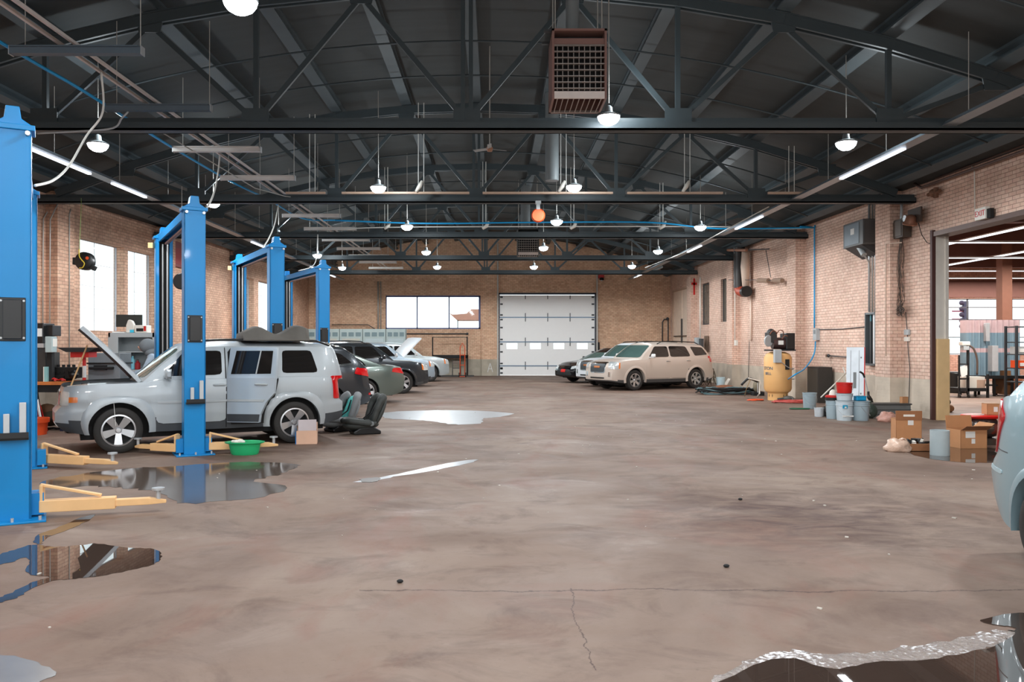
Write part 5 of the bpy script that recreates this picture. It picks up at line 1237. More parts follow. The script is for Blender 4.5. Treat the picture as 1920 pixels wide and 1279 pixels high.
M().bx(x0-.2, XP(81, 15.1), 15.1, 15.5, ZY(644, 15.1), ZY(606, 15.1)).bx(XP(81, 15.2), XP(99, 15.2), 15.2, 15.5, ZY(630, 15.2), ZY(610, 15.2)).build('upper_cabinet', BLK, t, world=True, bevel=.01)
M().bx(XP(67, 15.1), XP(79, 15.1), 15.09, 15.1, ZY(631, 15.1), ZY(616, 15.1)).build('paper_label', PAPER, t, world=True)
M().bx(x0-.2, XP(84, 15.1), 15.06, 15.4, ZY(652, 15.1), ZY(644, 15.1)).build('chrome_shelf', ALU, t, world=True)
M().bx(x0-.2, x1, 15.12, 15.5, ZY(661, 15.1), ZY(652, 15.1)).build('gap_panel', DGRY, t, world=True)
t = thing('clear_bin', 'clear plastic bin beside the black cabinet machine', 'bin', (XP(92, 15.1), 15.15, ZY(661, 15.1)))
M().bx(XP(86, 15.05), XP(99, 15.05), 15.02, 15.2, ZY(661, 15.05), ZY(631, 15.05)).build('bin_body', mat('clear_bin', (170, 186, 186), .2, 0, .1, 5), t, world=True, bevel=.01)
M().bx(XP(99, 15.1), XP(102, 15.1), 15.05, 15.2, ZY(650, 15.1), ZY(635, 15.1)).build('lid', PVC, t, world=True)
M().bx(XP(88, 15.1), XP(97, 15.1), 15.1, 15.2, zbn, ZY(661, 15.1)).build('support', BLKM, t, world=True)
t = thing('engine_block', 'black engine block sitting on the left workbench', 'engine', (XP(115, 15.4), 15.45, zbn))
g_ = M().bx(-.28, .3, -.12, .25, .05, .26).bx(-.3, .1, -.15, .2, .0, .1)
for k in range(7): g_.cyl((-.24+.08*k, -.14, .17), (-.24+.08*k, -.1, .17), .025, 8)
g_.build('block', mat('block_black', (34, 32, 31), .5, .3, .4), t); M().sph((.27, -.1, .12), .09, 12, 8).build('pulley', BLK, t)
for k in range(5): M().cyl((-.2+.1*k, .03, .26), (-.2+.1*k, .03, .31), .03, 8).build('coil', BLKM, t)
t = thing('jump_cables', 'red clamps and cables lying on the wooden bench edge', 'cables', (XP(103, 15.05), 15.13, zbn))
M().tube(curve([(-.12, 0, .02), (-.05, -.03, .06), (.02, 0, .03), (.1, -.02, .05), (.16, 0, .02)], 5), .014, 6).build('red_cable', RED, t, smooth=0); M().tube(curve([(-.1, .03, .02), (0, .05, .07), (.1, .02, .03)], 5), .012, 6).build('black_cable', BLK, t)
for x in (-.02, .12): M().box((x, -.03, .03), (.04, .1, .03), .4).build('clamp', RED, t)
t = thing('battery_charger', 'small white and teal case on the bench next to the machine', 'case', (XP(88, 15.1), 15.12, zbn)); M().bx(-.035, .035, -.08, .08, 0, .28).build('case_body', mat('case_teal', (140, 190, 190), .4), t); M().bx(-.036, -.02, -.082, .082, 0, .28).build('case_edge', PVC, t)
# junk under the bench
t = thing('junk_heap', 'heap of dark sacks and scrap under the left workbench', 'scrap', (XP(88, 15.3), 15.4, .23))
for k, (x, z, r, m) in enumerate(((-.35, .1, .2, BLKM), (-.05, .12, .18, mat('sack_brown', (120, 90, 66), .8)), (.22, .09, .16, DGRY), (.0, .0, .22, mat('sack_olive', (76, 70, 54), .8)))):
    M().sph((x, 0, z+.0), r, 10, 7, (1.1, .8, .8)).build('sack', m, t, smooth=0)
t['category'] = 'sacks'
p = G(84, 812)
t = thing('planter_tub', 'orange plastic tub on the floor beneath the left workbench', 'tub', (p.x-.05, p.y-.25, 0))
M().lathe((0, 0, 0), [(.001, 0), (.2, 0), (.22, .22), (.245, .22), (.25, .3), (.23, .3), (.2, .04), (.001, .04)], 24).build('tub', ORG, t, smooth=35); M().lathe((0, 0, 0), [(.001, .26), (.21, .26)], 20).build('content', mat('soil_dark', (62, 50, 44), .9), t)
# red wedge-shaped stand (folded creeper)
p = G(66, 812)
t = thing('floor_sign', 'red folded floor stand with black and white side, behind the nearest post', 'floor stand', (p.x-.1, p.y, 0))
for s_, m in ((-1, RED), (1, RED)):
    M().add([(-.2, -.02*s_, 0), (.16, -.02*s_-.02, 0), (.02, .1*s_, .85), (-.12, .1*s_, .85), (-.2, -.02*s_+.02, 0), (.16, -.02*s_, 0), (.02, .1*s_+.02, .85), (-.12, .1*s_+.02, .85)] if s_ > 0 else [(-.2, .3, 0), (.16, .3, 0), (.02, .12, .85), (-.12, .12, .85), (-.2, .32, 0), (.16, .32, 0), (.02, .14, .85), (-.12, .14, .85)], [(0, 1, 2, 3), (4, 7, 6, 5), (0, 4, 5, 1), (1, 5, 6, 2), (2, 6, 7, 3), (3, 7, 4, 0)]).build('panel', m, t)
M().bar((.18, .1, .0), (.05, .12, .8), .05, .03).build('side_strip', BLK, t); M().bar((.17, .08, .15), (.07, .1, .65), .03, .03).build('white_strip', WHT, t)
p = G(88, 806)
single(M().tube(curve([(p.x, p.y, .02), (p.x+.1, p.y+.04, .03), (p.x+.2, p.y-.02, .025), (p.x+.28, p.y+.05, .02)], 5), .02, 8), 'rubber_scrap', BLKM, 'black rubber scrap on the floor before the orange tub', 'scrap', smooth=0)
# person in a grey hoodie behind the silver vehicle
def person(loc, rz):
    t = thing('person', 'person in grey hood and pale blue-grey sweatshirt bending behind the silver windshield', 'person', loc, rz)
    J = {'pel': (0, 0, .93), 'w': (.05, 0, 1.08), 'ch': (.16, 0, 1.28), 'nk': (.25, 0, 1.43), 'hd0': (.3, 0, 1.5),
         'hl': (0, .1, .88), 'kl': (.07, .12, .5), 'al': (0, .12, .09), 'tl': (.14, .13, .04), 'hr': (0, -.1, .88), 'kr': (.04, -.12, .5), 'ar': (-.04, -.13, .09), 'tr': (.1, -.14, .04)}
    def skin(nm, chain, rad, m, par):
        me = bpy.data.meshes.new(nm); names = list(rad); idx = {n: i for i, n in enumerate(names)}
        me.from_pydata([pos[n] for n in names], [(idx[a], idx[b_]) for a, b_ in chain], []); o = bpy.data.objects.new(nm, me); COL.objects.link(o); o.parent = par; me.materials.append(m)
        md = o.modifiers.new('skin', 'SKIN')
        for i, n in enumerate(names): v = me.skin_vertices[0].data[i]; v.radius = rad[n]; v.use_root = (i == 0)
        md.use_smooth_shade = True
        sb = o.modifiers.new('sub', 'SUBSURF'); sb.levels = 2; sb.render_levels = 2
        return o
    pos = dict(J); pos.update(sl=(.18, .19, 1.36), el=(.3, .27, 1.1), wl=(.5, .2, 1.05), sr=(.18, -.19, 1.36), er=(.3, -.27, 1.1), wr=(.5, -.2, 1.05), hd=(.33, 0, 1.58), pl=(.56, .18, 1.05), pr_=(.56, -.18, 1.05))
    HOOD = mat('hoodie_grey', (112, 118, 122), .85, 0, .1, 8); PALE = mat('sweatshirt_pale', (158, 172, 186), .85, 0, .08, 8); JN = mat('jeans_dark', (46, 52, 66), .8); SKN = mat('skin', (206, 156, 132), .5, 0, .05)
    body = skin('body', [('nk', 'hd0'), ('hd0', 'hd')], {'nk': (.06, .06), 'hd0': (.075, .07), 'hd': (.1, .085)}, SKN, t)
    skin('sweatshirt', [('w', 'ch'), ('ch', 'nk'), ('ch', 'sl'), ('sl', 'el'), ('el', 'wl'), ('ch', 'sr'), ('sr', 'er'), ('er', 'wr'), ('w', 'pel')], {'w': (.15, .13), 'pel': (.16, .14), 'ch': (.17, .14), 'nk': (.08, .08), 'sl': (.085, .08), 'el': (.06, .06), 'wl': (.045, .045), 'sr': (.085, .08), 'er': (.06, .06), 'wr': (.045, .045)}, PALE, body)
    skin('trousers', [('pel', 'hl'), ('hl', 'kl'), ('kl', 'al'), ('pel', 'hr'), ('hr', 'kr'), ('kr', 'ar')], {'pel': (.15, .13), 'hl': (.1, .1), 'kl': (.07, .07), 'al': (.06, .06), 'hr': (.1, .1), 'kr': (.07, .07), 'ar': (.06, .06)}, JN, body)
    hp = M()
    for i in range(9):
        pass
    hm = M().sph((.3, 0, 1.6), .145, 18, 12, (1.1, .95, 1.05)); hm.sph((.22, 0, 1.46), .13, 14, 10, (1, 1.2, .8))
    hm.build('hood', HOOD, body, smooth=0)
    f = M().sph((.375, 0, 1.585), .095, 16, 12, (.9, .85, 1.15)).sph((.468, 0, 1.575), .022, 8, 6, (1, .7, 1.2)); f.build('face', SKN, body, smooth=0)
    for s_ in (1, -1): M().sph((.452, s_*.035, 1.6), .012, 8, 6).build('eye', BLK, body, smooth=0)
    M().sph((.452, 0, 1.535), .022, 8, 6, (.5, 1.2, .35)).build('mouth', mat('lips', (170, 100, 90), .5), body)
    for s_ in (1, -1):
        M().lathe((.06, s_*.125, 0), [(.001, 0), (.12, 0), (.13, .03), (.08, .09), (.001, .1)], 14, None, 1.1, .42).build('shoe', BLK, body, smooth=40)
        hnd = M().sph((.56, s_*.19, 1.045), .042, 10, 8, (1.2, .8, .5))
        for k in range(4): hnd.tube([(.59, s_*(.165+.016*k), 1.045), (.635+.008*(k in (1, 2)), s_*(.165+.016*k), 1.035), (.655, s_*(.165+.016*k), 1.01)], .008, 6)
        hnd.tube([(.55, s_*.16, 1.04), (.585, s_*.135, 1.03), (.61, s_*.13, 1.015)], .009, 6)
        hnd.build('hand', SKN, body, smooth=0)
person((-6.78, 16.35, 0), R(190))
# hose reel with yellow cable before the first window
t = thing('hose_reel', 'round black hose reel with yellow cable hanging before the left window', 'reel', (0, 0, 0))
c = W(160, 490, 17.6); t.location = c
Tr = Matrix.Rotation(R(90), 4, 'X')
M().lathe((0, 0, 0), [(.001, -.09), (.17, -.09), (.2, -.07), (.2, .07), (.17, .09), (.001, .09)], 28, Tr).build('drum', BLK, t, smooth=35)
M().box((-.2, 0, .0), (.1, .14, .16)).box((.17, 0, -.14), (.12, .12, .1), ry=.5).build('bracket', BLKM, t, bevel=.01)
M().lathe((.09, -.1, .06), [(.001, -.008), (.035, -.005), (.035, .005), (.001, .008)], 14, Tr, 1, 1).build('badge', ORG, t)
M().tube(curve([(-.08, -.11, .25), (-.07, -.12, .1), (-.02, -.12, .02), (.04, -.12, -.06), (.0, -.12, -.15), (-.07, -.12, -.16)], 6), .011, 8).build('yellow_cable', mat('yellow_cable', (224, 196, 60), .4), t, smooth=0)
M().tube([(-.08, -.1, .25), (-.09, -.0, 1.2), (-.09, 0, 4.75-c.z+.1)], .006, 6).build('cord', mat('green_cord', (130, 160, 80), .5), t)
# second reel and red panel on the left wall behind the second lift
def lw(px, py, off=.0): return LWp(px, py, off)
p = lw(333, 480); t = thing('wall_cabinet', 'dark red flat cabinet on the left wall behind the second lift', 'panel', (p.x, p.y, ZY(502, p.y)))
M().bx(.03, .10, -.6, .6, 0, ZY(455, p.y)-ZY(502, p.y)).build('panel_box', mat('dark_red_panel', (128, 30, 34), .5), t, bevel=.01)
M().bx(.10, .11, -.5, .5, .1, .6).build('panel_door', mat('dark_red', (150, 24, 30)), t)
c = W(341, 528, 16.8); t = thing('hose_reel', 'black hose reel half hidden behind the second lift post', 'reel', c)
M().lathe((0, 0, 0), [(.001, -.07), (.15, -.07), (.17, -.05), (.17, .05), (.15, .07), (.001, .07)], 24, Tr).build('drum', BLK, t, smooth=35); M().tube([(0, 0, .17), (0, 0, 2.0)], .006, 6).build('cord', COP, t)
# conduits on the left wall
def wallpipe(pts, r, m, label, name='conduit', off=.04, side='L', cat='conduit', dy=0):
    f = LWp if side == 'L' else RWp
    return single(M().tube([f(x, y, off+r) for x, y in pts], r, 8), name, m, label, cat, smooth=0)
wallpipe([(102, 374), (81, 411), (80, 640)], .014, COP, 'bent conduit on the left wall, first right of the nearest post', off=.02)
wallpipe([(111, 376), (94, 412), (93, 640)], .014, COP, 'bent conduit on the left wall, second right of the nearest post', off=.3)
wallpipe([(133, 392), (130, 402), (130, 700)], .014, COP, 'straight conduit on the left wall just before the first window', off=.28)
# child seats -------------------------------------------------------
def seat(loc, rz, shell, pad, accent, label):
    """front = +x; tall winged back at the rear, long scooped pan, black foot"""
    t = thing('child_seat', label, 'child seat', loc, rz)
    Tb = Matrix.Translation((-.16, 0, .16)) @ Matrix.Rotation(R(-24), 4, 'Y')
    M().sph((-.03, 0, .27), 1, 24, 16, (.075, .225, .31)).tf(Tb).build('back_shell', shell, t, smooth=0)
    M().sph((.035, 0, .25), 1, 20, 14, (.05, .15, .27)).tf(Tb).build('back_pad', pad, t, smooth=0)
    for s_ in (1, -1):
        M().tube(curve([Tb @ Vector((.02, s_*.15, .0)), Tb @ Vector((.06, s_*.2, .12)), Tb @ Vector((.08, s_*.22, .3)), Tb @ Vector((.08, s_*.21, .45)), Tb @ Vector((.03, s_*.13, .56))], 5), [.045]*5+[.055]*5+[.065]*5+[.075]*5+[.05], 12).build('side_wing', shell, t, smooth=0)
        M().tube(curve([(-.18, s_*.19, .2), (-.05, s_*.22, .21), (.15, s_*.2, .24), (.3, s_*.14, .26), (.36, s_*.05, .25)], 5), [.05]*5+[.055]*10+[.045]*6, 12).build('arm_bolster', shell, t, smooth=0)
        M().tube([Tb @ Vector((.09, s_*.06, .42)), Tb @ Vector((.09, s_*.07, .2)), (.03, s_*.02, .24)], .013, 6).build('harness_strap', BLKM, t)
        M().sph((-.1, s_*.245, .2), .045, 12, 8, (1, .4, 1)).build('hinge_knob', GRY, t, smooth=0)
    M().sph((.04, 0, .17), 1, 24, 14, (.34, .2, .1)).build('seat_pan', shell, t, smooth=0)
    M().sph((.08, 0, .235), 1, 18, 10, (.2, .13, .035)).build('seat_pad', pad, t, smooth=0)
    M().prism([(-.3, 0), (.2, 0), (.22, .05), (.1, .12), (-.16, .14), (-.3, .06)], -.17, .17, Matrix(((1, 0, 0, 0), (0, 0, 1, 0), (0, 1, 0, 0), (0, 0, 0, 1)))).build('base', BLK, t, bevel=.02)
    M().box((.05, 0, .27), (.05, .05, .03)).build('buckle', BLK, t)
    M().sph((0, 0, 0), 1, 12, 8, (.012, .05, .09)).tf(Tb @ Matrix.Translation((-.1, .04, .3))).build('side_sticker', accent, t, smooth=0)
    return t
TQ = mat('turquoise_fabric', (98, 208, 200), .7, 0, .15, 8); SG = mat('seat_grey', (128, 132, 134), .6, 0, .1); SB = mat('seat_charcoal', (58, 62, 60), .6, 0, .12)
p = G(676, 815); seat((p.x+.02, p.y+.12, 0), R(205), SB, mat('seat_pad_dark', (50, 54, 52), .8), TQ, 'charcoal child car seat standing on the floor, nearer of the two')
p = G(628, 812); seat((p.x+.0, p.y+.3, 0), R(225), SG, TQ, RED, 'grey child car seat with turquoise padding, behind the silver rear bumper')
# cardboard box with clear sleeve near the rear wheel
p = G(572, 833)
t = thing('cardboard_box', 'small open cardboard box with blue side leaning by the silver rear wheel', 'box', (p.x, p.y+.12, 0), R(10))
M().bx(-.17, .17, -.12, .12, 0, .01).bx(-.16, .17, -.125, -.115, 0, .22).bx(-.16, .17, .115, .125, 0, .34).bx(.16, .17, -.12, .12, 0, .22).build('carton', mat('card_pale', (216, 176, 150), .8), t)
M().add([(-.17, -.12, 0), (-.12, -.125, 0), (-.15, -.125, .2), (-.17, .12, 0), (-.18, .1, .26)], [(0, 1, 2), (0, 2, 4, 3)]).bx(-.175, -.165, -.12, .12, 0, .2).build('blue_side', mat('blue_print', (20, 120, 190), .5), t)
M().bx(-.13, .16, -.11, -.10, .2, .40).build('plastic_sleeve', mat('clear_sleeve', (196, 186, 188), .2, 0, .12, 6), t); M().sph((0, -.03, .24), .08, 10, 8, (1.1, .8, .6)).build('white_wadding', PVC, t, smooth=0)
# green basin
p = G(455, 854)
t = thing('wash_basin', 'green plastic basin with white suds beside the second lift arm', 'basin', (p.x, p.y+.1, 0), R(4))
M().lathe((0, 0, 0), [(.001, 0), (.15, 0), (.165, .02), (.19, .16), (.235, .175), (.24, .19), (.22, .195), (.185, .18), (.15, .03), (.001, .03)], 32, None, 1.22, .78).build('basin', mat('green_plastic', (40, 176, 112), .35, 0, .15, 7), t, smooth=40)
for k, (x, y, r) in enumerate(((-.12, 0, .05), (-.07, .02, .06), (-.17, .03, .04), (-.03, -.01, .04))): M().sph((x, y, .19), r, 10, 7, (1, 1, .6)).build('suds', PVC, t, smooth=0)
# wooden block under the silver car
p = G(283, 822); single(M().box((p.x, p.y+.7, .05), (.3, .2, .1), .3), 'wood_block', WOOD, 'short wood block on the floor under the silver vehicle', 'block')
# ================================================================ back wall things
dL = 38.6
for k in range(5):
    xa = XP(612-62+k*43.5, dL)-.0; xb = XP(612-62+(k+1)*43.5-1, dL)
    if k == 4: xb = XP(760, dL); 
    t = thing('locker', 'tall pale grey-green steel locker unit, %s of five in the row' % ['leftmost', 'second', 'middle', 'fourth', 'rightmost'][k], 'locker', ((xa+xb)/2, dL+.3, 0), 0, 'steel lockers before the back wall')
    zt = ZY(617, dL)
    M().bx(xa, xb, dL, dL+.6, 0, zt).build('locker_body', mat('locker_green', (158, 172, 170), .5), t, world=True)
    w = xb-xa
    for j in range(3): M().bx(xa+w*(.08+.31*j), xa+w*(.31+.31*j), dL-.01, dL, zt-.36, zt-.16).build('vent', mat('locker_vent', (104, 124, 128), .5), t, world=True)
    M().bx(xa+w*.1, xa+w*.9, dL-.01, dL, .8, zt-.46).build('door', mat('locker_door', (172, 172, 160), .5) if k < 3 else mat('locker_door2', (166, 180, 182), .5), t, world=True)
for k, px in enumerate((633, 640, 645, 706)):
    x = XP(px, 38.2); single(M().sph((x, 38.2, 1.55), .07, 8, 6).cyl((x, 38.2, 0), (x, 38.2, 1.5), .012, 6), 'red_knob_rod', RED, 'thin rod with a red knob before the lockers, %s' % ['leftmost', 'second', 'third', 'on its own at the right'][k], 'rod', 'red-topped rods before the lockers')
# bent pipe, frame rack, chair, hand truck
d = 40.9
t = thing('steel_rack', 'black steel frame rack standing against the back wall under the window', 'rack', (XP(842, d), d+.3, 0))
xa, xb = XP(810, d), XP(877, d)
M().bx(xa, xa+.06, d, d+.06, 0, ZY(632, d)).bx(xb-.06, xb, d, d+.06, 0, ZY(631, d)).bx(xa, xb, d, d+.04, ZY(632, d)-.03, ZY(632, d)).build('frame', BLKM, t, world=True)
M().bx(xa, xb, d, d+.7, ZY(672, d), ZY(666, d)).build('shelf', BLKM, t, world=True)
for x in (xa, xb-.06): M().bx(x, x+.06, d+.62, d+.68, 0, ZY(672, d)).build('leg', BLKM, t, world=True)
M().bx(xa, xb+.3, d-.3, d+.6, 0, .04).build('foot_plate', DGRY, t, world=True)
d = 40.3
t = thing('folding_chair', 'small dark metal folding chair by the back wall rack', 'chair', (XP(856, d), d, 0)); x = XP(856, d)
M().tube([(x-.22, d, 0), (x-.2, d+.3, .85), (x+.2, d+.3, .85), (x+.22, d, 0)], .014, 6).build('back_frame', DGRY, t, world=True)
M().bx(x-.2, x+.2, d-.05, d+.3, .42, .45).build('seat', DGRY, t, world=True); M().bx(x-.19, x+.19, d+.22, d+.25, .62, .8).build('backrest', mat('chair_back', (110, 96, 84), .5), t, world=True)
M().tube([(x-.2, d+.35, 0), (x-.19, d-.05, .43), (x+.19, d-.05, .43), (x+.2, d+.35, 0)], .012, 6).build('leg_frame', DGRY, t, world=True)
d = 40.0; x = XP(867, d)
t = thing('hand_truck', 'orange-red hand truck leaning beside the back wall rack', 'hand truck', (x, d, 0))
M().tube([(x-.12, d, .1), (x-.12, d+.12, 1.5), (x, d+.13, 1.7), (x+.12, d+.12, 1.5), (x+.12, d, .1)], .02, 8).bar((x-.12, d+.05, .6), (x+.12, d+.05, .6), .03).bar((x-.12, d+.1, 1.1), (x+.12, d+.1, 1.1), .03).build('frame', ORG, t, world=True, smooth=0)
for s_ in (-.16, .16): M().cyl((x+s_-.03, d+.1, .11), (x+s_+.03, d+.1, .11), .11, 14).build('wheel', RUB, t, world=True)
M().bx(x-.14, x+.14, d-.2, d, .02, .04).build('toe_plate', ORG, t, world=True)
# pipes on the back wall
def bw(px, py, off=.06): v = W(px, py, D-off); return v
single(M().tube([bw(709, 528), bw(709, 618)], .04, 8), 'conduit', COP, 'white vertical conduit on the back wall left of the window', 'conduit', smooth=0)
single(M().tube([bw(714, 528), bw(714, 618)], .025, 8), 'conduit', COP, 'thinner vertical conduit beside the white one on the back wall', 'conduit', smooth=0)
single(M().tube([bw(760, 626), bw(876, 626)], .03, 8).sph(bw(876, 626, .1), .07, 10, 8), 'wall_pipe', DGRY, 'dark horizontal pipe on the back wall under the window', 'pipe', smooth=0)
single(M().tube([bw(622, 609, .3), bw(690, 609, .3), bw(703, 617, .3)], .02, 8), 'wall_pipe', DGRY, 'thin dark pipe on the back wall above the lockers', 'pipe', smooth=0)
t = thing('alarm_bell', 'red and black alarm horn high on the back wall right of the roller door', 'alarm', bw(1128, 522, .16))
M().bx(-.16, .12, -.05, .12, 0, .22).build('red_box', RED, t); M().lathe((0, -.06, -.12), [(.001, 0), (.12, .02), (.1, .14), (.05, .16)], 14).build('horn', BLK, t, smooth=30); M().sph((-.02, -.1, -.1), .06, 10, 8).build('glass', HEAD, t)
t = thing('pipe_hook', 'dark bent pipe on the back wall near the right corner', 'pipe', bw(1242, 640, .1))
M().tube([(0, 0, 0), (0, 0, 1.0), (.1, 0, 1.15), (.25, 0, 1.15)], .03, 8).tube([(.3, 0, -.1), (.3, 0, 1.2)], .03, 8).sph((.27, 0, 1.17), .08, 10, 8).build('pipe', DGRY, t, smooth=0)
single(M().bx(XP(1117, D)+.05, XP(1117, D)+.2, D-.06, D, 1.3, 1.75), 'door_switch', BLKM, 'small black switch box right of the roller door', 'switch')
# white painted arrow mark on the concrete base
t = thing('painted_mark', 'small white chalk letter A on the concrete base left of the roller door', 'mark', bw(919, 696, .105))
x, y, z = 0, 0, 0
M().bar((-.13, 0, -.05), (0, 0, .42), .02, .03).bar((.13, 0, -.05), (0, 0, .42), .02, .03).bar((-.08, 0, .12), (.08, 0, .12), .02, .03).build('stroke', WHT, t)
# small lamp pair at the right end of the back bay
t = thing('flood_lamp', 'small white tilted lamp near the right corner by the farthest truss', 'lamp', W(1196, 517, 37.8)); M().box((0, 0, 0), (.45, .2, .06), 0, 0, -.35).build('head', LGRY, t); M().box((0, 0, -.035), (.4, .16, .01), 0, 0, -.35).build('lens', TUBE, t); M().cyl((0, 0, 0), (.2, 0, .9), .01, 6).build('arm', DGRY, t)
t = thing('flood_lamp', 'white angled lamp hung above the gap right of the roller door', 'lamp', W(1228, 508, 37.2)); M().tube([(-.4, 0, -.08), (0, 0, .05), (.35, 0, .2)], .06, 8).build('head', LGRY, t); M().cyl((0, 0, 0), (0, 0, .9), .01, 6).build('cord', DGRY, t)

# scattered grit on the floor
_g = M(); _r2 = random.Random(21)
for k in range(90):
    x_, y_ = _r2.uniform(-3.5, 6.5), _r2.uniform(4.2, 20); q_ = _r2.uniform(.006, .018)
    _g.box((x_, y_, q_*.3), (q_*_r2.uniform(1, 2.2), q_, q_*.6), _r2.uniform(0, 3))
tag(_g.build('floor_grit', mat('grit_pale', (196, 190, 180), .7, 0, .3), None), 'loose pale grit scattered over the middle of the floor', 'grit', None, 'stuff')
for k, (px_, py_) in enumerate(((1388, 938), (750, 1093), (1362, 1064))):
    p = G(px_, py_); single(M().sph((p.x, p.y, .012), .018, 8, 6, (1.3, 1, .7)), 'pebble', BLKM, 'small black pebble on the open floor, %s' % ['nearest the blue-grey hatchback', 'left of the middle', 'right of the middle in the foreground'][k], 'pebble', 'black pebbles')
# ================================================================ right wall equipment
def rw(px, py, off=.0): return RWp(px, py, off)
# air compressor
p = G(1467, 752); cx_, cy_ = p.x, p.y+.38
t = thing('air_compressor', 'tan upright air compressor with black motor against the right wall', 'compressor', (cx_, cy_, 0))
TAN = mat('compressor_tan', (230, 180, 118), .45, 0, .06, 3, spec=.35)
rt = .39
zt = ZY(662, cy_-.3)
M().lathe((0, 0, 0), [(.28, .0), (.28, .2), (.30, .23), (rt-.04, .26), (rt, .34), (rt, zt-.14), (rt-.06, zt-.03), (.2, zt+.03), (.001, zt+.04)], 36).build('tank', TAN, t, smooth=30)
for a in (3.6, 5.2): M().lathe((math.cos(a)*.255, math.sin(a)*.255, .14), [(.001, -.0), (.07, 0), (.07, .02), (.001, .02)], 16, Matrix.Rotation(a+math.pi/2, 4, 'Z') @ Matrix.Rotation(R(90), 4, 'X')).build('skirt_hole', BLKM, t)
zt_c, comp_t = zt, t
M().bx(-.3, .42, -.3, .3, zt+.06, zt+.1).build('top_plate', BLKM, t)
M().cyl((-.18, -.05, zt+.28), (.2, -.05, zt+.28), .17, 20).build('motor', mat('motor_maroon', (66, 46, 44), .4), t, smooth=40)
M().bx(.16, .42, -.25, .28, zt+.1, zt+.58).build('belt_guard', BLK, t, bevel=.02)
M().bx(-.32, -.08, -.18, .18, zt+.3, zt+.6).sph((-.2, 0, zt+.58), .13, 12, 8).build('pump_head', mat('pump_dark', (60, 58, 58), .45, .3), t, bevel=.01)
M().lathe((-.34, -.2, zt+.35), [(.001, -.02), (.16, -.02), (.17, 0), (.16, .02), (.001, .02)], 20, Matrix.Rotation(R(90), 4, 'X') @ Matrix.Rotation(.5, 4, 'Y'), 1, 1).build('flywheel', LGRY, t, smooth=30)
M().bx(-.06, .08, -.25, -.22, zt+.24, zt+.36).build('motor_label', PAPER, t)
M().bx(-.26, -.06, -.5, -.36, zt-.28, zt+.1).build('control_box', LGRY, t, bevel=.01)
M().bx(.08, .2, -rt-.0, -rt+.05, zt-.48, zt-.18).build('gauge_plate', BLK, t)
M().tube(curve([(-.05, -.42, zt-.25), (.1, -.43, zt-.38), (.3, -.35, zt-.47), (.42, -.1, zt-.47)], 5), .012, 6).build('line', ALU, t, smooth=0)
M().cyl((rt-.02, -.05, .62), (rt+.08, -.05, .62), .015, 8).cyl((rt-.02, -.05, zt-.45), (rt+.08, -.05, zt-.45), .015, 8).build('valve', ALU, t)
def on_tank(name, s, size, a, z, m, lab):
    T = Matrix.Rotation(a+math.pi/2, 4, 'Z') @ Matrix.Translation((0, -rt-.012, z)) @ Matrix.Rotation(R(90), 4, 'X')
    T = Matrix.Translation((math.cos(a)*(rt+.012), math.sin(a)*(rt+.012), z)) @ Matrix.Rotation(a+math.pi/2, 4, 'Z') @ Matrix.Rotation(R(90), 4, 'X')
    o = text(name, s, size, Matrix(), m, t, .002, lab)
    for v in o.data.vertices:
        aa = a+v.co.x/(rt+.008); rr_ = rt+.006+v.co.z; v.co = (math.cos(aa)*rr_, math.sin(aa)*rr_, z+v.co.y)
    return o
BLT = mat('letter_blue', (30, 90, 120), .5)
on_tank('lettering', 'STON', .13, R(206), zt-.45, BLT, 'blue letters on the tank')
on_tank('lettering', 'BELL', .11, R(208), zt-.6, BLT, 'blue outlined letters on the tank')
# dark cabinet behind it
pa = rw(1520, 740, .02); t = thing('dark_cabinet', 'black-brown metal cabinet behind the compressor', 'cabinet', (9.25, 22.9, 0))
M().bx(8.98, 9.36, 22.2, 23.0, 0, 1.0).build('cabinet_body', mat('cab_dark', (52, 48, 44), .6), t, world=True); M().bx(8.97, 8.985, 22.24, 22.96, .05, .95).build('door', mat('cab_dark2', (60, 56, 50), .5), t, world=True)
# grey disconnect box and conduits between truss B pilaster and C
pc = rw(1600, 450, .0); y = pc.y
t = thing('disconnect_box', 'large dark grey electrical box high on the right wall', 'electrical box', rw(1600, 470, .2))
ya, yb = rw(1623, 450, .45).y, rw(1575, 450, .45).y; xw = XR(y)
z0, z1 = ZY(463, (ya+yb)/2), ZY(417, (ya+yb)/2)
M().bx(xw-.45, xw-.0, ya+.1, yb-.2, z0, z1).build('box_body', mat('box_grey', (96, 98, 98), .5), t, world=True, bevel=.01)
M().bx(xw-.42, xw-.03, ya+.08, ya+.1, z0+.04, z1-.04).build('side_plate', mat('box_grey2', (84, 84, 84), .5), t, world=True)
M().bx(xw-.46, xw-.45, ya+.3, yb-.3, z0+.05, z1-.05).build('cover', mat('box_cover', (116, 128, 136), .45), t, world=True)
M().bx(xw-.465, xw-.46, ya+.55, ya+.75, z0+.3, z0+.45).build('paper_label', PAPER, t, world=True)
M().add([(xw-.45, ya+.2, z0), (xw-.45, yb-.3, z0), (xw, yb-.3, z0), (xw, ya+.2, z0), (xw, ya+.2, z0-.28), (xw, yb-.3, z0-.28)], [(0, 1, 2, 3), (0, 3, 4), (1, 5, 2), (0, 4, 5, 1), (2, 5, 4, 3)]).build('wedge_bracket', DGRY, t, world=True)
t = thing('flood_light', 'grey tilted flood light tube beside the dark electrical box', 'light', rw(1612, 470, .3))
a = rw(1606, 455, .35); b_ = rw(1620, 478, .3); M().tube([a, b_], .07, 12).build('head', LGRY, t, world=True, smooth=40); M().tube([b_, rw(1630, 492, .1), rw(1632, 510, .05)], .02, 8).build('neck', COP, t, world=True, smooth=0)
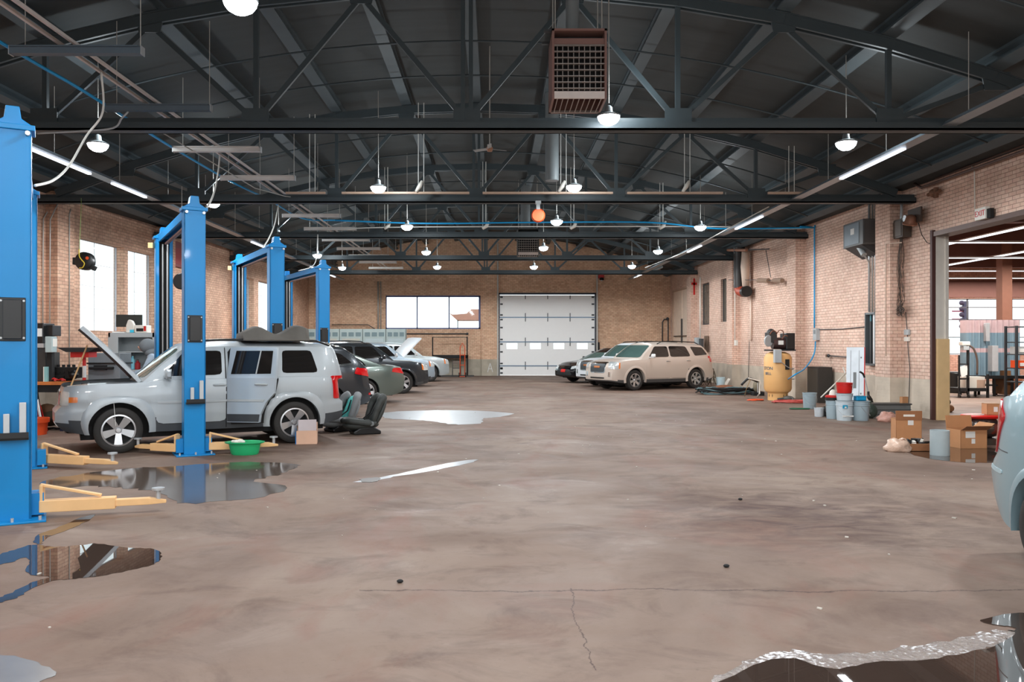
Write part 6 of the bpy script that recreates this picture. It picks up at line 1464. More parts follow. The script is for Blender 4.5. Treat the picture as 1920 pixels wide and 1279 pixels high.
for k, px in enumerate((1630, 1636, 1641)):
    wallpipe([(px, 383), (px, 585)], .022 if k else .03, ALU if k != 1 else COP, 'vertical steel conduit above the black wall frame, %s of three' % ['left', 'middle', 'right'][k], side='R', off=.02)
t = thing('wall_frame', 'tall narrow black framed opening mounted on the right wall', 'frame', rw(1632, 685, .1))
ya, yb = rw(1643, 600, .12).y, rw(1622, 600, .12).y; z0, z1 = ZY(686, ya), ZY(585, ya); xw = XR(ya)
M().bx(xw-.14, xw, ya, ya+.04, z0, z1).bx(xw-.14, xw, yb-.04, yb, z0, z1).bx(xw-.14, xw, ya, yb, z0, z0+.05).bx(xw-.14, xw, ya, yb, z1-.05, z1).build('frame', mat('frame_steel', (110, 116, 118), .4, .4), t, world=True)
M().bx(xw-.03, xw-.01, ya+.04, yb-.04, z0+.05, z1-.05).build('back_panel', BLKM, t, world=True)
M().bx(xw-.08, xw-.05, ya+.18, ya+.26, z0+.05, z1-.05).build('white_rod', WHT, t, world=True); M().bx(xw-.08, xw-.05, ya+.38, ya+.42, z0+.05, z1-.05).build('blue_rod', mat('rod_teal', (90, 140, 150), .4), t, world=True)
M().bx(xw-.12, xw-.08, ya+.30, ya+.34, z0+.05, z0+1.1).build('dark_rod', DGRY, t, world=True)
# blue drop hose, switch box, hose to the compressor
xb_ = rw(1527, 500, .05)
single(M().tube(curve([W(1500, 425, 23.4), rw(1526, 427, .06), rw(1527, 440, .05), rw(1527, 615, .05)], 5), .022, 8), 'air_hose', BLP, 'blue air hose dropping down the right wall to the switch box', 'hose', smooth=0)
t = thing('switch_box', 'small grey switch box on the right wall at the blue hose end', 'switch', rw(1531, 638, .05)); q = rw(1531, 638, 0)
M().bx(-.06, .05, -.12, .12, 0, .34).build('box_body', LGRY, t); M().bx(-.065, -.06, -.07, .07, .18, .3).build('plate', GRY, t)
single(M().tube(curve([rw(1529, 640, .06), rw(1526, 665, .15), W(1510, 690, 22.6), W(1490, 703, 21.9), W(1478, 711, cy_-.45)], 6), .02, 8), 'air_hose', BLP, 'blue hose curving from the switch box to the compressor tank', 'hose', smooth=0)
wallpipe([(1533, 618), (1580, 617), (1622, 613)], .012, DGRY, 'thin dark conduit sagging between the switch box and the black frame', side='R', off=.01)
wallpipe([(1552, 667), (1590, 670), (1621, 675)], .016, DGRY, 'short rusty pipe on the right wall ending in a valve', side='R', off=.04, name='wall_pipe', cat='pipe')
t = thing('pipe_valve', 'dark wall valve at the end of the rusty pipe', 'valve', rw(1553, 667, .08)); M().sph((0, 0, 0), .05, 10, 8).cyl((0, -.1, 0), (0, .1, 0), .02, 8).build('valve_body', DGRY, t); M().lathe((-.06, 0, 0), [(.001, -.01), (.05, 0), (.001, .01)], 10, Matrix.Rotation(R(90), 4, 'Y')).build('wheel', mat('rust', (120, 84, 64), .7), t)
# cream conduits
wallpipe([(1690, 455), (1661, 457), (1661, 668)], .014, mat('cream_conduit', (226, 204, 186), .5), 'cream conduit on the right wall above the leaning white panel', side='R', off=.32)
wallpipe([(1408, 540), (1408, 637), (1405, 637)], .035, mat('cream_conduit', (226, 204, 186)), 'thick cream downpipe on the right wall between two pilasters', side='R', off=.02, name='downpipe', cat='pipe')
wallpipe([(1405, 640), (1403, 712)], .01, DGRY, 'thin dark wire under the cream downpipe', side='R', off=.02, name='wire', cat='wire')
wallpipe([(1378, 486), (1378, 645)], .02, PVC, 'thin white conduit on the far pilaster of the right wall', side='R', off=.33)
single(M().bx(-.04, .04, -.1, .1, 0, .2).tf(Matrix.Translation(rw(1380, 648, .36))), 'outlet_box', PVC, 'white outlet box at the foot of the thin white conduit', 'outlet')
wallpipe([(1313, 520), (1313, 640)], .03, PVC, 'white vertical conduit on the farthest right pilaster', side='R', off=.33)
t = thing('meter_box', 'pale grey meter box on the right wall behind the beige car', 'meter', rw(1308, 648, .4)); M().bx(-.1, .1, -.2, .2, 0, .35).build('box_body', LGRY, t, bevel=.01); M().bx(-.02, .1, -.65, -.3, -.2, .3).build('dark_box', DGRY, t)
p = rw(1325, 660, .03); single(M().bx(p.x-.03, p.x+.0, p.y-.3, p.y+.3, p.z, p.z+.7), 'wall_recess_cover', mat('recess_brown', (120, 98, 82), .7), 'brown recessed cover on the right wall above the beige car', 'cover')
# black duct with orange elbow
a = rw(1386, 486, .35); xx, yy = a.x, a.y
t = thing('exhaust_duct', 'black round duct ending in an orange elbow on the right wall', 'duct', (xx, yy, ZY(546, yy)))
M().cyl((xx, yy, ZY(540, yy)), (xx, yy, 5.2), .2, 18).build('pipe', mat('duct_black', (48, 44, 42), .5), t, world=True, smooth=40)
M().tube(curve([(xx, yy, ZY(538, yy)), (xx+.02, yy-.1, ZY(546, yy)), (xx+.05, yy-.5, ZY(549, yy))], 5), .19, 14).build('elbow', mat('elbow_orange', (164, 62, 34), .5), t, world=True, smooth=50)
M().tube([(xx+.05, yy-.5, ZY(549, yy)), (xx+.05, yy-.75, ZY(549, yy))], .2, 14).build('nozzle', BLK, t, world=True, smooth=50)
a = rw(1398, 486, .25)
single(M().tube([(a.x, a.y, 5.0), (a.x-.02, a.y, ZY(500, a.y)), (a.x, a.y, ZY(537, a.y))], [.14, .16, .12], 12), 'flex_duct', mat('cream_conduit', (226, 204, 186)), 'short pale flexible duct beside the black duct', 'duct', smooth=0)
t = thing('tube_lamp', 'rusty tube lamp on brackets high on the right wall', 'lamp', rw(1390, 468, .4)); M().tube([rw(1341, 469, .5), rw(1400, 469, .5)], .05, 10).build('tube', mat('rusty_pipe', (170, 120, 96), .5), t, world=True, smooth=40); M().tube([rw(1400, 469, .45), rw(1442, 467, .3)], .02, 8).build('bracket_rod', DGRY, t, world=True); M().tube([rw(1436, 469, .2), rw(1445, 520, .2)], .012, 6).build('stay', DGRY, t, world=True)
t = thing('spot_lamps', 'pair of small tan lamps on a rod, right wall above the compressor', 'lamp', rw(1430, 525, .3)); M().tube([rw(1366, 525, .3), rw(1424, 525, .3)], .012, 6).build('rod', DGRY, t, world=True)
for a, b_ in ((1422, 1441), (1451, 1467)):
    M().tube([rw(a, 526, .3), rw(b_, 526, .3)], .075, 8).build('lamp_head', mat('tan_metal', (150, 124, 104), .5), t, world=True)
M().tube([rw(1441, 526, .3), rw(1451, 526, .3)], .012, 6).build('rod', DGRY, t, world=True)
wallpipe([(1478, 504), (1477, 560)], .012, mat('rust', (120, 84, 64)), 'short rusty rod on the right wall beside the third pilaster', side='R', off=.02, name='wall_rod', cat='rod')
# bell, junction box, hanging cable bundle
pb = rw(1706, 408, .26)
t = thing('alarm_bell', 'bronze bell-shaped horn on the right wall before the opening', 'bell', pb)
M().lathe((0, 0, -.16), [(.15, .0), (.16, .02), (.12, .08), (.1, .18), (.05, .22), (.001, .23)], 20, Matrix.Rotation(.35, 4, 'X')).build('bell', mat('bronze', (168, 120, 98), .35, .5), t, smooth=40)
M().bx(.08, .12, -.3, .25, -.12, .2).build('back_plate', mat('plate_brown', (70, 56, 48), .6), t); M().cyl((-.05, .14, -.0), (.04, .14, .0), .08, 14).build('cap', ALU, t)
q = rw(1690, 437, .12)
t = thing('junction_box', 'dark junction box with hanging cable bundle beside the opening', 'junction box', q); M().bx(-.1, .1, -.25, .25, -.12, .3).build('box_body', mat('jbox', (78, 68, 60), .6), t)
M().bx(-.11, -.1, -.2, .2, -.08, .26).build('cover', mat('jbox2', (92, 80, 70), .6), t)
a = rw(1690, 392, .1)
M().tube(curve([(a.x, a.y+.6, 5.0), (a.x, a.y+.2, 5.02), (a.x, a.y, 4.9), (q.x, q.y, q.z+.3)], 5), .035, 8).build('conduit', ALU, t, world=True, smooth=0)
rnd = random.Random(3)
for k in range(16):
    x1 = 1689+rnd.uniform(-5, 5); pts = [rw(1690+rnd.uniform(-3, 3), 444, .14)]
    for yy in (480, 510, 540, 565): pts.append(rw(x1+rnd.uniform(-3, 3), yy+rnd.uniform(-6, 6), .12+rnd.uniform(0, .1)))
    for j in range(5): pts.append(rw(1688+rnd.uniform(-9, 8), 578+rnd.uniform(-8, 16), .12+rnd.uniform(0, .12)))
    M().tube(curve(pts, 4), .005, 5).build('hanging_wire', mat('wire_brown', (74, 60, 50), .6), t, world=True)
wallpipe([(1722, 418), (1728, 440), (1738, 455), (1748, 458)], .008, BLKM, 'thin black wire looping from the bell to the opening', side='R', off=.04, name='wire', cat='wire')
wallpipe([(1698, 585), (1701, 622), (1703, 660), (1706, 690), (1704, 756)], .009, DGRY, 'thin dark wire running down the right wall beside the opening', side='R', off=.02, name='wire', cat='wire')
for k, (y0_, y1_) in enumerate(((618, 628), (632, 640))):
    q = rw(1701, y1_, .03); single(M().bx(q.x-.03, q.x+.02, q.y-.09, q.y+.09, q.z, ZY(y0_, q.y)), 'outlet_box', PVC if k else LGRY, '%s small outlet box on the right wall left of the opening' % ('lower white' if k else 'upper grey'), 'outlet')
# high wall pipes above the opening
wallpipe([(1715, 345), (1728, 352), (1920, 283), (1990, 258)], .03, mat('pipe_brown', (96, 74, 66), .5), 'brown pipe along the top of the right wall above the opening', side='R', off=.08, name='wall_pipe', cat='pipe')
wallpipe([(1755, 335), (1920, 272), (1990, 245)], .02, mat('pipe_brown', (96, 74, 66)), 'thin brown pipe running above the thicker one on the right wall', side='R', off=.05, name='wall_pipe', cat='pipe')
t = thing('pipe_fitting', 'brown pipe fitting high on the right wall left of the exit sign', 'fitting', rw(1750, 362, .1)); M().sph((0, 0, 0), .09, 10, 8).cyl((0, -.25, 0), (0, .2, 0), .04, 10).cyl((0, -.1, -.12), (0, -.1, .1), .05, 10).build('fitting', mat('rust', (120, 84, 64)), t)
wallpipe([(1822, 312), (1827, 322), (1828, 392)], .012, PVC, 'cream conduit dropping to the exit sign', side='R', off=.02)
q = rw(1842, 412, .1); t = thing('exit_sign', 'white exit sign with red letters above the opening', 'sign', q)
M().bx(-.05, .04, -.17, .17, 0, .23).build('sign_box', PVC, t, bevel=.006)
text('lettering', 'EXIT', .155, Matrix.Translation((-.052, 0, .115)) @ Matrix(((0, 0, -1, 0), (-1, 0, 0, 0), (0, 1, 0, 0), (0, 0, 0, 1))), RED, t, .003, 'red EXIT letters')
M().bx(-.02, .05, -.28, -.17, .0, .18).build('side_bracket', BLKM, t)
# red cross tape near the corner
q = rw(1298, 545, .33); t = thing('tape_mark', 'red tape cross on the farthest right pilaster beside the corner door', 'tape', (XR(37.5)-.33, 37.3, 4.0))
t.location = (XR(36.5)-.14, 36.545, 3.9)
M().bx(-.04, .04, -.01, .0, 0, .75).build('upright', RED, t); M().bx(-.13, .12, -.01, 0, .45, .56).build('crossbar', RED, t)
# leaning white panel with red edge
pb = G(1655, 757)
t = thing('leaning_panel', 'tall white metal panel with red edge leaning on the right wall', 'panel', (9.2, 19.6, 0))
q0 = G(1647, 760); zt = 1.42
Tp = Matrix.Translation((9.12, 20.35, 0)) @ Matrix.Rotation(R(-90), 4, 'Z') @ Matrix.Rotation(R(-7), 4, 'X')
pd_, ph_ = .62, 1.5
Tp = Matrix.Translation((8.88, 19.75, 0)) @ Matrix.Rotation(R(-28), 4, 'Z') @ Matrix.Rotation(R(-9), 4, 'X')
M().bx(-.20, .20, 0, .04, 0, 1.58, Tp).build('panel_sheet', mat('panel_white', (200, 208, 214), .35, .2), t, world=True)
M().bx(.20, .225, 0, .05, 0, 1.58, Tp).build('red_edge', RED, t, world=True)
for x in (-.1, .09): M().bx(x-.004, x+.004, -.004, 0, .1, 1.5, Tp).build('groove', DGRY, t, world=True)
M().bx(-.04, .03, -.008, 0, .55, .95, Tp).build('latch', GRY, t, world=True); M().bx(.12, .15, -.012, 0, 1.3, 1.34, Tp).build('catch', GRY, t, world=True); M().bx(.12, .15, -.012, 0, .4, .44, Tp).build('catch', GRY, t, world=True)
# string trimmer / crutch
q = G(1634, 776)
t = thing('string_trimmer', 'string trimmer with curved black handle leaning on the right wall', 'trimmer', (q.x, q.y+.6, 0)); xx, yy = q.x, q.y+.6
zt = ZY(700, yy)
M().tube([W(1629, 742, yy), W(1621, 706, yy)], .014, 8).build('shaft', ALU, t, world=True)
M().tube(curve([W(1621, 708, yy), W(1618, 701, yy), W(1612, 697, yy)], 4), .024, 8).build('handle', BLK, t, world=True, smooth=0)
M().tube(curve([W(1628, 734, yy), W(1629, 744, yy), W(1634, 752, yy), W(1638, 762, yy)], 4), [.03]*4+[.05]*4+[.035]*5, 8).build('motor_head', BLK, t, world=True, smooth=0)
M().tube([W(1638, 760, yy), G(1640, 782)+Vector((0, 0, .02))], .02, 8).build('guard', BLKM, t, world=True)
# pvc poles forming an upside-down V
q = G(1540, 765)
single(M().tube([(q.x+.05, q.y+.15, ZY(746, q.y)), W(1586, 700, 21.0)], .018, 8), 'pvc_pole', PVC, 'slanting white pole rising from behind the grey bucket', 'pole', smooth=0)
single(M().tube([W(1581, 689, 21.3), W(1598, 738, 20.6), G(1603, 772)+Vector((0, .5, .02))], .018, 8), 'pvc_pole', PVC, 'steep white pole leaning beside the slanting one', 'pole', smooth=0)
# buckets
def atg(px, py): v = G(px, py); return v
p = atg(1523, 767); bucket((p.x, p.y+.17, 0), .17, .40, BKT, 'pale grey bucket standing alone left of the white poles')
p = atg(1539, 782); bucket((p.x, p.y+.1, 0), .105, .2, mat('tin_white', (196, 202, 206), .4), 'small white paint tin left of the bucket group', handle=False, name='paint_tin', cat='tin')
p = atg(1549, 781); t = thing('bottle', 'green bottle between the white tin and black can', 'bottle', (p.x, p.y+.08, 0)); M().lathe((0, 0, 0), [(.001, 0), (.045, 0), (.045, .13), (.02, .17), (.02, .2), (.001, .2)], 14).build('flask', mat('green_bottle', (40, 110, 80), .3), t, smooth=40); M().cyl((0, 0, .2), (0, 0, .22), .022, 10).build('cap', BLK, t)
p = atg(1556, 782); bucket((p.x+.02, p.y+.2, 0), .11, .2, DGRY, 'small dark can beside the green bottle', handle=False, name='paint_can', cat='can')
p = atg(1574, 787); bucket((p.x-.03, p.y+.25, 0), .155, .40, BKT, 'pale bucket with a black and red funnel on top')
t = thing('funnel_cup', 'black cup with red rim and white top on the left bucket', 'cup', (p.x-.05, p.y+.25, .40)); M().lathe((0, 0, 0), [(.001, 0), (.15, 0), (.14, .07), (.001, .07)], 20).build('cup', BLKM, t, smooth=30); M().lathe((0, 0, 0), [(.15, .07), (.15, .1), (.11, .12), (.001, .12)], 20).build('red_rim', RED, t, smooth=30); M().lathe((.02, 0, .12), [(.001, 0), (.09, 0), (.07, .08), (.03, .12), (.001, .12)], 18).build('white_top', PVC, t, smooth=30)
p = atg(1591, 790); px_, py_ = p.x, p.y+.2
b1 = bucket((px_, py_, 0), .175, .42, mat('bucket_white', (196, 208, 214), .4), 'white bucket with a blue logo in the middle of the group')
M().bx(-.11, -.01, -.182, -.165, .27, .34).tf(Matrix.Rotation(-b1.rotation_euler[2], 4, 'Z')).build('blue_logo', mat('logo_blue', (20, 150, 190), .4), b1)
M().bx(-.075, -.035, -.186, -.18, .275, .31).tf(Matrix.Rotation(-b1.rotation_euler[2], 4, 'Z')).build('logo_inner', PVC, b1)
M().bx(-.11, .12, -.176, -.16, .09, .12).tf(Matrix.Rotation(-b1.rotation_euler[2], 4, 'Z')).build('label_band', PAPER, b1)
bucket((px_, py_, .43), .17, .15, mat('bucket_white', (196, 208, 214)), 'upper white pail nested on the logo bucket', handle=False)
t = bucket((px_, py_, .59), .168, .22, RED, 'red pail on top of the bucket stack', handle=True); t['category'] = 'bucket'
p = atg(1622, 790); px2, py2 = p.x, p.y+.2; bucket((px2, py2, 0), .18, .42, BKT, 'grey bucket holding a blue dish, right of the stack')
t = thing('blue_dish', 'bright blue dish sitting in the right grey bucket', 'dish', (px2-.02, py2, .425)); M().bx(-.11, .11, -.08, .08, 0, .10).build('dish', mat('dish_blue', (20, 150, 200), .35), t, bevel=.02); M().bx(-.12, .12, -.09, .09, .09, .1).build('lip', mat('dish_blue2', (40, 160, 205), .35), t)
p = atg(1640, 787); t = thing('rubbish_bag', 'dark green rubbish bag behind the right grey bucket', 'bag', (p.x+.05, p.y+.35, 0)); M().sph((0, 0, .16), .2, 14, 10, (.9, .8, .95)).build('bag', mat('bag_green', (66, 78, 70), .35, 0, .3, 12, bump=.6), t, smooth=0); M().sph((0, 0, .35), .05, 8, 6).build('knot', mat('bag_green', (66, 78, 70)), t)
# grey metal channel box
p0 = G(1648, 787); p1 = G(1709, 786)
t = thing('metal_trough', 'long grey ribbed metal box along the concrete base', 'metal box', ((p0.x+p1.x)/2+.1, p0.y+.5, 0))
xa, xb, ya = p0.x+.0, p1.x+.05, p0.y+.25
M().bx(xa, xb, ya, ya+.35, 0, .30).build('box_body', mat('steel_grey', (118, 120, 118), .5, .3), t, world=True); M().bx(xa-.02, xb+.02, ya-.02, ya+.37, .30, .33).bx(xa-.01, xb+.01, ya-.015, ya, .19, .2).bx(xa-.01, xb+.01, ya-.015, ya, .09, .1).build('rib', mat('steel_dark', (80, 80, 78), .5, .3), t, world=True)
cart((XP(1694, ya+.2), ya+.18, .33), .14, .1, .14, 'tiny cardboard box on top of the grey metal box', .2, False, lab=None)
# plastic bags, boxes, bucket near the opening
CRP = mat('crumpled_plastic', (206, 176, 156), .3, 0, .25, 16, bump=.8)
def bag(loc, sx, sy, sz, label, m=CRP, seed=1):
    rn = random.Random(seed); m_ = M(); m_.sph((0, 0, 0), 1, 20, 12)
    from mathutils import noise as NZ
    vs_ = []
    for v in m_.v:
        k = 1+.35*NZ.noise(v*1.7+Vector((seed, 0, 0)))+.18*NZ.noise(v*4+Vector((seed, 5, 0)))
        vs_.append(Vector((v.x*sx*k, v.y*sy*k, max(-sz*.5, v.z*sz*k)+sz*.5)))
    m_.v = vs_; t = thing('plastic_bag', label, 'bag', loc); m_.build('bag', m, t, smooth=0)
    M().tube(curve([(0, 0, sz*1.2), (sx*.4, -.02, sz*1.5), (sx*.8, 0, sz*1.1)], 5), [.02]*5+[.012]*6, 6).build('twist', m, t, smooth=0)
    return t
p = G(1670, 792); bag((p.x, p.y+.15, 0), .2, .14, .13, 'pink clear plastic bag before the grey metal box', mat('bag_pink', (206, 156, 140), .3, 0, .25, 16, bump=.8), 4)
p = G(1694, 832); w = (1720-1669)/F*p.y
bx1 = cart((XP(1699, p.y+.15), p.y+.15, 0), w*.92, .2, ZY(782, p.y+.1)-.02, 'upright closed cardboard box with a handle slot near the opening', R(-4), False, lab=(.03, .30, .09, .1), flaps=())
M().bx(-.09, .09, -.112, -.105, .44, .475).build('handle_slot', PVC, bx1)
M().bx(-w*.46-.003, w*.46+.003, -.108, -.09, .38, .535).build('upper_sleeve', CARDI, bx1)
p = G(1690, 848); bag((p.x, p.y+.1, 0), .19, .15, .13, 'pale crumpled plastic bag in front of the upright cardboard box', seed=9)
p = G(1727, 848)
t = thing('scrap_tray', 'low cardboard tray full of black and white scraps left of grey bin', 'tray', (p.x, p.y+.2, 0)); M().bx(-.24, .24, -.14, -.13, 0, .12).bx(-.24, .24, .13, .14, 0, .12).bx(-.24, -.23, -.14, .14, 0, .12).bx(.23, .24, -.14, .14, 0, .12).bx(-.24, .24, -.14, .14, 0, .01).build('tray', CARDI, t)
for k in range(14): M().box((random.uniform(-.18, .18), random.uniform(-.1, .1), .1+random.uniform(0, .06)), (random.uniform(.04, .12), random.uniform(.03, .08), random.uniform(.02, .05)), random.uniform(0, 3), random.uniform(-.6, .6)).build('scrap', (BLKM, DGRY, PVC)[k % 3 if k % 4 else 0], t)
p = G(1761, 856); bucket((XP(1762, p.y+.13), p.y+.13, 0), .135, .37, mat('bin_grey', (168, 182, 186), .45), 'plain pale grey bin standing in the puddle near the opening', handle=False, rim=False, name='bin', cat='bin', taper=.95)
p = G(1812, 842); w = (1835-1778)/F*p.y
bx2 = cart((XP(1812, p.y+.2), p.y+.2, 0), w-.03, .34, ZY(806, p.y+.05)-.0, 'open cardboard box with raised flaps and shipping labels', R(6), True, flaps=((0, 1, .2, 8), (0, -1, .16, 62), (1, 1, .16, 55)), lab=(-.06, .17, .16, .1))
M().bx(.02-.06, .08-.06, -.174, -.17, .08, .155).build('paper_label', PAPER, bx2)
# silver tyre/pot with red lid, small box on top, orange box
p = G(1858, 836)
t = thing('steel_pot', 'round dark steel pot under a red lid behind the parked hatchback corner', 'pot', (p.x+.04, p.y+.3, .0))
M().lathe((0, 0, .1), [(.001, 0), (.12, .0), (.22, .05), (.27, .14), (.27, .2), (.22, .28), (.2, .32), (.001, .32)], 30).build('pot', mat('pot_steel', (110, 102, 98), .2, .8), t, smooth=40); M().lathe((0, 0, 0), [(.001, 0), (.24, 0), (.26, .1), (.001, .11)], 24).build('foot', mat('pot_foot', (74, 66, 60), .5), t, smooth=30)
t = thing('plastic_basin', 'flat oval red plastic basin lying on the steel pot', 'basin', (p.x+.05, p.y+.3, .425)); M().lathe((0, 0, 0), [(.001, 0), (.27, 0), (.3, .03), (.28, .05), (.001, .05)], 28, None, 1.15, .9).build('basin_shell', RED, t, smooth=30); M().tube([(-.2, -.05, .055), (-.1, -.08, .06), (-.02, -.06, .055)], .012, 6).build('scuff', PVC, t)
cart((p.x+.22, p.y+.34, .476), .22, .2, .18, 'small tan box on top of the red lid', R(-8), False, lab=(.02, .05, .06, .08))
t = thing('orange_box', 'tall orange box with white letters beside the steel pot', 'box', (p.x+.27, p.y-.06, 0), R(5)); hb_ = .33
M().bx(-.075, .16, 0, .14, .0, .38).build('carton', mat('orange_print', (232, 80, 44), .5), t); text('lettering', 'SE5', .14, Matrix.Translation((.0, -.003, .2)) @ Matrix.Rotation(R(90), 4, 'X') @ Matrix.Rotation(R(-90), 4, 'Z'), PVC, t, .002, 'white letters')
M().bx(-.076, .16, -.002, .12, .33, .38).build('yellow_band', mat('orange_deep', (206, 70, 40), .5), t)
# cables, hoses, heap near the compressor
def tangle(name, cx, cy, rx, ry, n, r, m, label, cat, seed, h=.04, turns=3):
    rn = random.Random(seed); t = thing(name, label, cat, (cx, cy, 0))
    for k in range(n):
        pts = []; a0 = rn.uniform(0, 6); f = rn.uniform(.35, 1)
        for j in range(int(turns*8)):
            a = a0+j*math.pi/4; f2 = f*rn.uniform(.85, 1.1); pts.append((math.cos(a)*rx*f2, math.sin(a)*ry*f2, r+rn.uniform(0, h)))
        M().tube(curve(pts, 3), r, 6).build('coil', m if not isinstance(m, (list, tuple)) else m[k % len(m)], t, smooth=0)
    return t
p = G(1380, 741); tangle('cable_heap', p.x-.2, p.y+.5, 1.15, .65, 5, .02, [BLKM, mat('cable_teal', (96, 126, 130), .5), DGRY], 'flat heap of dark and teal cables between compressor and beige car', 'cables', 5, .2)
p = G(1500, 758); tangle('red_hose', p.x-.1, p.y+.5, .45, .3, 3, .016, mat('hose_red', (190, 80, 72), .5), 'coiled reddish hose at the foot of the compressor', 'hose', 8, .05)
p = G(1520, 768); tangle('green_hose', p.x-.25, p.y+.05, .35, .12, 2, .013, mat('hose_green', (50, 110, 80), .5), 'thin green hose on the floor before the grey bucket', 'hose', 11, .01)
p = G(1460, 753); tangle('extension_cord', p.x-.55, p.y+.35, .3, .15, 2, .014, ORG, 'orange cord on the floor left of the compressor base', 'cord', 12, .02)
p = G(1470, 752); t = thing('angle_tool', 'grey power tool lying at the front of the compressor', 'tool', (p.x+.12, p.y-.02, 0)); M().sph((0, 0, .08), .12, 12, 8, (1.3, 1, .6)).build('tool_body', mat('tool_grey', (92, 92, 88), .5), t, smooth=0); M().cyl((.06, -.1, .07), (.06, -.02, .08), .04, 12).build('chuck', ALU, t); M().cyl((-.1, 0, .08), (-.3, .05, .05), .03, 8).build('grip', DGRY, t)
p = G(1442, 750); t = thing('tool_stand', 'bent white and black stand frame left of the compressor', 'stand', (p.x-.4, p.y+.4, 0)); X0, Y_ = p.x-.4, p.y+.4
M().tube(curve([W(1390, 722, Y_), W(1403, 710, Y_), W(1412, 712, Y_), W(1421, 716, Y_)], 4), .035, 8).build('black_arm', BLK, t, world=True, smooth=0)
M().tube([W(1403, 709, Y_-.05), W(1425, 715, Y_-.05), W(1424, 738, Y_-.05), G(1424, 745)+Vector((0, .2, .01))], .02, 8).build('white_leg', PVC, t, world=True); M().tube([W(1421, 716, Y_), W(1421, 736, Y_)], .015, 8).build('rod', ALU, t, world=True)
M().tube(curve([W(1407, 712, Y_), W(1400, 728, Y_), G(1398, 745)+Vector((0, .1, .02))], 4), .012, 6).build('tan_cord', mat('tan_cord', (176, 150, 110), .7), t, world=True, smooth=0)
p = G(1349, 728); bucket((p.x+.12, p.y+.25, 0), .17, .4, mat('bucket_pale_blue', (190, 212, 218), .4), 'pale blue-white bucket behind the beige car tail', handle=False)
t = thing('scrap_sheet', 'tilted white sheet leaning on the pale bucket', 'sheet', (p.x+.25, p.y+.1, 0)); M().add([(-.18, 0, 0), (.0, .02, 0), (.22, .1, .34), (.14, .12, .36), (-.18, .02, 0), (.0, .04, 0), (.22, .12, .34), (.14, .14, .36)], [(0, 1, 2, 3), (4, 7, 6, 5), (0, 4, 5, 1), (1, 5, 6, 2), (2, 6, 7, 3), (3, 7, 4, 0)]).build('sheet', PVC, t)
p = G(1332, 725); t = tangle('dry_branches', p.x+.05, p.y+.5, .3, .25, 6, .012, mat('branch', (110, 98, 80), .8), 'tangle of dry branches and wire behind the beige car', 'branches', 20, .75, 1.5)
# stack beside: brown lumps
p = G(1372, 733); single(M().sph((p.x, p.y+.9, .08), .2, 10, 7, (1.8, .8, .45)), 'brown_sack', mat('sack_rust', (140, 92, 66), .85, 0, .3, 9), 'rusty brown sack behind the cable heap', 'sack', smooth=0)
p = G(1440, 745); t = thing('floor_motor', 'old dusty electric motor on the floor left of the compressor', 'motor', (p.x-.05, p.y+.9, 0)); M().sph((0, 0, .3), .15, 12, 8, (.8, 1, 1.3)).build('housing', mat('tan_dust', (130, 120, 100), .7), t, smooth=0); M().bx(-.16, .2, -.15, .15, 0, .12).build('base', BLKM, t, bevel=.02)

# ================================================================ in the next hall
d = 25.5
t = thing('drape_booth', 'grey-blue ribbed booth panel with pale pink bands on a black table', 'booth', (XP(1865, d), d, ZY(704, d)))
xa, xb = XP(1817, d), XP(1913, d); zz = [ZY(704, d), ZY(661, d), ZY(653, d), ZY(624, d), ZY(600, d)]
def corr(z0, z1, m, nm='ribbed_panel'):
    n = 60; rr = [[], []]
    for i in range(n+1):
        x = xa+(xb-xa)*i/n; y = d+.05*math.sin(i*.95)
        rr[0].append(Vector((x, y, z0))); rr[1].append(Vector((x, y, z1)))
    m_ = M().grid(rr); m_.grid([[v+Vector((0, .5, 0)) for v in r_] for r_ in rr]); m_.grid([[r_[0] for r_ in rr], [r_[0]+Vector((0, .5, 0)) for r_ in rr]]); m_.grid([[r_[-1] for r_ in rr], [r_[-1]+Vector((0, .5, 0)) for r_ in rr]])
    m_.build(nm, m, t, world=True, smooth=0)
GB = mat('booth_blue', (124, 150, 164), .5, .1, .1); PK = mat('booth_pink', (198, 172, 174), .5)
corr(zz[0], zz[1], GB); corr(zz[1], zz[2], PK, 'band'); corr(zz[2], zz[3], GB); corr(zz[3], zz[4], PK, 'band')
M().bx(XP(1842, d), XP(1849, d), d-.2, d-.05, ZY(640, d), ZY(606, d)).bx(XP(1850, d), XP(1861, d), d-.3, d-.05, ZY(696, d), ZY(648, d)).build('control_box', mat('box_pale', (176, 178, 180), .4), t, world=True, bevel=.01)
M().tube(curve([W(1816, 647, d-.2), W(1826, 655, d-.25), W(1832, 675, d-.25), W(1832, 703, d-.2)], 5), .03, 8).build('cable', mat('cable_brown', (96, 80, 72), .5), t, world=True, smooth=0)
t = thing('steel_table', 'black steel table under the ribbed booth panel', 'table', (XP(1870, d), d, 0))
M().bx(XP(1815, d), XP(1922, d), d-.35, d+.6, ZY(705, d)-.08, ZY(704, d)).build('table_top', BLKM, t, world=True)
for px in (1818, 1853, 1886, 1917):
    for yy in (d-.3, d+.5): M().bx(XP(px, d)-.03, XP(px, d)+.03, yy-.03, yy+.03, 0, ZY(705, d)-.08).build('leg', BLKM, t, world=True)
M().bx(XP(1815, d), XP(1860, d), d-.3, d+.5, .32, .36).build('lower_shelf', BLKM, t, world=True)
M().bx(XP(1875, d), XP(1888, d), d-.2, d+.4, .05, .8).build('wooden_side', mat('wood_brown', (120, 82, 50), .6), t, world=True)
d = 24.4
t = thing('push_cart', 'tall black push cart frame in the next hall', 'cart', (XP(1825, d), d, 0))
xa, xm, xb = XP(1799, d), XP(1816, d), XP(1853, d)
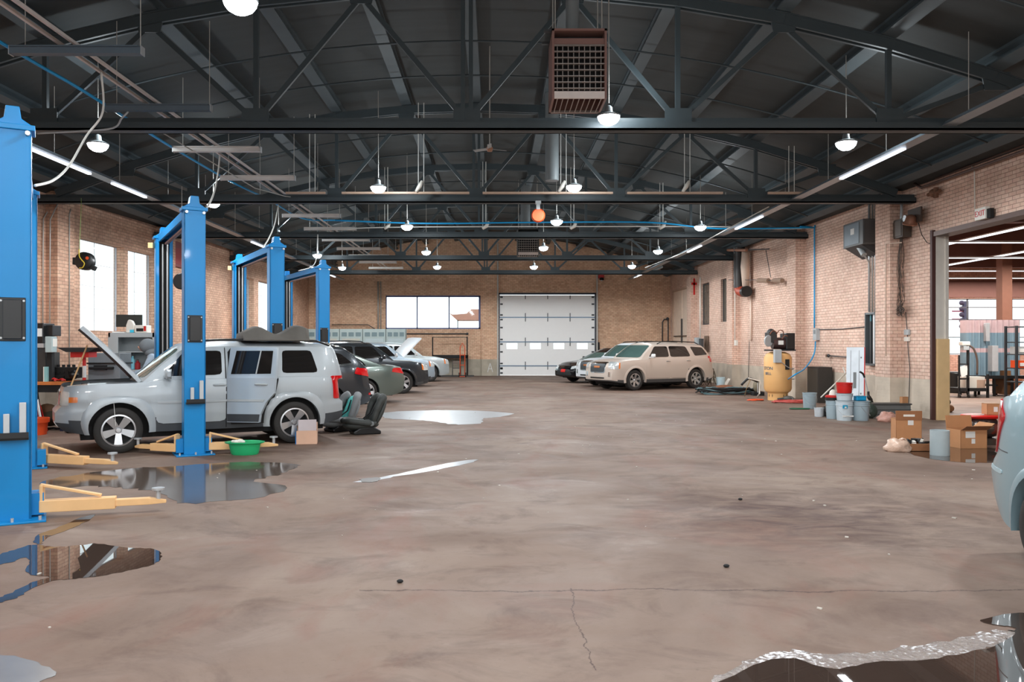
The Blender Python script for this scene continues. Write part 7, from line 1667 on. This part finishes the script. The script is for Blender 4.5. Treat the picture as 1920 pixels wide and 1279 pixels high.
M().bx(xa-.02, xa+.02, d, d+.04, .1, ZY(666, d)).bx(xm-.03, xm+.03, d, d+.06, .1, ZY(648, d)).bx(xa, xm, d, d+.04, ZY(684, d), ZY(682, d)).bx(xa, xm, d, d+.04, ZY(712, d), ZY(709, d)).build('upright', BLKM, t, world=True)
M().bx(xa, xb, d, d+.7, ZY(734, d), ZY(728, d)).build('deck', BLKM, t, world=True); M().bx(xb-.03, xb+.03, d, d+.06, 0, ZY(702, d)).bx(xa-.02, xa+.02, d+.64, d+.7, 0, .3).bx(xb-.02, xb+.02, d+.64, d+.7, 0, .3).build('leg', BLKM, t, world=True)
for x in (xa, xm): M().cyl((x-.02, d, .06), (x+.02, d, .06), .06, 10).build('wheel', RUB, t, world=True)
M().add([(xa+.05, d-.02, ZY(708, d)), (xm-.05, d-.02, ZY(703, d)), (xm-.02, d+.02, ZY(684, d)), (xa+.02, d+.02, ZY(688, d)), (xa+.05, d, ZY(708, d)), (xm-.05, d, ZY(703, d)), (xm-.02, d+.04, ZY(684, d)), (xa+.02, d+.04, ZY(688, d))], [(0, 1, 2, 3), (4, 7, 6, 5), (0, 4, 5, 1), (1, 5, 6, 2), (2, 6, 7, 3), (3, 7, 4, 0)]).build('paper_sheet', PAPER, t, world=True)
t = thing('task_lamp', 'white angular lamp head atop the black push cart', 'lamp', W(1813, 648, d)); M().bx(-.2, .05, -.1, .1, 0, .12).build('lamp_head', PVC, t, bevel=.02); M().bx(-.15, .02, -.09, .09, -.14, -.02).build('lamp_shade', LGRY, t, bevel=.01)
t = thing('white_carton', 'white carton on the deck of the push cart', 'box', (XP(1834, d), d+.35, ZY(728, d))); M().bx(-.3, .3, -.2, .2, 0, .34).build('carton', PVC, t); M().bx(.05, .3, -.21, -.2, 0, .25).build('books', mat('book_tan', (190, 160, 140), .6), t)
p = G(1793, 724); t = thing('black_drum', 'squat black drum in the next hall left of the cart', 'drum', (XP(1793, 27), 27, 0)); M().lathe((0, 0, 0), [(.001, 0), (.3, 0), (.32, .02), (.32, .66), (.3, .68), (.001, .68)], 28).build('drum', BLK, t, smooth=30); M().lathe((0, 0, .68), [(.001, .0), (.31, 0), (.31, .03), (.001, .03)], 28).build('lid', DGRY, t)
t = thing('planter_tub', 'terracotta and white tub near the hall edge beside the yellow jamb', 'tub', (XP(1775, 27.6), 27.6, 0)); M().lathe((0, 0, 0), [(.001, 0), (.22, 0), (.28, .25), (.001, .25)], 20).build('tub', mat('terracotta', (190, 110, 80), .7), t, smooth=30); M().lathe((0, 0, .25), [(.001, 0), (.34, 0), (.32, .1), (.001, .12)], 20).build('white_rim', PVC, t, smooth=30)
t = thing('bottle_bag', 'dark green and tan bag at the foot of the yellow jamb', 'bag', (XP(1776, 19.3), 19.3, 0)); M().sph((0, 0, .09), .16, 12, 8, (1, .8, .7)).build('bag', mat('bag_tan', (190, 140, 100), .7), t, smooth=0); M().sph((-.02, 0, .24), .1, 12, 8, (1, .8, .9)).build('green_top', mat('green_dark', (30, 54, 44), .6), t, smooth=0)
d = 23.6
t = thing('shelf_rack', 'tall black open rack at the right edge of the hall opening', 'rack', (XP(1912, d), d, 0))
xa, xb = XP(1906, d), XP(1906, d)+1.4
for x in (xa, xb):
    for y in (d, d+.5): M().bx(x-.03, x+.03, y-.03, y+.03, 0, ZY(611, d)).build('post', mat('rack_black', (44, 48, 52), .5), t, world=True)
for py in (612, 641, 664, 690, 716): M().bx(xa, xb, d, d+.5, ZY(py, d)-.03, ZY(py, d)).build('shelf', mat('rack_black', (44, 48, 52)), t, world=True)
for k, (px, py) in enumerate(((1912, 664), (1913, 690))):
    t = thing('parts_bin', '%s bin on the tall black rack' % ('grey' if k == 0 else 'orange-red'), 'bin', (XP(px, d)+.2, d+.25, ZY(py, d))); M().bx(-.2, .2, -.2, .2, 0, .22).build('bin_body', LGRY if k == 0 else ORG, t); M().bx(-.18, .18, -.21, -.2, .05, .15).build('front_lip', PAPER, t)
t = thing('cardboard_box', 'brown cardboard carton below the booth table in the next hall', 'box', (XP(1899, 26.2), 26.3, 0)); M().bx(-.25, .25, -.2, .2, 0, .5).build('carton', mat('card_orange', (196, 120, 80), .8), t); M().bx(-.25, .25, -.21, -.2, .36, .38).build('tape', mat('tape_brown', (160, 110, 70), .5), t)
# silhouettes of pipework outside the hall window
t = thing('outside_poles', 'dark utility pole with insulators outside the hall window', 'pole', (XP(1810, 44), 44, -.14)); x = XP(1810, 44)
M().bx(x-.12, x+.12, 43.9, 44.1, -.14, ZY(565, 44)).build('pole', mat('pole_dark', (96, 86, 110), .7), t, world=True)
for k in range(5): M().sph((x-.2, 44, ZY(568+k*11, 44)), .14, 8, 6).build('insulator', mat('insulator', (90, 70, 90), .6), t, world=True)
M().bx(XP(1785, 44), x, 43.98, 44.02, ZY(585, 44), ZY(584, 44)+.05).bx(XP(1785, 44), x, 43.98, 44.02, ZY(600, 44), ZY(599, 44)+.05).build('cross_arm', mat('pole_red', (176, 90, 110), .7), t, world=True)

# extra wall piping and fittings on the compressor head
for k, (x_, z_) in enumerate(((-.3, .64), (-.1, .66), (.05, .5))):
    M().tube(curve([(x_, -.2, zt_c+z_-.1), (x_+.06, -.26, zt_c+z_), (x_+.18, -.22, zt_c+z_-.04), (x_+.22, -.1, zt_c+z_-.2)], 5), .014, 6).build('copper_line', mat('copper', (150, 100, 80), .35, .6), comp_t, smooth=0)
